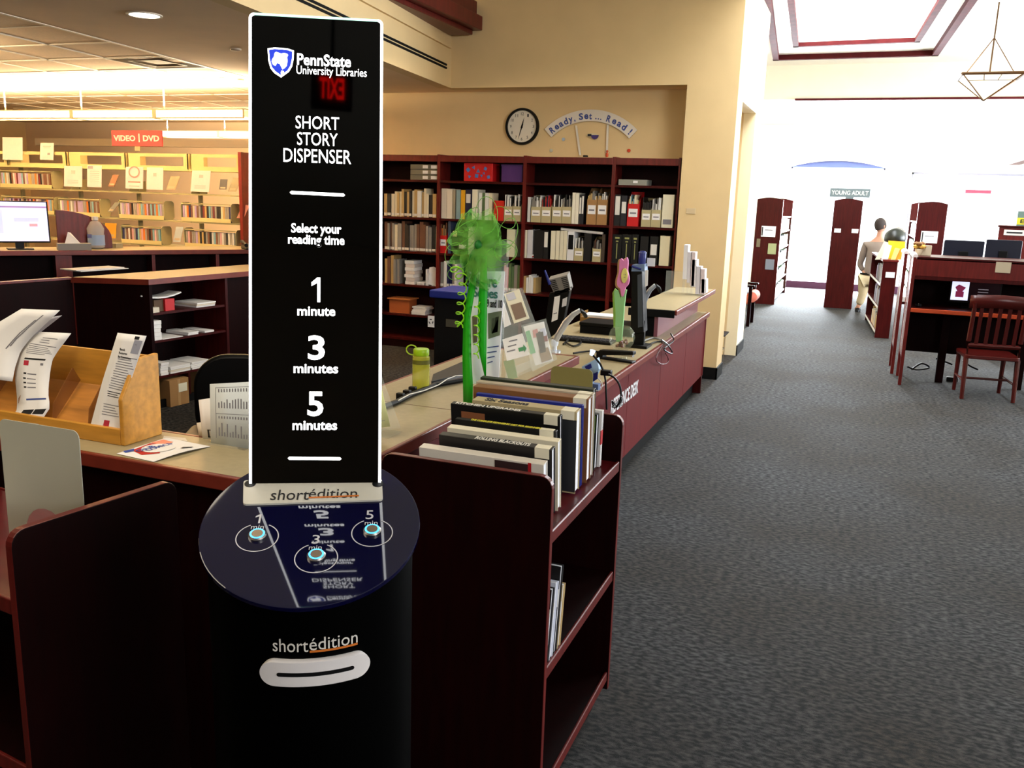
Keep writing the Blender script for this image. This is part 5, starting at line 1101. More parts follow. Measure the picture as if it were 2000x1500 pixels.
lp = [(-r_*.5, 0, Hb*.97)]+[(-r_*1.15+r_*.75*math.cos(q), 0, Hb*.93+Hb*.115*math.sin(q)) for q in [PI*.35+PI*1.25*i/12 for i in range(13)]]+[(-r_*.9, 0, Hb*.83)]
obj('lid_loop', MB().tube(lp, r_*.08, 8), mat('lime_lid', (150, 190, 20), .4), t, sm=True)
# power strip with cable and dark laptop
cp = [P(*q, 'z', CZ+.012) for q in ((742, 797), (775, 785), (800, 772), (850, 752), (905, 742))]
t = obj('power_strip', MB().tube([p-cp[0] for p in cp], .011, 6), BLACK); t.location = cp[0]; tag(t, 'black cable cover snaking past the water bottle', 'cable')
cp = [P(*q, 'z', CZ+.026) for q in ((778, 782), (800, 770), (828, 763), (856, 752), (874, 740), (890, 734), (904, 733))]
t = obj('white_cable', MB().tube([p-cp[0] for p in cp], .0022, 6), WPL, sm=True); t.location = cp[0]; tag(t, 'thin white cable lying over the black cable cover', 'cable')
for q, lb in (((782, 781), 'black plug nearest the kiosk on the front counter'), ((795, 775), 'second black plug from the kiosk on the front counter'), ((806, 768), 'black plug at the foot of the water bottle')):
    c = P(*q, 'z', CZ); t = obj('plug', MB().box(-.016, .016, -.012, .012, 0, .03), BLACK, bev=.004); t.location = c; tag(t, lb, 'plug')
lt = [P(*q, 'z', CZ+.001) for q in ((842, 753), (905, 737), (905, 712), (846, 738))]
t = thing('laptop', 'closed dark laptop behind the water bottle', 'laptop', tuple(lt[0])); obj('base', MB().prism([p-lt[0] for p in lt], (0, 0, .012)), mat('laptop_grey', (48, 44, 44), .4), t, bev=.002); obj('lid', MB().prism([p-lt[0]+Vector((0, 0, .0125)) for p in lt], (0, 0, .006)), BLACK, t, bev=.002)
# acrylic sign holder with green bow
gy = 3.25
def G(px, py, dy=0.): return P(px, py, 'y', gy+dy)
base = P(950, 752, 'z', CZ)
sh_o = G(925, 745); t = thing('sign_holder', 'tall clear sign holder with printed white sheet under the green bow', 'sign holder', (sh_o.x, gy, CZ))
O_ = Vector(t.location)
def gprism(pts, th, dy=0): return [(p-O_) for p in [G(*q, dy) for q in pts]]
obj('clear_case', MB().prism(gprism([(918, 752), (975, 742), (993, 470), (940, 468)], 0), (0, .018, 0)), CLEAR, t, bev=.001)
pts = gprism([(922, 750), (974, 742), (986, 530), (915, 530)], 0, -.004); 
sheet_ = obj('printed_sheet', MB().prism(pts, (0, .002, 0)), mat('sheet_bluish', (246, 247, 255), .6), t)
obj('foot', MB().box(0, .16, -.04, .06, 0, .004), CLEAR, t)
def gprint(pts, m): obj('print', MB().prism(gprism(pts, 0, -.0062), (0, .001, 0)), m, sheet_)
gprint([(953, 612), (980, 607), (976, 655), (954, 662)], mat('photo_green', (110, 120, 96), .6)); gprint([(960, 622), (974, 618), (972, 648), (960, 652)], mat('photo_pale', (160, 166, 140), .6)); gprint([(922, 618), (932, 615), (932, 668), (924, 670)], mat('photo_brown', (120, 104, 84), .6))
for k, y in enumerate((678, 688, 698, 708)): gprint([(952, y), (974-4*k, y-3), (974-4*k, y-1), (952, y+2)], INKN)
def gtext(s_, px, py, w_, h_, m):
    c = G(px, py, -.0066)-O_; k_ = (G(px+1, py)-G(px, py)).length
    text('lettering', s_, w_*k_, h_*k_, m, Matrix.Translation(c) @ Matrix.Rotation(PI/2, 4, 'X'), sheet_, .0006, .02)
gtext('Culture', 940, 548, 62, 22, mat('teal_ink', (70, 130, 120), .6)); gtext('Series', 948, 572, 48, 18, mat('teal_ink', (70, 130, 120), .6)); gtext('9 and 10', 966, 593, 30, 15, INK)
TUL = mat('tulle_green', (122, 196, 74), .9, alpha=.27); TUD = mat('tulle_deep', (16, 130, 36), .9, alpha=.5)
t = thing('ribbon_bow', 'big green tulle and ribbon bow tied to the clear sign holder', 'bow', (G(935, 480).x, gy-.05, G(935, 480).z)); O_ = Vector(t.location)
bc = G(938, 478, -.04)-O_; kk = (G(939, 478)-G(938, 478)).length
def gp(px, py, dy=0): return G(px, py, -.05+dy)-O_
rnd = random.Random(3)
def petal(tip, w_, m, bulge=.03, n_=12):
    """soft gathered puff: teardrop sheet from the knot to a rounded tip, with ruffles"""
    tp = gp(*tip); d_ = tp-bc; sd = Vector((-d_.z, 0, d_.x)).normalized(); g = []; ph = rnd.random()*6
    for i in range(n_+1):
        u = i/n_; ww = w_*kk*max(.02, math.sin(PI*u**1.3))**.55; row = []
        for j in range(9):
            v = j/8*2-1; row.append(bc+d_*(u*(1-.10*v*v))+sd*ww*v+Vector((0, -bulge*math.sin(PI*u)*(1-.5*v*v)+.016*u*math.sin(7*v+ph)+.01*math.sin(9*u+ph), .006*math.sin(8*v+ph)*u)))
        g.append(row)
    return obj('tulle_loop', MB().sheet(g), m, t, sm=True)
for k in range(13):
    a_ = 2*PI*k/13+rnd.uniform(-.15, .15); up_ = math.sin(a_) > 0; rad = rnd.uniform(50, 88) if up_ else rnd.uniform(45, 92)
    petal((942+rad*.78*math.cos(a_), 480-rad*math.sin(a_)), rnd.uniform(20, 32), TUL, rnd.uniform(-.05, .08))
for k in range(3): petal((935+rnd.uniform(-18, 40), rnd.uniform(515, 566)), rnd.uniform(12, 24), TUD, rnd.uniform(-.02, .06))
for k in range(2): petal((935+rnd.uniform(-20, 40), rnd.uniform(390, 420)), rnd.uniform(18, 28), TUL, rnd.uniform(-.02, .06))
# thin gathered hems looping out of the puff
for (cx_h, cy_h, rx, ry, rot) in ((905, 455, 34, 14, .7), (893, 500, 24, 26, .2), (890, 535, 16, 12, .1), (992, 455, 18, 30, -.3), (985, 425, 26, 16, -.8), (975, 500, 34, 20, .4), (915, 430, 30, 12, .9), (900, 470, 30, 18, .4), (988, 490, 22, 22, 0), (950, 420, 22, 36, 0)):
    pts_ = []
    for i in range(25):
        q = 2*PI*i/24; ex_, ey_ = rx*math.cos(q), ry*math.sin(q); pts_.append(gp(cx_h+ex_*math.cos(rot)-ey_*math.sin(rot), cy_h-ex_*math.sin(rot)-ey_*math.cos(rot), .02*math.sin(2*q)))
    obj('tulle_hem', MB().tube(pts_, .0013, 4), mat('hem_lime', (112, 170, 70), .8), t)
obj('bow_knot', MB().lathe([(.004, -.018), (.012, -.011), (.015, 0), (.012, .011), (.004, .018)], 14, c=tuple(bc+Vector((0, -.02, 0)))), mat('knot_green', (20, 110, 30), .6), t, sm=True)
def ribbon(pts, w_, m, dy=0):
    g = []
    for i, q in enumerate(pts):
        p = gp(q[0], q[1], dy); g.append([p-Vector((w_[i]*kk/2, 0, 0)), p+Vector((0, -.004, 0)), p+Vector((w_[i]*kk/2, 0, 0))])
    return obj('ribbon_tail', MB().sheet(g), m, t, solid=.001, sm=True)
ribbon([(933, 500), (922, 560), (912, 620), (912, 700), (914, 750), (914, 786)], [8, 14, 14, 18, 20, 19], GREEN)
ribbon([(945, 500), (944, 560), (942, 620), (943, 690), (948, 735)], [10, 16, 18, 14, 3], mat('ribbon_bright', (22, 165, 24), .45), -.006)
for (x0, y0, x1, y1, turns, am) in ((905, 545, 896, 640, 5, 8), (932, 590, 930, 700, 6, 5), (885, 520, 905, 545, 2, 10)):
    n_ = 60; pts = []
    for i in range(n_+1):
        u = i/n_; q = turns*2*PI*u; pts.append(gp(x0+(x1-x0)*u+am*math.cos(q), y0+(y1-y0)*u+am*.8*math.sin(q), -.012+.01*math.sin(q)))
    obj('curled_ribbon', MB().tube(pts, .0028, 5), LIME, t, sm=True)
obj('curled_ribbon', MB().tube([gp(905, 625), gp(893, 638)], .004, 5), LIME, t)
# acrylic leaflet stand
t = thing('leaflet_stand', 'clear slanted acrylic stand of framed leaflets beyond the bow', 'leaflet stand', tuple(P(1000, 745, 'z', CZ))); O_ = Vector(t.location); ly = O_.y
def gq(pts, y0, y1): return [P(q[0], q[1], 'y', (y0 if i < 2 else y1))-O_ for i, q in enumerate(pts)]
def lq(name, pts, m, off=0, par=None, th=.002):
    a = [P(q[0], q[1], 'y', ly+.02+(740-q[1])*.0012-off)-O_ for q in pts]; return obj(name, MB().prism(a, (0, th, 0)), m, par or t)
lq('clear_back', [(988, 742), (1072, 700), (1020, 562), (975, 570)], CLEAR, -.004); 
obj('foot', MB().prism([P(*q, 'z', CZ+.0005)-O_ for q in ((985, 746), (1085, 704), (1065, 694), (990, 722))], (0, 0, .003)), CLEAR, t)
c1 = lq('card', [(1004, 632), (1034, 622), (1014, 565), (984, 574)], mat('card_cream', (226, 220, 196), .5)); lq('card_photo', [(1007, 625), (1028, 618), (1018, 590), (997, 596)], mat('photo_taupe', (124, 100, 84), .5), .003, c1); lq('card_photo', [(993, 588), (1008, 583), (1003, 570), (988, 575)], mat('photo_pale2', (196, 196, 206), .5), .003, c1)
c2 = lq('card', [(990, 705), (1034, 693), (1020, 651), (981, 663)], PAPER, .006); lq('green_arrow', [(1012, 680), (1022, 677), (1022, 673), (1028, 680), (1024, 688), (1024, 684), (1014, 687)], mat('arrow_green', (60, 140, 90), .5), .009, c2)
for k in range(3): lq('print', [(990+2*k, 688-10*k), (1006+2*k, 684-10*k), (1006+2*k, 682-10*k), (990+2*k, 686-10*k)], INKG, .009, c2)
c3 = lq('card', [(1046, 714), (1080, 704), (1062, 628), (1022, 638)], PAPER, .012)
for pts, c in (([(1046, 650), (1060, 645), (1067, 690), (1056, 694)], (40, 34, 36)), ([(1058, 708), (1078, 701), (1070, 678), (1052, 684)], (150, 128, 106)), ([(1060, 668), (1070, 666), (1068, 652), (1058, 655)], (120, 26, 34)), ([(1036, 692), (1046, 689), (1034, 645), (1026, 648)], (110, 180, 130)), ([(1058, 660), (1068, 657), (1064, 640), (1054, 643)], (196, 200, 224)), ([(1042, 660), (1053, 657), (1049, 642), (1040, 645)], (196, 130, 130))):
    lq('card_photo', pts, cover(c), .015, c3)
lq('clear_front', [(1040, 726), (1088, 702), (1066, 622), (1018, 636)], CLEAR, .02); lq('card', [(985, 640), (998, 634), (984, 590), (978, 596)], PAPER, .002)
lq('green_card', [(993, 742), (1011, 738), (1003, 700), (983, 706)], mat('green_tint', (150, 170, 130), .5, alpha=.6), .004)
# ------------------------------------------------------------------ reference desk equipment
def at_(px, py, z=DZ): return P(px, py, 'z', z)
def arm(label, pts, r, y, basepx):
    t = thing('monitor_arm', label, 'monitor arm', tuple(at_(*basepx))); O_ = Vector(t.location)
    p = [P(q[0], q[1], 'y', O_.y)-O_ for q in pts]; k_ = (P(1001, 600, 'y', O_.y)-P(1000, 600, 'y', O_.y)).length
    obj('arm_tube', MB().tube(p, [x*k_ for x in r], 12), SILVER, t, sm=True)
    obj('joint', MB().lathe([(.001, -7*k_), (6*k_, -5*k_), (7.5*k_, 0), (6*k_, 6*k_), (.001, 8*k_)], 16, c=tuple(p[0])), mat('joint_white', (206, 214, 226), .35), t, sm=True)
    obj('post', MB().lathe([(5*k_, 0), (5*k_, max(.01, p[0].z-.0))], 14, c=(p[0].x, p[0].y, 0)), SILVER, t, sm=True)
    obj('clamp_base', MB().lathe([(12*k_, 0), (12*k_, .012), (5*k_, .016)], 18, c=(p[0].x, p[0].y, 0)), SILVER, t, sm=True)
    obj('arm_head', MB().tube([p[-1], p[-1]+Vector((.02, .03, -.02)), p[-1]+Vector((.02, .08, -.05))], .014, 8), BLACK, t, sm=True)
    return t
arm('curved silver monitor arm beside the clear leaflet stand', [(1083, 670), (1090, 655), (1105, 630), (1120, 614), (1133, 606)], [5, 6, 6, 5, 4], 5.5, (1086, 688))
arm('curved silver monitor arm behind the glass bowl', [(1249, 612), (1253, 600), (1262, 578), (1270, 566), (1280, 557)], [4.5, 5.5, 5, 4, 3.5], 6.2, (1247, 672))
# left monitor seen from behind, with grey receipt box on top
o0 = at_(1075, 668); t = thing('computer_monitor', 'black monitor with taped white label strip under the grey slotted box', 'monitor', (o0.x, o0.y+.15, DZ)); O_ = Vector(t.location)
def mq(pts, dy=0): return [P(q[0], q[1], 'y', O_.y+dy)-O_ for q in pts]
obj('casing', MB().prism(mq([(1058, 672), (1098, 640), (1114, 560), (1073, 572)]), (0, .06, 0)), BLACK, t, bev=.006)
obj('label_strip', MB().prism(mq([(1077, 629), (1089, 624), (1094, 577), (1083, 580)], -.002), (0, .001, 0)), PAPER, t); obj('print', MB().prism(mq([(1081, 614), (1088, 612), (1088, 610), (1081, 612)], -.003), (0, .001, 0)), INKG, t)
obj('stand', MB().tube([mq([(1092, 660)], .03)[0], mq([(1092, 610)], .03)[0]], .03, 8).box(-.1+.1, .2, -.05, .15, 0, .015), BLACK, t)
obj('sticker', MB().prism(mq([(1097, 600), (1106, 597), (1108, 580), (1099, 584)], -.002), (0, .001, 0)), LGREY, t)
o1 = mq([(1082, 568)])[0]+O_
t = thing('slotted_box', 'grey slotted plastic box tipped on top of the black monitor', 'device', tuple(o1)); O_ = Vector(t.location)
fr = [P(*q, 'y', O_.y)-O_ for q in ((1084, 577), (1115, 568), (1108, 537), (1070, 547))]
obj('case_body', MB().prism(fr, (-.02, .12, .02)), mat('device_grey', (120, 116, 110), .5), t, bev=.003)
sl_ = MB()
for u0, u1 in ((.06, .36), (.66, .95)):
    for k in range(8):
        v = .08+.11*k; pA_ = fr[0].lerp(fr[3], v); pB_ = fr[1].lerp(fr[2], v); pC_ = fr[0].lerp(fr[3], v+.05); pD_ = fr[1].lerp(fr[2], v+.05)
        sl_.prism([pA_.lerp(pB_, u0)+Vector((0, -.002, 0)), pA_.lerp(pB_, u1)+Vector((0, -.002, 0)), pC_.lerp(pD_, u1)+Vector((0, -.002, 0)), pC_.lerp(pD_, u0)+Vector((0, -.002, 0))], (0, .003, 0))
obj('slots', sl_, BLACK, t, label='rows of dark ventilation slots')
pp = [P(1074, 556, 'y', O_.y-.02), P(1064, 528, 'y', O_.y-.02)]; t = obj('pen', MB().tube([p-pp[0] for p in pp], [.012, .007], 8), ROYAL, sm=True); t.location = pp[0]; tag(t, 'blue pen sticking up beside the grey slotted box', 'pen')
# right monitor side-on
o0 = at_(1240, 678); t = thing('computer_monitor', 'black monitor seen edge-on behind the pink flower', 'monitor', (o0.x, o0.y, DZ)); O_ = Vector(t.location)
obj('casing', MB().prism(mq([(1231, 655), (1258, 650), (1254, 524), (1233, 528)]), (0, .12, 0)), BLACK, t, bev=.008); obj('side_vents', MB().prism(mq([(1246, 640), (1255, 638), (1253, 535), (1245, 537)], -.003), (0, .002, 0)), mat('vent_grey', (60, 66, 76), .4), t)
obj('blue_cover', MB().prism(mq([(1233, 530), (1259, 530), (1259, 516), (1235, 517)], -.01), (0, .1, 0)), mat('blue_grey', (110, 130, 160), .5), t); obj('paper_tag', MB().prism(mq([(1260, 560), (1265, 558), (1266, 527), (1260, 528)], .0), (0, .002, 0)), PAPER, t)
obj('stand', MB().box(-.06, .1, -.05, .12, 0, .02).box(-.02, .06, .02, .06, 0, .2), BLACK, t)
pp = [P(1234, 520, 'y', O_.y-.02), P(1252, 526, 'y', O_.y-.02)]; t = obj('pen', MB().tube([p-pp[0] for p in pp], .008, 6), ROYAL, sm=True); t.location = pp[0]; tag(t, 'blue pen lying on top of the edge-on monitor', 'pen')
c = P(1254, 512, 'y', O_.y+.05); t = thing('blue_cup', 'dark blue cup standing on top of the edge-on monitor', 'cup', (c.x, c.y, P(1254, 517, 'y', O_.y+.05).z)); obj('cup_body', MB().lathe([(.026, 0), (.028, .04), (.028, .085), (.02, .1), (.012, .1)], 16), ROYAL, t, sm=True); obj('cup_rim', MB().lathe([(.03, .085), (.03, .092), (.026, .092)], 16), mat('cup_rim', (90, 100, 150), .4), t)
obj('side_card', MB().box(.03, .09, .03, .032, -.01, .05), PAPER, t)
# glass bowl with candy and foam flower
o0 = at_(1212, 700); t = thing('glass_bowl', 'round glass footed bowl of wrapped sweets holding a foam flower', 'bowl', tuple(o0)); k_ = (P(1213, 660, 'y', o0.y)-P(1212, 660, 'y', o0.y)).length
obj('glass_shell', MB().lathe([(14*k_, 0), (13*k_, 6*k_), (11*k_, 12*k_), (15*k_, 19*k_), (23*k_, 30*k_), (25.5*k_, 42*k_), (22*k_, 54*k_), (15*k_, 62*k_)], 30), GLASS, t, sm=True)
rnd = random.Random(9)
for k in range(16):
    q = rnd.random()*2*PI; r_ = rnd.random()*13*k_; z = (24+rnd.random()*10)*k_
    obj('wrapped_sweet', MB().lathe([(.001, -3*k_), (3*k_, -1.5*k_), (3.2*k_, 1.5*k_), (.001, 3*k_)], 8, M=Matrix.Translation((r_*math.cos(q), r_*math.sin(q), z)) @ Matrix.Rotation(q, 4, 'X')), cover(rnd.choice([(110, 30, 26), (70, 30, 24), (40, 26, 24), (130, 90, 70)])), t)
FY = o0.y-.0
t = thing('foam_flower', 'pink foam flower with yellow centre on a pale green stem', 'flower', (o0.x, FY, DZ+20*k_)); O_ = Vector(t.location)
def fpr(pts, dy=0): return [P(q[0], q[1], 'y', FY+dy)-O_ for q in pts]
obj('stem', MB().prism(fpr([(1203, 668), (1214, 668), (1217, 630), (1219, 600), (1222, 575), (1224, 566), (1215, 566), (1212, 582), (1207, 566), (1199, 568), (1200, 590), (1202, 615), (1201, 640)]), (0, .02, 0)), mat('foam_green', (140, 196, 128), .7), t, bev=.003)
obj('leaf', MB().prism(fpr([(1198, 640), (1203, 640), (1204, 600), (1206, 568), (1201, 563), (1196, 572), (1197, 600)], .03), (0, .012, 0)), mat('foam_green2', (150, 190, 92), .7), t, bev=.003)
c = fpr([(1217, 539)], -.01)[0]; petal_pts = []
for i in range(60):
    q = 2*PI*i/60; rr = 1+.16*math.cos(5*q+1.2); petal_pts.append(c+Vector((10.5*k_*rr*math.cos(q), 0, 34*k_*rr*math.sin(q))))
obj('petals', MB().prism(petal_pts, (0, .02, 0)), mat('foam_pink', (222, 132, 182), .7), t, bev=.003); obj('petals', MB().prism([p+Vector((-5*k_, .025, -2*k_)) for p in petal_pts], (0, .012, 0)), mat('foam_tan', (190, 160, 110), .7), t, bev=.003, label='tan back layer of petals')
c2_ = c+Vector((3*k_, -.012, 1*k_)); obj('flower_centre', MB().prism([c2_+Vector((6*k_*math.cos(q), 0, 14*k_*math.sin(q))) for q in [2*PI*i/24 for i in range(24)]], (0, .012, 0)), mat('foam_yellow', (222, 214, 120), .7), t, bev=.002)
obj('face_marks', MB().box(c2_.x-.004, c2_.x-.001, c2_.y-.001, c2_.y, c2_.z+.004, c2_.z+.012).box(c2_.x+.006, c2_.x+.009, c2_.y-.001, c2_.y, c2_.z+.004, c2_.z+.012).box(c2_.x-.004, c2_.x+.009, c2_.y-.001, c2_.y, c2_.z-.012, c2_.z-.009), INKG, t)
# stapler
a = at_(1166, 690); b = at_(1234, 700); t = thing('stapler', 'black desk stapler in front of the glass bowl', 'stapler', (a.x, a.y-.1, DZ), math.atan2(b.y-a.y, b.x-a.x)); L = (b-a).length
t.location = tuple(at_(1168, 699)); 
obj('base', MB().box(0, L, -.03, .03, 0, .014), BLACK, t, bev=.004); obj('arm', MB().prism([(0, -.025, .02), (L, -.025, .058), (L, -.025, .082), (.02, -.025, .062)], (0, .05, 0)), BLACK, t, bev=.006); obj('magazine_rail', MB().box(L*.3, L*.97, -.012, .012, .04, .056), STEEL, t); obj('pivot', MB().box(0, .05, -.026, .026, .01, .05), BLACK, t)
# blue card rack, gooseneck scanner stand with cables
o0 = at_(1158, 765); t = thing('card_rack', 'small blue and white printed card box at the near end of the desk', 'box', tuple(P(1158, 762, 'y', 4.75))); O_ = Vector(t.location); O_.z = DZ; t.location = O_
def cq(pts, dy=0): return [P(q[0], q[1], 'y', O_.y+dy)-O_ for q in pts]
zz_ = [q for q in cq([(1136, 716), (1166, 700), (1170, 722), (1155, 750), (1140, 748)])]
obj('box_body', MB().prism(zz_, (0, .05, 0)), mat('box_paleblue', (150, 180, 205), .4), t, bev=.002); obj('blue_print', MB().prism(cq([(1142, 716), (1154, 710), (1156, 718), (1146, 724)], -.002), (0, .001, 0)), ROYAL, t); obj('blue_print', MB().prism(cq([(1158, 730), (1168, 726), (1167, 740), (1158, 746)], -.002), (0, .001, 0)), ROYAL, t)
obj('box_foot', MB().box(zz_[4].x, zz_[2].x, 0, .05, 0, max(.01, zz_[4].z)), mat('box_blue2', (80, 100, 140), .5), t)
gyy = 4.66
def c3d(l, y=gyy): return [P(q[0], q[1], 'y', y+(q[2] if len(q) > 2 else 0)) for q in l]
def cable(label, pts, r, m=BLACK, name='cable'):
    # smooth through the points
    out = []; n_ = len(pts)
    for i in range(n_-1):
        p0, p1, p2, p3 = pts[max(i-1, 0)], pts[i], pts[i+1], pts[min(i+2, n_-1)]
        for k in range(6):
            u = k/6; out.append(.5*((2*p1)+(p2-p0)*u+(2*p0-5*p1+4*p2-p3)*u*u+(3*p1-p0-3*p2+p3)*u**3))
    out.append(pts[-1]); t = obj(name, MB().tube([p-pts[0] for p in out], r, 6), m, sm=True); t.location = pts[0]; tag(t, label, name.replace('_', ' '), 'cables and cords on the desk'); return t
t = thing('gooseneck_lamp', 'black gooseneck clip light bending over the near end of the desk', 'desk lamp', (c3d([(1185, 795)])[0].x, gyy, .9)); O_ = Vector(t.location)
zb_ = c3d([(1185, 800)])[0]
pts = c3d([(1154, 690), (1162, 698), (1173, 712), (1180, 728), (1183, 745), (1184, 770), (1185, 800)]); O_ = pts[-1].copy(); O_.z = DZ; t.location = O_
obj('gooseneck', MB().tube([p-O_ for p in pts], .006, 8), BLACK, t, sm=True); obj('lamp_head', MB().tube([c3d([(1155, 694)])[0]-O_, c3d([(1158, 684)])[0]-O_], [.011, .016], 10), mat('lamp_tip', (210, 226, 246), .3, emit=.8), t, sm=True)
obj('clamp', MB().box(-.03, .03, -.02, .02, 0, .03, M=Matrix.Translation(c3d([(1184, 733)])[0]-O_)), BLACK, t, bev=.004)
cable('black cord looping down over the desk front from the clip light', c3d([(1188, 731), (1200, 738), (1210, 752), (1213, 770), (1210, 785), (1203, 796)], 4.61), .006)
cable('tangle of black cord hanging in front of the desk lettering', [P(q[0], q[1], 'x', -1.27) for q in ((1196, 795), (1206, 786), (1215, 778), (1211, 790), (1200, 796), (1196, 784), (1205, 793), (1216, 790))], .005)
cable('white cord curling beside the blue card box', c3d([(1168, 738), (1176, 750), (1172, 762), (1160, 762)], 4.64), .003, WPL)
cable('thin black cord curling off the desk edge below the silver arm', [P(q[0], q[1], 'x', -1.29) for q in ((1310, 652), (1316, 664), (1306, 674), (1297, 682), (1308, 690), (1313, 688), (1303, 672), (1292, 664))], .006)
cable('thin dark cord hanging in a loop on the desk front', [P(q[0], q[1], 'x', -1.30) for q in ((1296, 672), (1284, 692), (1282, 704), (1292, 711), (1303, 709), (1305, 700), (1300, 690))], .004, mat('cord_brown', (70, 24, 26), .5))
for k, (q, lb) in enumerate(((((1252, 668), (1275, 660), (1290, 664), (1300, 672)), 'grey cord lying behind the desk edge, nearest the bowl'), (((1262, 676), (1280, 668), (1300, 668)), 'black cord lying on the desk beside the silver arm'), (((1100, 672), (1118, 660), (1135, 668), (1120, 676), (1104, 668)), 'coil of black cord under the left monitor'), (((1120, 690), (1150, 686), (1175, 688)), 'black cord between the monitor and stapler'))):
    cable(lb, [at_(a, b, DZ+.012) for a, b in q], .007 if k else .008, BLACK if k else mat('cord_grey', (120, 122, 120), .5))
# keyboards, trays and boxes on the desk
for (px, py, w_, d_, h_, m, lb, nm, cat) in ((1140, 670, .42, .16, .03, BLACK, 'black keyboard lying below the left monitor', 'keyboard', 'keyboard'), (1190, 655, .5, .3, .09, MATT, 'dark flat scanner box behind the glass bowl', 'scanner', 'device'), (1165, 640, .3, .22, .12, mat('tray_amber', (150, 110, 54), .5), 'amber letter tray behind the left silver arm', 'letter_tray', 'tray')):
    c = at_(px, py); t = thing(nm, lb, cat, (c.x-w_/2, c.y, DZ)); obj(nm+'_body', MB().box(0, w_, 0, d_, 0, h_*.7), m, t, bev=.005)
    if nm == 'keyboard':
        for i in range(12):
            for j in range(4): obj('key', MB().box(.015+.033*i, .041+.033*i, .02+.033*j, .046+.033*j, h_*.7, h_*.7+.006), mat('key_black', (34, 34, 36), .5), t)
    elif nm == 'scanner': obj('lid', MB().box(-.005, w_+.005, -.005, d_, h_*.7, h_), BLACK, t, bev=.004)
    else:
        for x in (0, w_-.006): obj('tray_side', MB().box(x, x+.006, 0, d_, h_*.7, h_), m, t)
        obj('paper_pile', MB().box(.02, w_-.02, .01, d_-.02, h_*.7, h_*.85), PAPER, t)
c = at_(1176, 640); t = thing('cup', 'small white cup behind the black scanner', 'cup', (c.x+.02, c.y+.5, DZ)); obj('cup_body', MB().lathe([(.03, 0), (.036, .11), (.033, .11), (.028, .008)], 16), WPL, t, sm=True)
# brochure rack on the far ledge
bk = [(1333, 478, 1342, 545), (1341, 492, 1349, 552), (1347, 492, 1356, 558), (1350, 507, 1360, 560), (1358, 520, 1368, 574), (1366, 525, 1376, 574), (1370, 545, 1380, 572)]
yk = 8.2
t = thing('brochure_rack', 'clear stepped rack of white brochures on the far desk ledge', 'brochure rack', (-1.46, yk, 1.06))
obj('rack_base', MB().box(-.2, .17, -.08, .14, 0, .006), CLEAR, t); obj('rack_back', MB().box(-.2, .17, .13, .135, 0, .2), CLEAR, t)
for k, (a0, a1, b0, b1) in enumerate(bk):
    a = P(a0, b1, 'y', yk); b = P(b0, b1, 'y', yk); tp = P(a0, a1, 'y', yk); w_ = (b.x-a.x)*.9; zb_ = max(1.067, a.z)
    o = obj('brochure', MB().prism([(0, 0, 0), (w_, 0, 0), (w_*.8, 0, tp.z-zb_), (-w_*.2, 0, tp.z-zb_)], (0, .11, 0)), mat('brochure_%d' % (k % 3), [(222, 222, 228), (206, 204, 214), (214, 200, 204)][k % 3], .6)); o.location = (a.x, yk, zb_)
    tag(o, '%s white brochure bundle from the left in the far ledge rack' % ORD[k], 'brochure', 'white brochures on the desk ledge')
    if zb_ > 1.075: obj('rack_tier', MB().box(a.x+1.46, a.x+1.46+w_, 0, .12, zb_-1.066, zb_-1.061).box(a.x+1.46, a.x+1.46+.003, 0, .12, 0.006, zb_-1.066), CLEAR, t)
# recycling bin behind the counter
a = P(838, 566, 'y', 6.2); b = P(925, 568, 'y', 6.2); t = thing('recycling_bin', 'tall dark bin with royal blue lid and recycling mark', 'bin', (a.x, 6.2, 0)); W_ = b.x-a.x; Hz = a.z
obj('bin_body', MB().prism([(.03, .03, 0), (W_-.03, .03, 0), (W_-.03, .4, 0), (.03, .4, 0)], (0, 0, Hz-.06)), MATT, t, bev=.01); obj('lid', MB().box(0, W_, 0, .43, Hz-.06, Hz), ROYAL, t, bev=.01)
c = P(842, 628, 'y', 6.228); lab_ = obj('recycle_label', MB().box(c.x-a.x-.028, c.x-a.x+.028, .026, .03, c.z-.045, c.z+.045), PAPER, t)
for k in range(3):
    q = PI/2+2*PI*k/3; m_ = MB()
    for i in range(5):
        q0 = q-.45+.9*i/5*1.3; q1 = q0+.23; m_.add([(c.x-a.x+r_*math.cos(x), .0255, c.z+r_*math.sin(x)) for x in (q0, q1) for r_ in (.013, .021)], [(0, 1, 3, 2)])
    obj('recycle_arrow', m_, INK, lab_)
obj('side_label', MB().box(.36*W_, .62*W_, .026, .03, c.z-.03, c.z+.03), mat('label_dim', (70, 66, 54), .6), t)
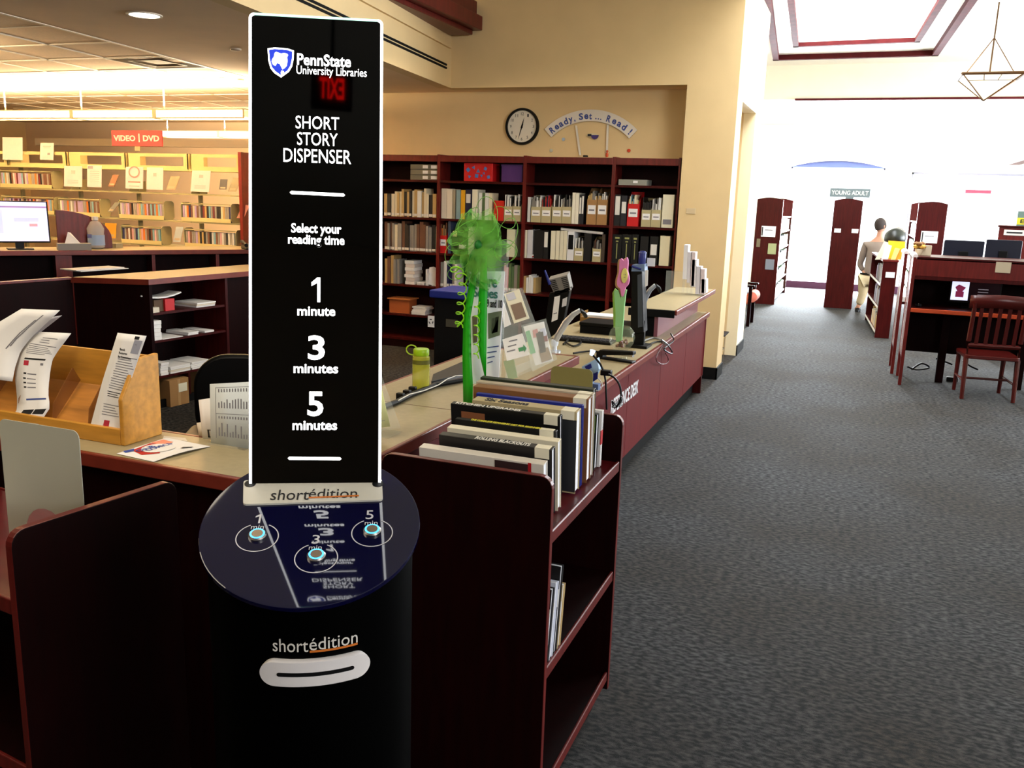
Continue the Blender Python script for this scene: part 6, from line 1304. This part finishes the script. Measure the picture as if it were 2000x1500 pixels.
# ================================================================== young adult ranges by the window
def arc_panel(x0, x1, h0, h1, n=10): return [(x0, 0, 0), (x1, 0, 0)]+[(x1-(x1-x0)*i/n, 0, h0+(h1-h0)*(1-(2*i/n-1)**2)) for i in range(n+1)]
def ya(label, xc, y0, y1, h_, sides, w_=.50):
    t = thing('book_range', label, 'bookshelf', (xc, y0, 0), 0, 'book ranges by the far window')
    obj('end_panel', MB().prism(arc_panel(-w_/2, w_/2, h_-.04, h_), (0, .04, 0)), WOOD, t, bev=.004)
    obj('end_panel', MB().prism([(p[0], y1-y0-.04, p[2]) for p in arc_panel(-w_/2, w_/2, h_-.04, h_)], (0, .04, 0)), WOOD, t)
    obj('spine_board', MB().box(-.01, .01, .04, y1-y0-.04, 0, h_-.35), SAGEM, t)
    for z in (.10, .42, .74, 1.06, 1.38, 1.66): obj('shelf', MB().box(-w_/2+.02, w_/2-.02, .04, y1-y0-.04, z-.02, z), mat('shelf_white', (220, 222, 216), .4), t)
    for s_ in sides:
        for j, z in enumerate((.10, .42, .74, 1.06, 1.38)):
            side_ = 'aisle-left' if s_ > 0 else 'aisle-right'
            nm_ = label.split(' book range')[0]+' window range'; ye_ = y0+.06+.75
            bookrow(y0+.06, ye_, (xc+s_*(w_/2-.03), 0), z, (.20, .25), (.05, .08), ['black', 'navy', 'grey', 'green', 'white', 'blue', 'brown'], '%s row up, %s' % (ORD[j], nm_), nm_+' books, row %d' % (j+1), rz=PI/2 if s_ > 0 else -PI/2, side='the near end')
            for q_, cc_ in enumerate(('black', 'grey', 'green')):
                m_ = MB(); yy_ = ye_+.05+.06*q_
                while yy_ < y1-.35: hh_ = random.uniform(.2, .25); xa_ = s_*(w_/2-.03); m_.box(min(xa_, xa_-s_*.2), max(xa_, xa_-s_*.2), yy_-y0, yy_-y0+.055, z, z+hh_); yy_ += .18
                o_ = obj('far_books', m_, mat('cover_%d_%d_%d' % COLS[cc_], COLS[cc_], .5), t); o_['kind'] = 'stuff'
    return t
YL = ya('left book range by the bright window with two small pictures on its end', -1.64, 17.75, 20.4, 2.03, (1,), .48)
YM = ya('middle book range by the bright window with a hanging sign above', -.245, 17.92, 20.6, 2.05, (-1,), .50)
YR = ya('right book range by the bright window with one white notice on its end', 1.19, 17.9, 20.6, 2.04, (-1,), .48)
def onend(t, y, px0, px1, py0, py1, m, nm='notice', th=.006):
    o_ = Vector(t.location); a, b, c = P(px0, py1, 'y', y), P(px1, py1, 'y', y), P(px0, py0, 'y', y)
    return obj(nm, MB().box(a.x-o_.x, b.x-o_.x, -th, 0, a.z-o_.z, c.z-o_.z), m, t)
onend(YL, 17.75, 1486, 1514, 441, 462, PAPER); onend(YL, 17.75, 1487, 1489.5, 443, 460, INK, th=.008); onend(YL, 17.75, 1494, 1509, 448, 450, INKG, th=.008)
onend(YL, 17.75, 1499, 1515, 475, 496, mat('pic_green', (150, 156, 112), .4), 'picture', .01); onend(YL, 17.75, 1494, 1511, 506, 526, mat('pic_grey', (112, 118, 128), .3), 'picture', .01); onend(YL, 17.75, 1477, 1484, 466, 482, mat('pic_small', (110, 100, 76), .4), 'picture', .01)
onend(YM, 17.92, 1629, 1642, 446, 454, PAPER); onend(YM, 17.92, 1663, 1676, 447, 455, PAPER); onend(YR, 17.9, 1797, 1830, 451, 474, PAPER); onend(YR, 17.9, 1799, 1801.5, 453, 472, INK, th=.008); onend(YR, 17.9, 1806, 1824, 460, 462, INKG, th=.008)
a = P(1620, 384, 'y', 17.9); b = P(1699, 384, 'y', 17.9); c = P(1620, 367, 'y', 17.9); W_ = b.x-a.x; h_ = c.z-a.z
t = thing('section_sign', 'grey sign reading YOUNG ADULT over the middle book range', 'sign', (a.x, 17.98, a.z)); obj('sign_board', MB().box(0, W_, 0, .03, 0, h_), mat('sign_grey', (104, 118, 122), .5), t, bev=.004)
text('lettering', 'YOUNG ADULT', W_*.92, h_*.5, mat('sign_letters', (226, 232, 226), .5), facing((W_/2, -.001, h_/2)), t, .003, .02); obj('sign_foot', MB().box(W_*.4, W_*.6, .0, .03, -max(.02, a.z-2.05)-.02, 0), mat('sign_grey', (104, 118, 122), .5), t)
# low aisle bookcase with displays
lx0, lx1 = .37, .575; ly0 = 14.15; ly1 = 16.35; lh = 1.13
t = thing('low_bookcase', 'low dark bookcase beside the aisle with papers displayed on top', 'bookcase', (lx0, ly0, 0)); W_ = lx1-lx0-.005
n0_ = len(bpy.data.objects); LB = t; before_ = set(bpy.data.objects)
obj('end_panel', MB().box(0, W_, 0, .035, .0, lh), WOOD, t, bev=.004); obj('end_panel', MB().box(0, W_, ly1-ly0-.035, ly1-ly0, 0, lh), WOOD, t); obj('spine_board', MB().box(W_-.03, W_, .035, ly1-ly0-.035, 0, lh), WOODD, t)
obj('top', MB().box(-.01, W_+.01, -.01, ly1-ly0+.01, lh, lh+.03), WOODR, t, bev=.003)
for z in (.10, .46, .80): obj('shelf', MB().box(.0, W_-.03, .035, ly1-ly0-.035, z-.025, z), WOOD, t); obj('shelf_rim', MB().box(-.006, 0, .035, ly1-ly0-.035, z-.028, z+.004), mat('rim_pale', (196, 190, 180), .4), t)
onend(t, ly0, 1729, 1747, 531, 542, PAPER)
for j, z in enumerate((.10, .46, .80)): bookrow(ly0+.06, ly1-1.0, (lx0+.02, 0), z, (.20, .28), (.05, .07), ['grey', 'brown', 'white', 'tan', 'black', 'yellow'] if j == 0 else ['grey', 'black', 'lilac', 'brown', 'navy'], '%s row up, low aisle bookcase' % ORD[j], 'low aisle bookcase row %d' % (j+1), rz=-PI/2, d_=.14, side='the near end')
for o in list(bpy.data.objects):
    if o not in before_ and o.parent is None:
        v_ = Vector(o.location)-Vector((lx0, ly0, 0)); v_.rotate(Matrix.Rotation(.0586, 3, 'Z')); o.location = v_+Vector((lx0, ly0, 0)); o.rotation_euler.z += .0586
LB.rotation_euler.z = .0586
YE = mat('yellow_display', (236, 178, 26), .6)
yq = 14.35
def disp(pts, y, m, lb, th=.012, nm='display_card', cat='card'):
    o_ = P(pts[0][0], pts[0][1], 'y', y); t = obj(nm, MB().prism([P(q[0], q[1], 'y', y)-o_ for q in pts], (0, th, 0)), m); t.location = o_; tag(t, lb, cat, 'displays on the low bookcase'); return t
top_ = 1.16
def gz(px, y): # photo row where the shelf top is at this column
    for py in range(440, 560):
        if P(px, py, 'y', y).z < top_: return py-.0
    return 510
g0 = gz(1745, 14.3)
disp([(1735, g0), (1768, g0), (1768, 472), (1735, 470)], 14.5, YE, 'bright yellow display card standing on the low bookcase'); disp([(1722, g0), (1734, g0), (1742, 480), (1730, 476)], 14.34, PAPER, 'white leaning booklet, second from the left on the low bookcase'); disp([(1709, g0), (1720, g0), (1736, 474), (1727, 471)], 14.6, mat('paper_warm', (214, 204, 186), .8), 'cream booklet leaning at the left end of the low bookcase')
disp([(1740, g0), (1749, g0), (1758, 486), (1748, 484)], 14.26, mat('pale_yel', (220, 200, 120), .6), 'pale yellow bookmark leaning in front of the yellow card'); disp([(1750, g0), (1766, g0), (1768, 490), (1758, 486), (1750, 498)], 14.28, mat('amber_card', (224, 150, 30), .6), 'amber curved card in front of the yellow one')
c = P(1748, 465, 'y', 15.2); t = thing('globe', 'dark round globe standing behind the yellow card', 'globe', (c.x, 15.2, top_)); r_ = .16; zc2 = c.z-top_
obj('ball', MB().lathe([(max(.001, r_*math.sin(PI*i/14)), zc2-r_*math.cos(PI*i/14)) for i in range(15)], 24), mat('globe_dark', (24, 27, 20), .35, var=.9, scale=9), t, sm=True); obj('stand', MB().lathe([(.08, 0), (.02, .02), (.02, max(.03, zc2-r_))], 14), BLACK, t, sm=True); obj('meridian', MB().tube([(r_*1.06*math.sin(q), 0, zc2-r_*1.06*math.cos(q)) for q in [PI*i/12 for i in range(13)]], .006, 6), STEEL, t, sm=True)
# ------------------------------------------------------------------ computer carrel island
cxa = .60; cy = 10.42
t = thing('computer_carrel', 'mahogany computer carrel with hutch and white-lit slatted side panel', 'desk', (cxa, cy, 0))
Wd = 2.6
def side_panel(x, y0, y1, nm='side_panel'):
    m = MB(); n_ = 16; h0 = 1.40; r_ = .04
    m.box(x-.035, x, y0, y0+.05, 0, h0); m.box(x-.035, x, y1-.05, y1, 0, h0)
    o = obj(nm, m, WOODR, t, bev=.004, label='side frame with two posts and a rounded top')
    k = 22
    for i in range(k): obj('slat', MB().prism([(x-.032, y0+.05, .30+i*.05), (x-.008, y0+.05, .30+i*.05), (x-.008, y0+.05, .346+i*.05), (x-.0315, y0+.05, .346+i*.05)], (0, y1-y0-.1, 0)), mat('slat_glare', (190, 170, 172), .12, spec=1.0, ior=1.6), o)  # pale slat colour paints white glare on the wood
    obj('top_cap', MB().tube([(x-.018, y0, h0), (x-.018, (y0+y1)/2, h0+.015), (x-.018, y1, h0)], .03, 10), mat('cap_glare', (228, 216, 214), .25, spec=.8), o, sm=True)  # pale cap colour paints the light on the rounded top
side_panel(.0, 0, .62); side_panel(-.06, .68, 1.3)
obj('desktop', MB().box(.0, Wd, .0, .62, .82, .85), WOOD, t); obj('desk_edge', MB().box(.0, Wd, -.02, .0, .81, .855), mat('edge_orange', (170, 66, 34), .3), t, bev=.006)
obj('hutch_front', MB().box(.0, Wd, .0, .03, 1.20, 1.39), WOODR, t, bev=.004); obj('hutch_rail', MB().box(.0, Wd, .0, .035, 1.165, 1.2), WOOD, t); obj('hutch_top', MB().box(.0, Wd, .0, .62, 1.375, 1.405), WOOD, t)
obj('back_panel', MB().box(.0, Wd, .62, .66, .30, 1.39), WOODD, t); obj('modesty_panel', MB().box(.0, Wd, .50, .53, .32, .82), WOODD, t)
for x in (.40, 1.18, 1.9, Wd-.04): obj('leg', MB().box(x-.04, x+.04, .38, .44, 0, .82), WOODD, t, bev=.004)
obj('desktop', MB().box(-.06, Wd, .70, 1.32, .82, .85), WOOD, t, label='desktop on the far side of the carrel island')
onend(t, cy, 1943, 1973, 511, 532, mat('note_cream', (190, 176, 150), .7)); 
c0 = P(1749, 605, 'y', cy+.3)
# monitors
a = P(1851, 597, 'y', cy+.35); b = P(1952, 597, 'y', cy+.35); cc = P(1851, 528, 'y', cy+.35)
t = thing('computer_monitor', 'carrel monitor showing a white page with a red tree picture', 'monitor', (a.x, cy+.35, .85)); W_ = b.x-a.x; z0, z1 = max(.06, a.z-.85-.03), min(cc.z-.85, .31)
obj('bezel', MB().box(0, W_, 0, .04, z0, z1), BLACK, t, bev=.006); sc1 = obj('screen', MB().box(.012, W_-.012, -.002, 0, z0+.025, z1-.012), mat('screen_dark', (22, 8, 14), .2, emit=.25), t)
obj('screen_page', MB().box(.016, W_*.37, -.003, -.002, z0+.03, z1-.015), mat('page_white', (215, 220, 250), .4, emit=.9), sc1)
RP = mat('page_red', (120, 30, 66), .4, emit=.6); hh = z1-z0
obj('page_print', MB().box(.06, W_*.28, -.004, -.003, z0+hh*.25, z0+hh*.5).prism([(.075, -.004, z0+hh*.5), (W_*.25, -.004, z0+hh*.5), (W_*.31, -.004, z0+hh*.68), (W_*.17, -.004, z0+hh*.80), (.05, -.004, z0+hh*.68)], (0, .001, 0)), RP, sc1)
for k in range(4): obj('page_print', MB().box(W_*.55, W_*(.55+(.2 if k != 3 else .3)), -.004, -.002, z0+hh*(.62-.12*k), z0+hh*(.65-.12*k)), mat('menu_grey', (140, 132, 140), .4, emit=.4), sc1)
obj('stand', MB().box(W_*.4, W_*.6, .0, .06, 0, z0+.05).box(W_*.25, W_*.75, -.06, .12, 0, .012), BLACK, t)
for px0, px1, py0, py1, lb in ((1840, 1919, 468, 507, 'black back of the left monitor above the carrel hutch'), (1921, 1992, 467, 512, 'black back of the right monitor above the carrel hutch')):
    yk = cy+.98; a = P(px0, py1, 'y', yk); b = P(px1, py1, 'y', yk); c = P(px0, py0, 'y', yk)
    t = thing('computer_monitor', lb, 'monitor', (a.x, yk, .85)); W_ = b.x-a.x; z1 = c.z-.85
    obj('casing', MB().prism([(x+W_/2, 0, z+z1-.19) for x, z in rrect(W_, .38, .015, 3)], (0, .04, 0)), mat('monitor_navy', (20, 24, 40), .35), t, bev=.006); obj('hub', MB().box(W_*.38, W_*.62, -.03, 0, z1-.3, z1-.12), BLACK, t, bev=.008); obj('stand', MB().box(W_*.42, W_*.58, -.02, .02, 0, z1-.2).box(W_*.25, W_*.75, -.1, .1, 0, .012), BLACK, t)
t = thing('computer_mouse', 'small black mouse on the carrel desktop', 'mouse', (P(1793, 597, 'y', cy+.3).x, cy+.25, .85)); obj('mouse_body', MB().lathe([(.03, 0), (.035, .012), (.028, .03), (.001, .038)], 14, M=Matrix.Diagonal((1, 1.6, 1, 1))), BLACK, t, sm=True); obj('scroll_wheel', MB().box(-.004, .004, -.04, -.02, .03, .038), STEEL, t)
# plush and papers on carrel top
c = P(1788, 500, 'y', cy+.3); t = thing('flower_ornament', 'small brown and cream silk flower ornament on top of the carrel', 'ornament', (c.x+.03, cy+.3, 1.405))
for k in range(7):
    q = 2*PI*k/7; obj('petal', MB().lathe([(.001, -.02), (.03, -.01), (.034, .01), (.001, .03)], 10, c=(.04*math.cos(q), .03*math.sin(q), .09+.03*(k % 2))), mat('petal_brown', (112, 72, 24), .7) if k % 2 else mat('petal_gold', (196, 150, 60), .7), t, sm=True)
obj('pot', MB().lathe([(.03, 0), (.045, .06), (.04, .07), (.001, .07)], 12), mat('pot_cream', (196, 178, 150), .6), t, sm=True)
c = P(1802, 500, 'y', cy+.3); t = obj('note_block', MB().box(-.05, .05, -.02, .04, 0, .11), mat('note_cream', (190, 176, 150), .7), bev=.003); t.location = (c.x+.03, cy+.3, 1.405); tag(t, 'cream note block beside the silk flower', 'note block')
# red printer/cabinet at far right with sign
a = P(1948, 470, 'y', 13); t = thing('supply_cabinet', 'dark red cabinet top with white label behind the carrel monitors', 'cabinet', (a.x, 13, 0)); zt_ = P(1948, 440, 'y', 13).z
obj('cabinet_body', MB().box(0, .9, 0, .5, 0, zt_-.02), WOODR, t, bev=.004); obj('cabinet_top', MB().box(-.02, .92, -.02, .52, zt_-.02, zt_), WOOD, t, bev=.004); obj('label_plate', MB().box(.06, .30, -.006, 0, zt_-.12, zt_-.05), PAPER, t); obj('print', MB().box(.09, .27, -.008, -.006, zt_-.095, zt_-.075), INK, t)
obj('pink_flyer', MB().box(.34, .5, -.006, 0, zt_-.22, zt_-.06), mat('flyer_pink', (190, 40, 110), .6), t)
a = P(1985, 438, 'y', 13.1); t = thing('event_sign', 'grey and yellow sign on the dark red cabinet at the right edge', 'sign', (a.x, 13.1, zt_)); zq = P(1985, 412, 'y', 13.1).z-zt_
obj('sign_board', MB().box(0, .3, 0, .02, 0, zq), mat('sign_greygreen', (110, 136, 130), .5), t, bev=.003); obj('yellow_band', MB().box(.0, .3, -.002, 0, zq*.1, zq*.55), mat('sign_yellow', (226, 216, 60), .5), t); text('lettering', 'EV', .1, zq*.25, INK, facing((.09, -.003, zq*.32)), t, .001, .03)
# cables and adaptors under the carrel
for k, (pts, lb) in enumerate((([(1772, 716), (1790, 722), (1815, 718), (1800, 710), (1780, 722)], 'coil of black cable on the floor under the carrel, left'), ([(1828, 700), (1845, 706), (1860, 712)], 'thin cable trailing to the black adaptor'), ([(1880, 705), (1895, 715), (1910, 722)], 'black cable on the floor behind the chair'))):
    p = [P(q[0], q[1], 'y', cy+.45+.1*k) for q in pts]
    for v in p: v.z = max(.01, v.z)
    cable(lb, p, .01)
c = P(1842, 712, 'z', .0); t = obj('power_adaptor', MB().box(-.06, .06, -.03, .03, 0, .05), BLACK, bev=.008); t.location = (c.x, cy+.55, 0); tag(t, 'black power adaptor on the floor under the carrel', 'adaptor')
# wooden chair
CHW = mat('chair_wood', (72, 14, 10), .3, var=.2, scale=6, spec=.5)
a = P(1877, 778, 'z', 0); b = P(1977, 786, 'z', 0); rz_ = math.atan2(b.y-a.y, b.x-a.x)
t = thing('wooden_chair', 'slat-backed mahogany wooden chair pulled up to the carrel', 'chair', (a.x, a.y, 0), rz_); cw = (b-a).length
for x in (0, cw):
    sp = .0 if x == 0 else .0
    obj('leg', MB().tube([(x, -.02, 0), (x, .03, .42), (x, .02, .6), (x, -.04, 1.0)], [.02, .026, .024, .02], 8), CHW, t, sm=True)
for x in (.02, cw-.02): obj('leg', MB().tube([(x, .46, 0), (x, .44, .42)], [.019, .025], 8), CHW, t, sm=True)
obj('seat', MB().prism([(x+cw/2, y+.22, .42) for x, y in rrect(cw+.04, .48, .06, 5)], (0, 0, .04)), CHW, t, bev=.008)
g = [[(cw*u-.0, -.03-.035*math.sin(PI*u)-.01*v, .94+.13*v+.015*math.sin(PI*u)) for u in [i/10 for i in range(-1, 12)]] for v in (0, .5, 1)]; obj('top_rail', MB().sheet(g), CHW, t, solid=.022, sm=True)
obj('lower_rail', MB().tube([(0, .02, .56), (cw/2, -.0, .56), (cw, .02, .56)], .022, 8), CHW, t, sm=True)
for k in range(5): x = cw*(.14+.18*k); obj('slat', MB().prism([(x-.018, -.0, .56), (x+.018, -.0, .56), (x+.018, -.055, .96), (x-.018, -.055, .96)], (0, .012, 0)), CHW, t, bev=.003)
for y in (.2,): 
    for x in (.0, cw-.02): obj('stretcher', MB().tube([(x+.01, .02, .18), (x+.01, .45, .18)], .012, 8), CHW, t, sm=True)
obj('stretcher', MB().tube([(.01, .24, .18), (cw, .24, .18)], .012, 8), CHW, t, sm=True)
# ------------------------------------------------------------------ corridor seats and crate by the opening
UPH = mat('salmon_cloth', (216, 120, 100), .9, var=.1)
for k, (x, y, lb) in enumerate(((-1.60, 13.0, 'nearer salmon-cushioned wooden armchair left of the aisle'), (-1.50, 14.3, 'farther salmon-cushioned wooden armchair left of the aisle'))):
    t = thing('armchair', lb, 'chair', (x-.6, y, 0), PI/2*0, 'armchairs left of the aisle')
    for (lx, ly) in ((0, 0), (.6, 0), (0, .55), (.6, .55)): obj('leg', MB().box(lx-.025, lx+.025, ly-.025, ly+.025, 0, .62), WOODD, t)
    for ly in (0, .55): obj('arm_rest', MB().box(-.03, .66, ly-.035, ly+.035, .62, .65), WOODD, t, bev=.005)
    obj('seat_cushion', MB().box(.02, .60, .03, .52, .34, .46), UPH, t, bev=.03); obj('backrest', MB().box(-.02, .1, .03, .52, .40, .88), UPH, t, bev=.03); obj('arm_roll', MB().lathe([(.001, -.26), (.085, -.24), (.09, 0), (.085, .24), (.001, .26)], 16, M=Matrix.Translation((.62, .27, .46)) @ Matrix.Rotation(PI/2, 4, 'X')), UPH, t, sm=True)
t = thing('side_table', 'small dark side table between the armchairs and the column', 'table', (-1.75, 12.3, 0))
obj('table_top', MB().box(-.3, .3, -.25, .25, .54, .57), WOOD, t, bev=.004)
for (lx, ly) in ((-.27, -.22), (.27, -.22), (-.27, .22), (.27, .22)): obj('leg', MB().box(lx-.02, lx+.02, ly-.02, ly+.02, 0, .54), WOODD, t)
t = thing('wire_crate', 'silver wire crate with coiled cables in the wall opening', 'crate', (-1.75, 10.35, 0)); m = MB()
for z in (.02, .2, .38):
    m.tube([(0, 0, z), (.38, 0, z), (.38, .32, z), (0, .32, z), (0, 0, z)], .006, 6)
for i in range(7):
    for y in (0, .32): m.tube([(.38*i/6, y, 0), (.38*i/6, y, .38)], .004, 5)
obj('wire_frame', m, STEEL, t, sm=True); obj('tray', MB().box(0, .38, 0, .32, .015, .025), BLACK, t)
obj('coiled_cable', MB().tube([(.19+.11*math.cos(q), .16+.1*math.sin(q), .04+.02*q/6) for q in [i*.5 for i in range(60)]], .008, 6), BLACK, t, sm=True); obj('shelf_board', MB().box(-.02, .42, -.02, .34, .385, .40), WOODD, t)
# pendant lantern upper right
ap_ = P(1928, 190, 'y', 12.0); tl = P(1883, 145, 'y', 12.0); tr2 = P(2004, 143, 'y', 12.0); hw = (tr2.x-tl.x)/2; cx3 = (tr2.x+tl.x)/2-.02
t = thing('pendant_lantern', 'inverted pyramid pendant lantern with bronze frame near the skylight', 'light fitting', (cx3, 12.0+hw*.0, ap_.z)); ht = tl.z-ap_.z
BR = mat('bronze', (104, 76, 48), .4, metal=.5); cs = [(-hw, -hw*.2, ht), (hw, -hw*.2, ht), (hw, hw*1.6, ht), (-hw, hw*1.6, ht)]; apx = (ap_.x-cx3, .35, 0)
fm = MB()
for i in range(4): fm.tube([cs[i], cs[(i+1) % 4]], .018, 6); fm.tube([cs[i], apx], .01, 6)
obj('bronze_frame', fm, BR, t, sm=True)
mf = MB(); p0, p1, ax_ = Vector(cs[0]), Vector(cs[1]), Vector(apx)
mf.tube([p0.lerp(ax_, .25), p1.lerp(ax_, .25)], .005, 5)
for u in (.35, .65): mf.tube([p0.lerp(p1, u), p0.lerp(ax_, .25).lerp(p1.lerp(ax_, .25), u)], .005, 5)
obj('frame_bars', mf, BR, t); gm = MB()
for i in range(4): gm.add([cs[i], cs[(i+1) % 4], apx], [(0, 1, 2)])
obj('glass_pane', gm, mat('lantern_glass', (255, 246, 220), .4, emit=1.2), t, label='glowing cream glass faces'); obj('hanging_rod', MB().box(-.008, .008, .33, .346, ht, 4.3-ap_.z), BR, t)
for sx_ in (-1, 1): obj('hanging_rod', MB().tube([(sx_*hw*.9, .3, ht), (0, .338, ht+.45)], .006, 5), BR, t)
a = P(1885, 377, 'y', 21.9); t = obj('valance', MB().box(0, .5, -.02, .12, 0, .07), mat('valance_rose', (150, 60, 84), .5)); t.location = (a.x, 21.9, a.z); tag(t, 'short rose wooden valance on the far bright wall', 'valance')
# ================================================================== person
SKIN = mat('skin', (176, 128, 104), .6); HAIR = mat('hair', (44, 34, 30), .8); SHIRT = mat('shirt', (122, 108, 98), .85, var=.06); TROU = mat('trousers', (156, 140, 108), .85, var=.06)
PY = 17.55
per = thing('person', 'person in khaki trousers and pale shirt seen from behind, hand on hip', 'person', (P(1672, 606, 'y', PY).x+.13, PY, 0)); PO2 = Vector(per.location)
def J(px, py, dy=0.): return P(px, py, 'y', PY+dy)-PO2
def skin(name, verts, edges, rad, m, root=0, sub=2, parent=per):
    me = bpy.data.meshes.new(name); me.from_pydata([tuple(v) for v in verts], edges, []); o = bpy.data.objects.new(name, me); COL.objects.link(o); o.parent = parent; me.materials.append(m)
    md = o.modifiers.new('skin', 'SKIN'); me.skin_vertices.new() if not me.skin_vertices else None
    sv = me.skin_vertices[0].data
    for i, r_ in enumerate(rad): sv[i].radius = (r_, r_) if not isinstance(r_, tuple) else r_; sv[i].use_root = (i == root)
    md.use_smooth_shade = True; s2 = o.modifiers.new('sub', 'SUBSURF'); s2.levels = sub; s2.render_levels = sub; return o
pel = J(1697, 540); pel.y = 0
ch_ = J(1706, 492); nk_ = J(1718, 462); ls = J(1692, 478, .0); rs_ = J(1736, 478, -.03)
hdc = J(1721, 441)
le = J(1679, 517, .05); lw = J(1691, 538, .02); lh_ = J(1697, 541, -.08)
re_ = J(1742, 512, -.25); rw_ = J(1733, 505, -.40); 
# body: continuous skin-coloured figure with fingers
V = [pel, pel.lerp(ch_, .5), ch_, J(1715, 474), nk_, hdc+Vector((0, 0, -.02)), ls, le, lw, lh_, rs_, re_, rw_]
E_ = [(0, 1), (1, 2), (2, 3), (3, 4), (4, 5), (3, 6), (6, 7), (7, 8), (8, 9), (3, 10), (10, 11), (11, 12)]; Rr = [.10, .09, .10, .08, .05, .06, .05, .038, .026, .03, .055, .038, .026]
kneeL = J(1686, 572, -.02); ankL = J(1676, 600, 0); ankL.z = .09; toeL = ankL+Vector((-.03, .14, -.05)); hipL = pel+Vector((-.09, 0, -.05)); hipR = pel+Vector((.09, 0, -.05)); kneeR = pel+Vector((.13, .10, -.47)); ankR = Vector((kneeR.x+.02, .12, .09)); toeR = ankR+Vector((.03, .14, -.05))
b0 = len(V); V += [hipL, kneeL, ankL, toeL, hipR, kneeR, ankR, toeR]; E_ += [(0, b0), (b0, b0+1), (b0+1, b0+2), (b0+2, b0+3), (0, b0+4), (b0+4, b0+5), (b0+5, b0+6), (b0+6, b0+7)]; Rr += [.09, .055, .04, .035, .09, .055, .04, .035]
for hnd, dirv in ((9, Vector((.6, -.2, -.5))), (12, Vector((.2, .8, -.1)))):
    for k in range(5):
        d_ = dirv.normalized(); sd = d_.cross(Vector((.3, 1, .2))).normalized(); L_ = (.05, .075, .085, .08, .06)[k]; i0 = len(V)
        p1 = V[hnd]+sd*(.018*(k-2))+d_*.02; V += [p1+d_*L_*.5, p1+d_*L_+Vector((0, 0, -.015))]; E_ += [(hnd, i0), (i0, i0+1)]; Rr += [.010, .008]
obj_body = skin('body', V, E_, Rr, SKIN)
# head with features
hx_ = hdc; HM = Matrix.Translation(hx_) @ Matrix.Rotation(math.radians(-50), 4, 'Z')   # face turned to the right, away from us; +Y is forward
hb_ = MB(); hb_.lathe([(max(.001, .098*math.sin(PI*i/14)**.8*(1-.12*(1-i/14))), -.125*math.cos(PI*i/14)) for i in range(15)], 20, M=HM @ Matrix.Diagonal((.82, 1.02, 1, 1)))
hb_.tube([HM @ Vector((0, .085, .02)), HM @ Vector((0, .112, -.015)), HM @ Vector((0, .095, -.025))], [.008, .014, .01], 8)
for sx_ in (-1, 1): hb_.lathe([(.001, -.03), (.014, -.012), (.016, .012), (.001, .03)], 10, M=HM @ Matrix.Translation((sx_*.082, -.005, -.01)))
obj('head', hb_, SKIN, per, sm=True)
fc = MB()
for sx_ in (-1, 1): fc.lathe([(.001, -.008), (.009, 0), (.001, .008)], 8, M=HM @ Matrix.Translation((sx_*.032, .088, .012)))
fc.box(-.022, .022, .085, .094, -.062, -.054, M=HM); obj('eyes_and_mouth', fc, INK, per)
hr = MB(); hr.lathe([(max(.001, .108*math.sin(PI*(.36+.64*i/12))**.8), -.135*math.cos(PI*(.36+.64*i/12))) for i in range(13)], 20, M=HM @ Matrix.Translation((0, -.018, .008)) @ Matrix.Rotation(.35, 4, 'X') @ Matrix.Diagonal((.84, 1.0, 1, 1)))
obj('hair', hr, HAIR, per, sm=True)
# clothing
V = [pel+Vector((0, 0, -.04)), pel.lerp(ch_, .5), ch_, J(1715, 474), ls, ls.lerp(le, .5), le, le.lerp(lw, .6), rs_, rs_.lerp(re_, .5), re_, re_.lerp(rw_, .6)]
skin('shirt', V, [(0, 1), (1, 2), (2, 3), (3, 4), (4, 5), (5, 6), (6, 7), (3, 8), (8, 9), (9, 10), (10, 11)], [(.165, .12), (.16, .115), (.185, .13), (.14, .11), .082, .07, .055, .045, .082, .07, .055, .045], SHIRT)
V = [pel, hipL, hipL.lerp(kneeL, .5), kneeL, kneeL.lerp(ankL, .9), hipR, hipR.lerp(kneeR, .5), kneeR, kneeR.lerp(ankR, .9)]
skin('trousers', V, [(0, 1), (1, 2), (2, 3), (3, 4), (0, 5), (5, 6), (6, 7), (7, 8)], [(.165, .125), .11, .105, .085, .068, .11, .105, .085, .068], TROU)
obj('belt', MB().lathe([(.155, -.018), (.16, 0), (.155, .018)], 24, M=Matrix.Translation(pel+Vector((0, 0, .05))) @ Matrix.Diagonal((1, .78, 1, 1))), BLACK, per, sm=True)
for p in (ankL, ankR):
    obj('shoe', MB().lathe([(.001, 0), (.05, .0), (.052, .03), (.035, .07), (.001, .085)], 16, M=Matrix.Translation((p.x, p.y+.05, .0)) @ Matrix.Diagonal((1, 2.4, 1, 1))), BLACK, per, sm=True)
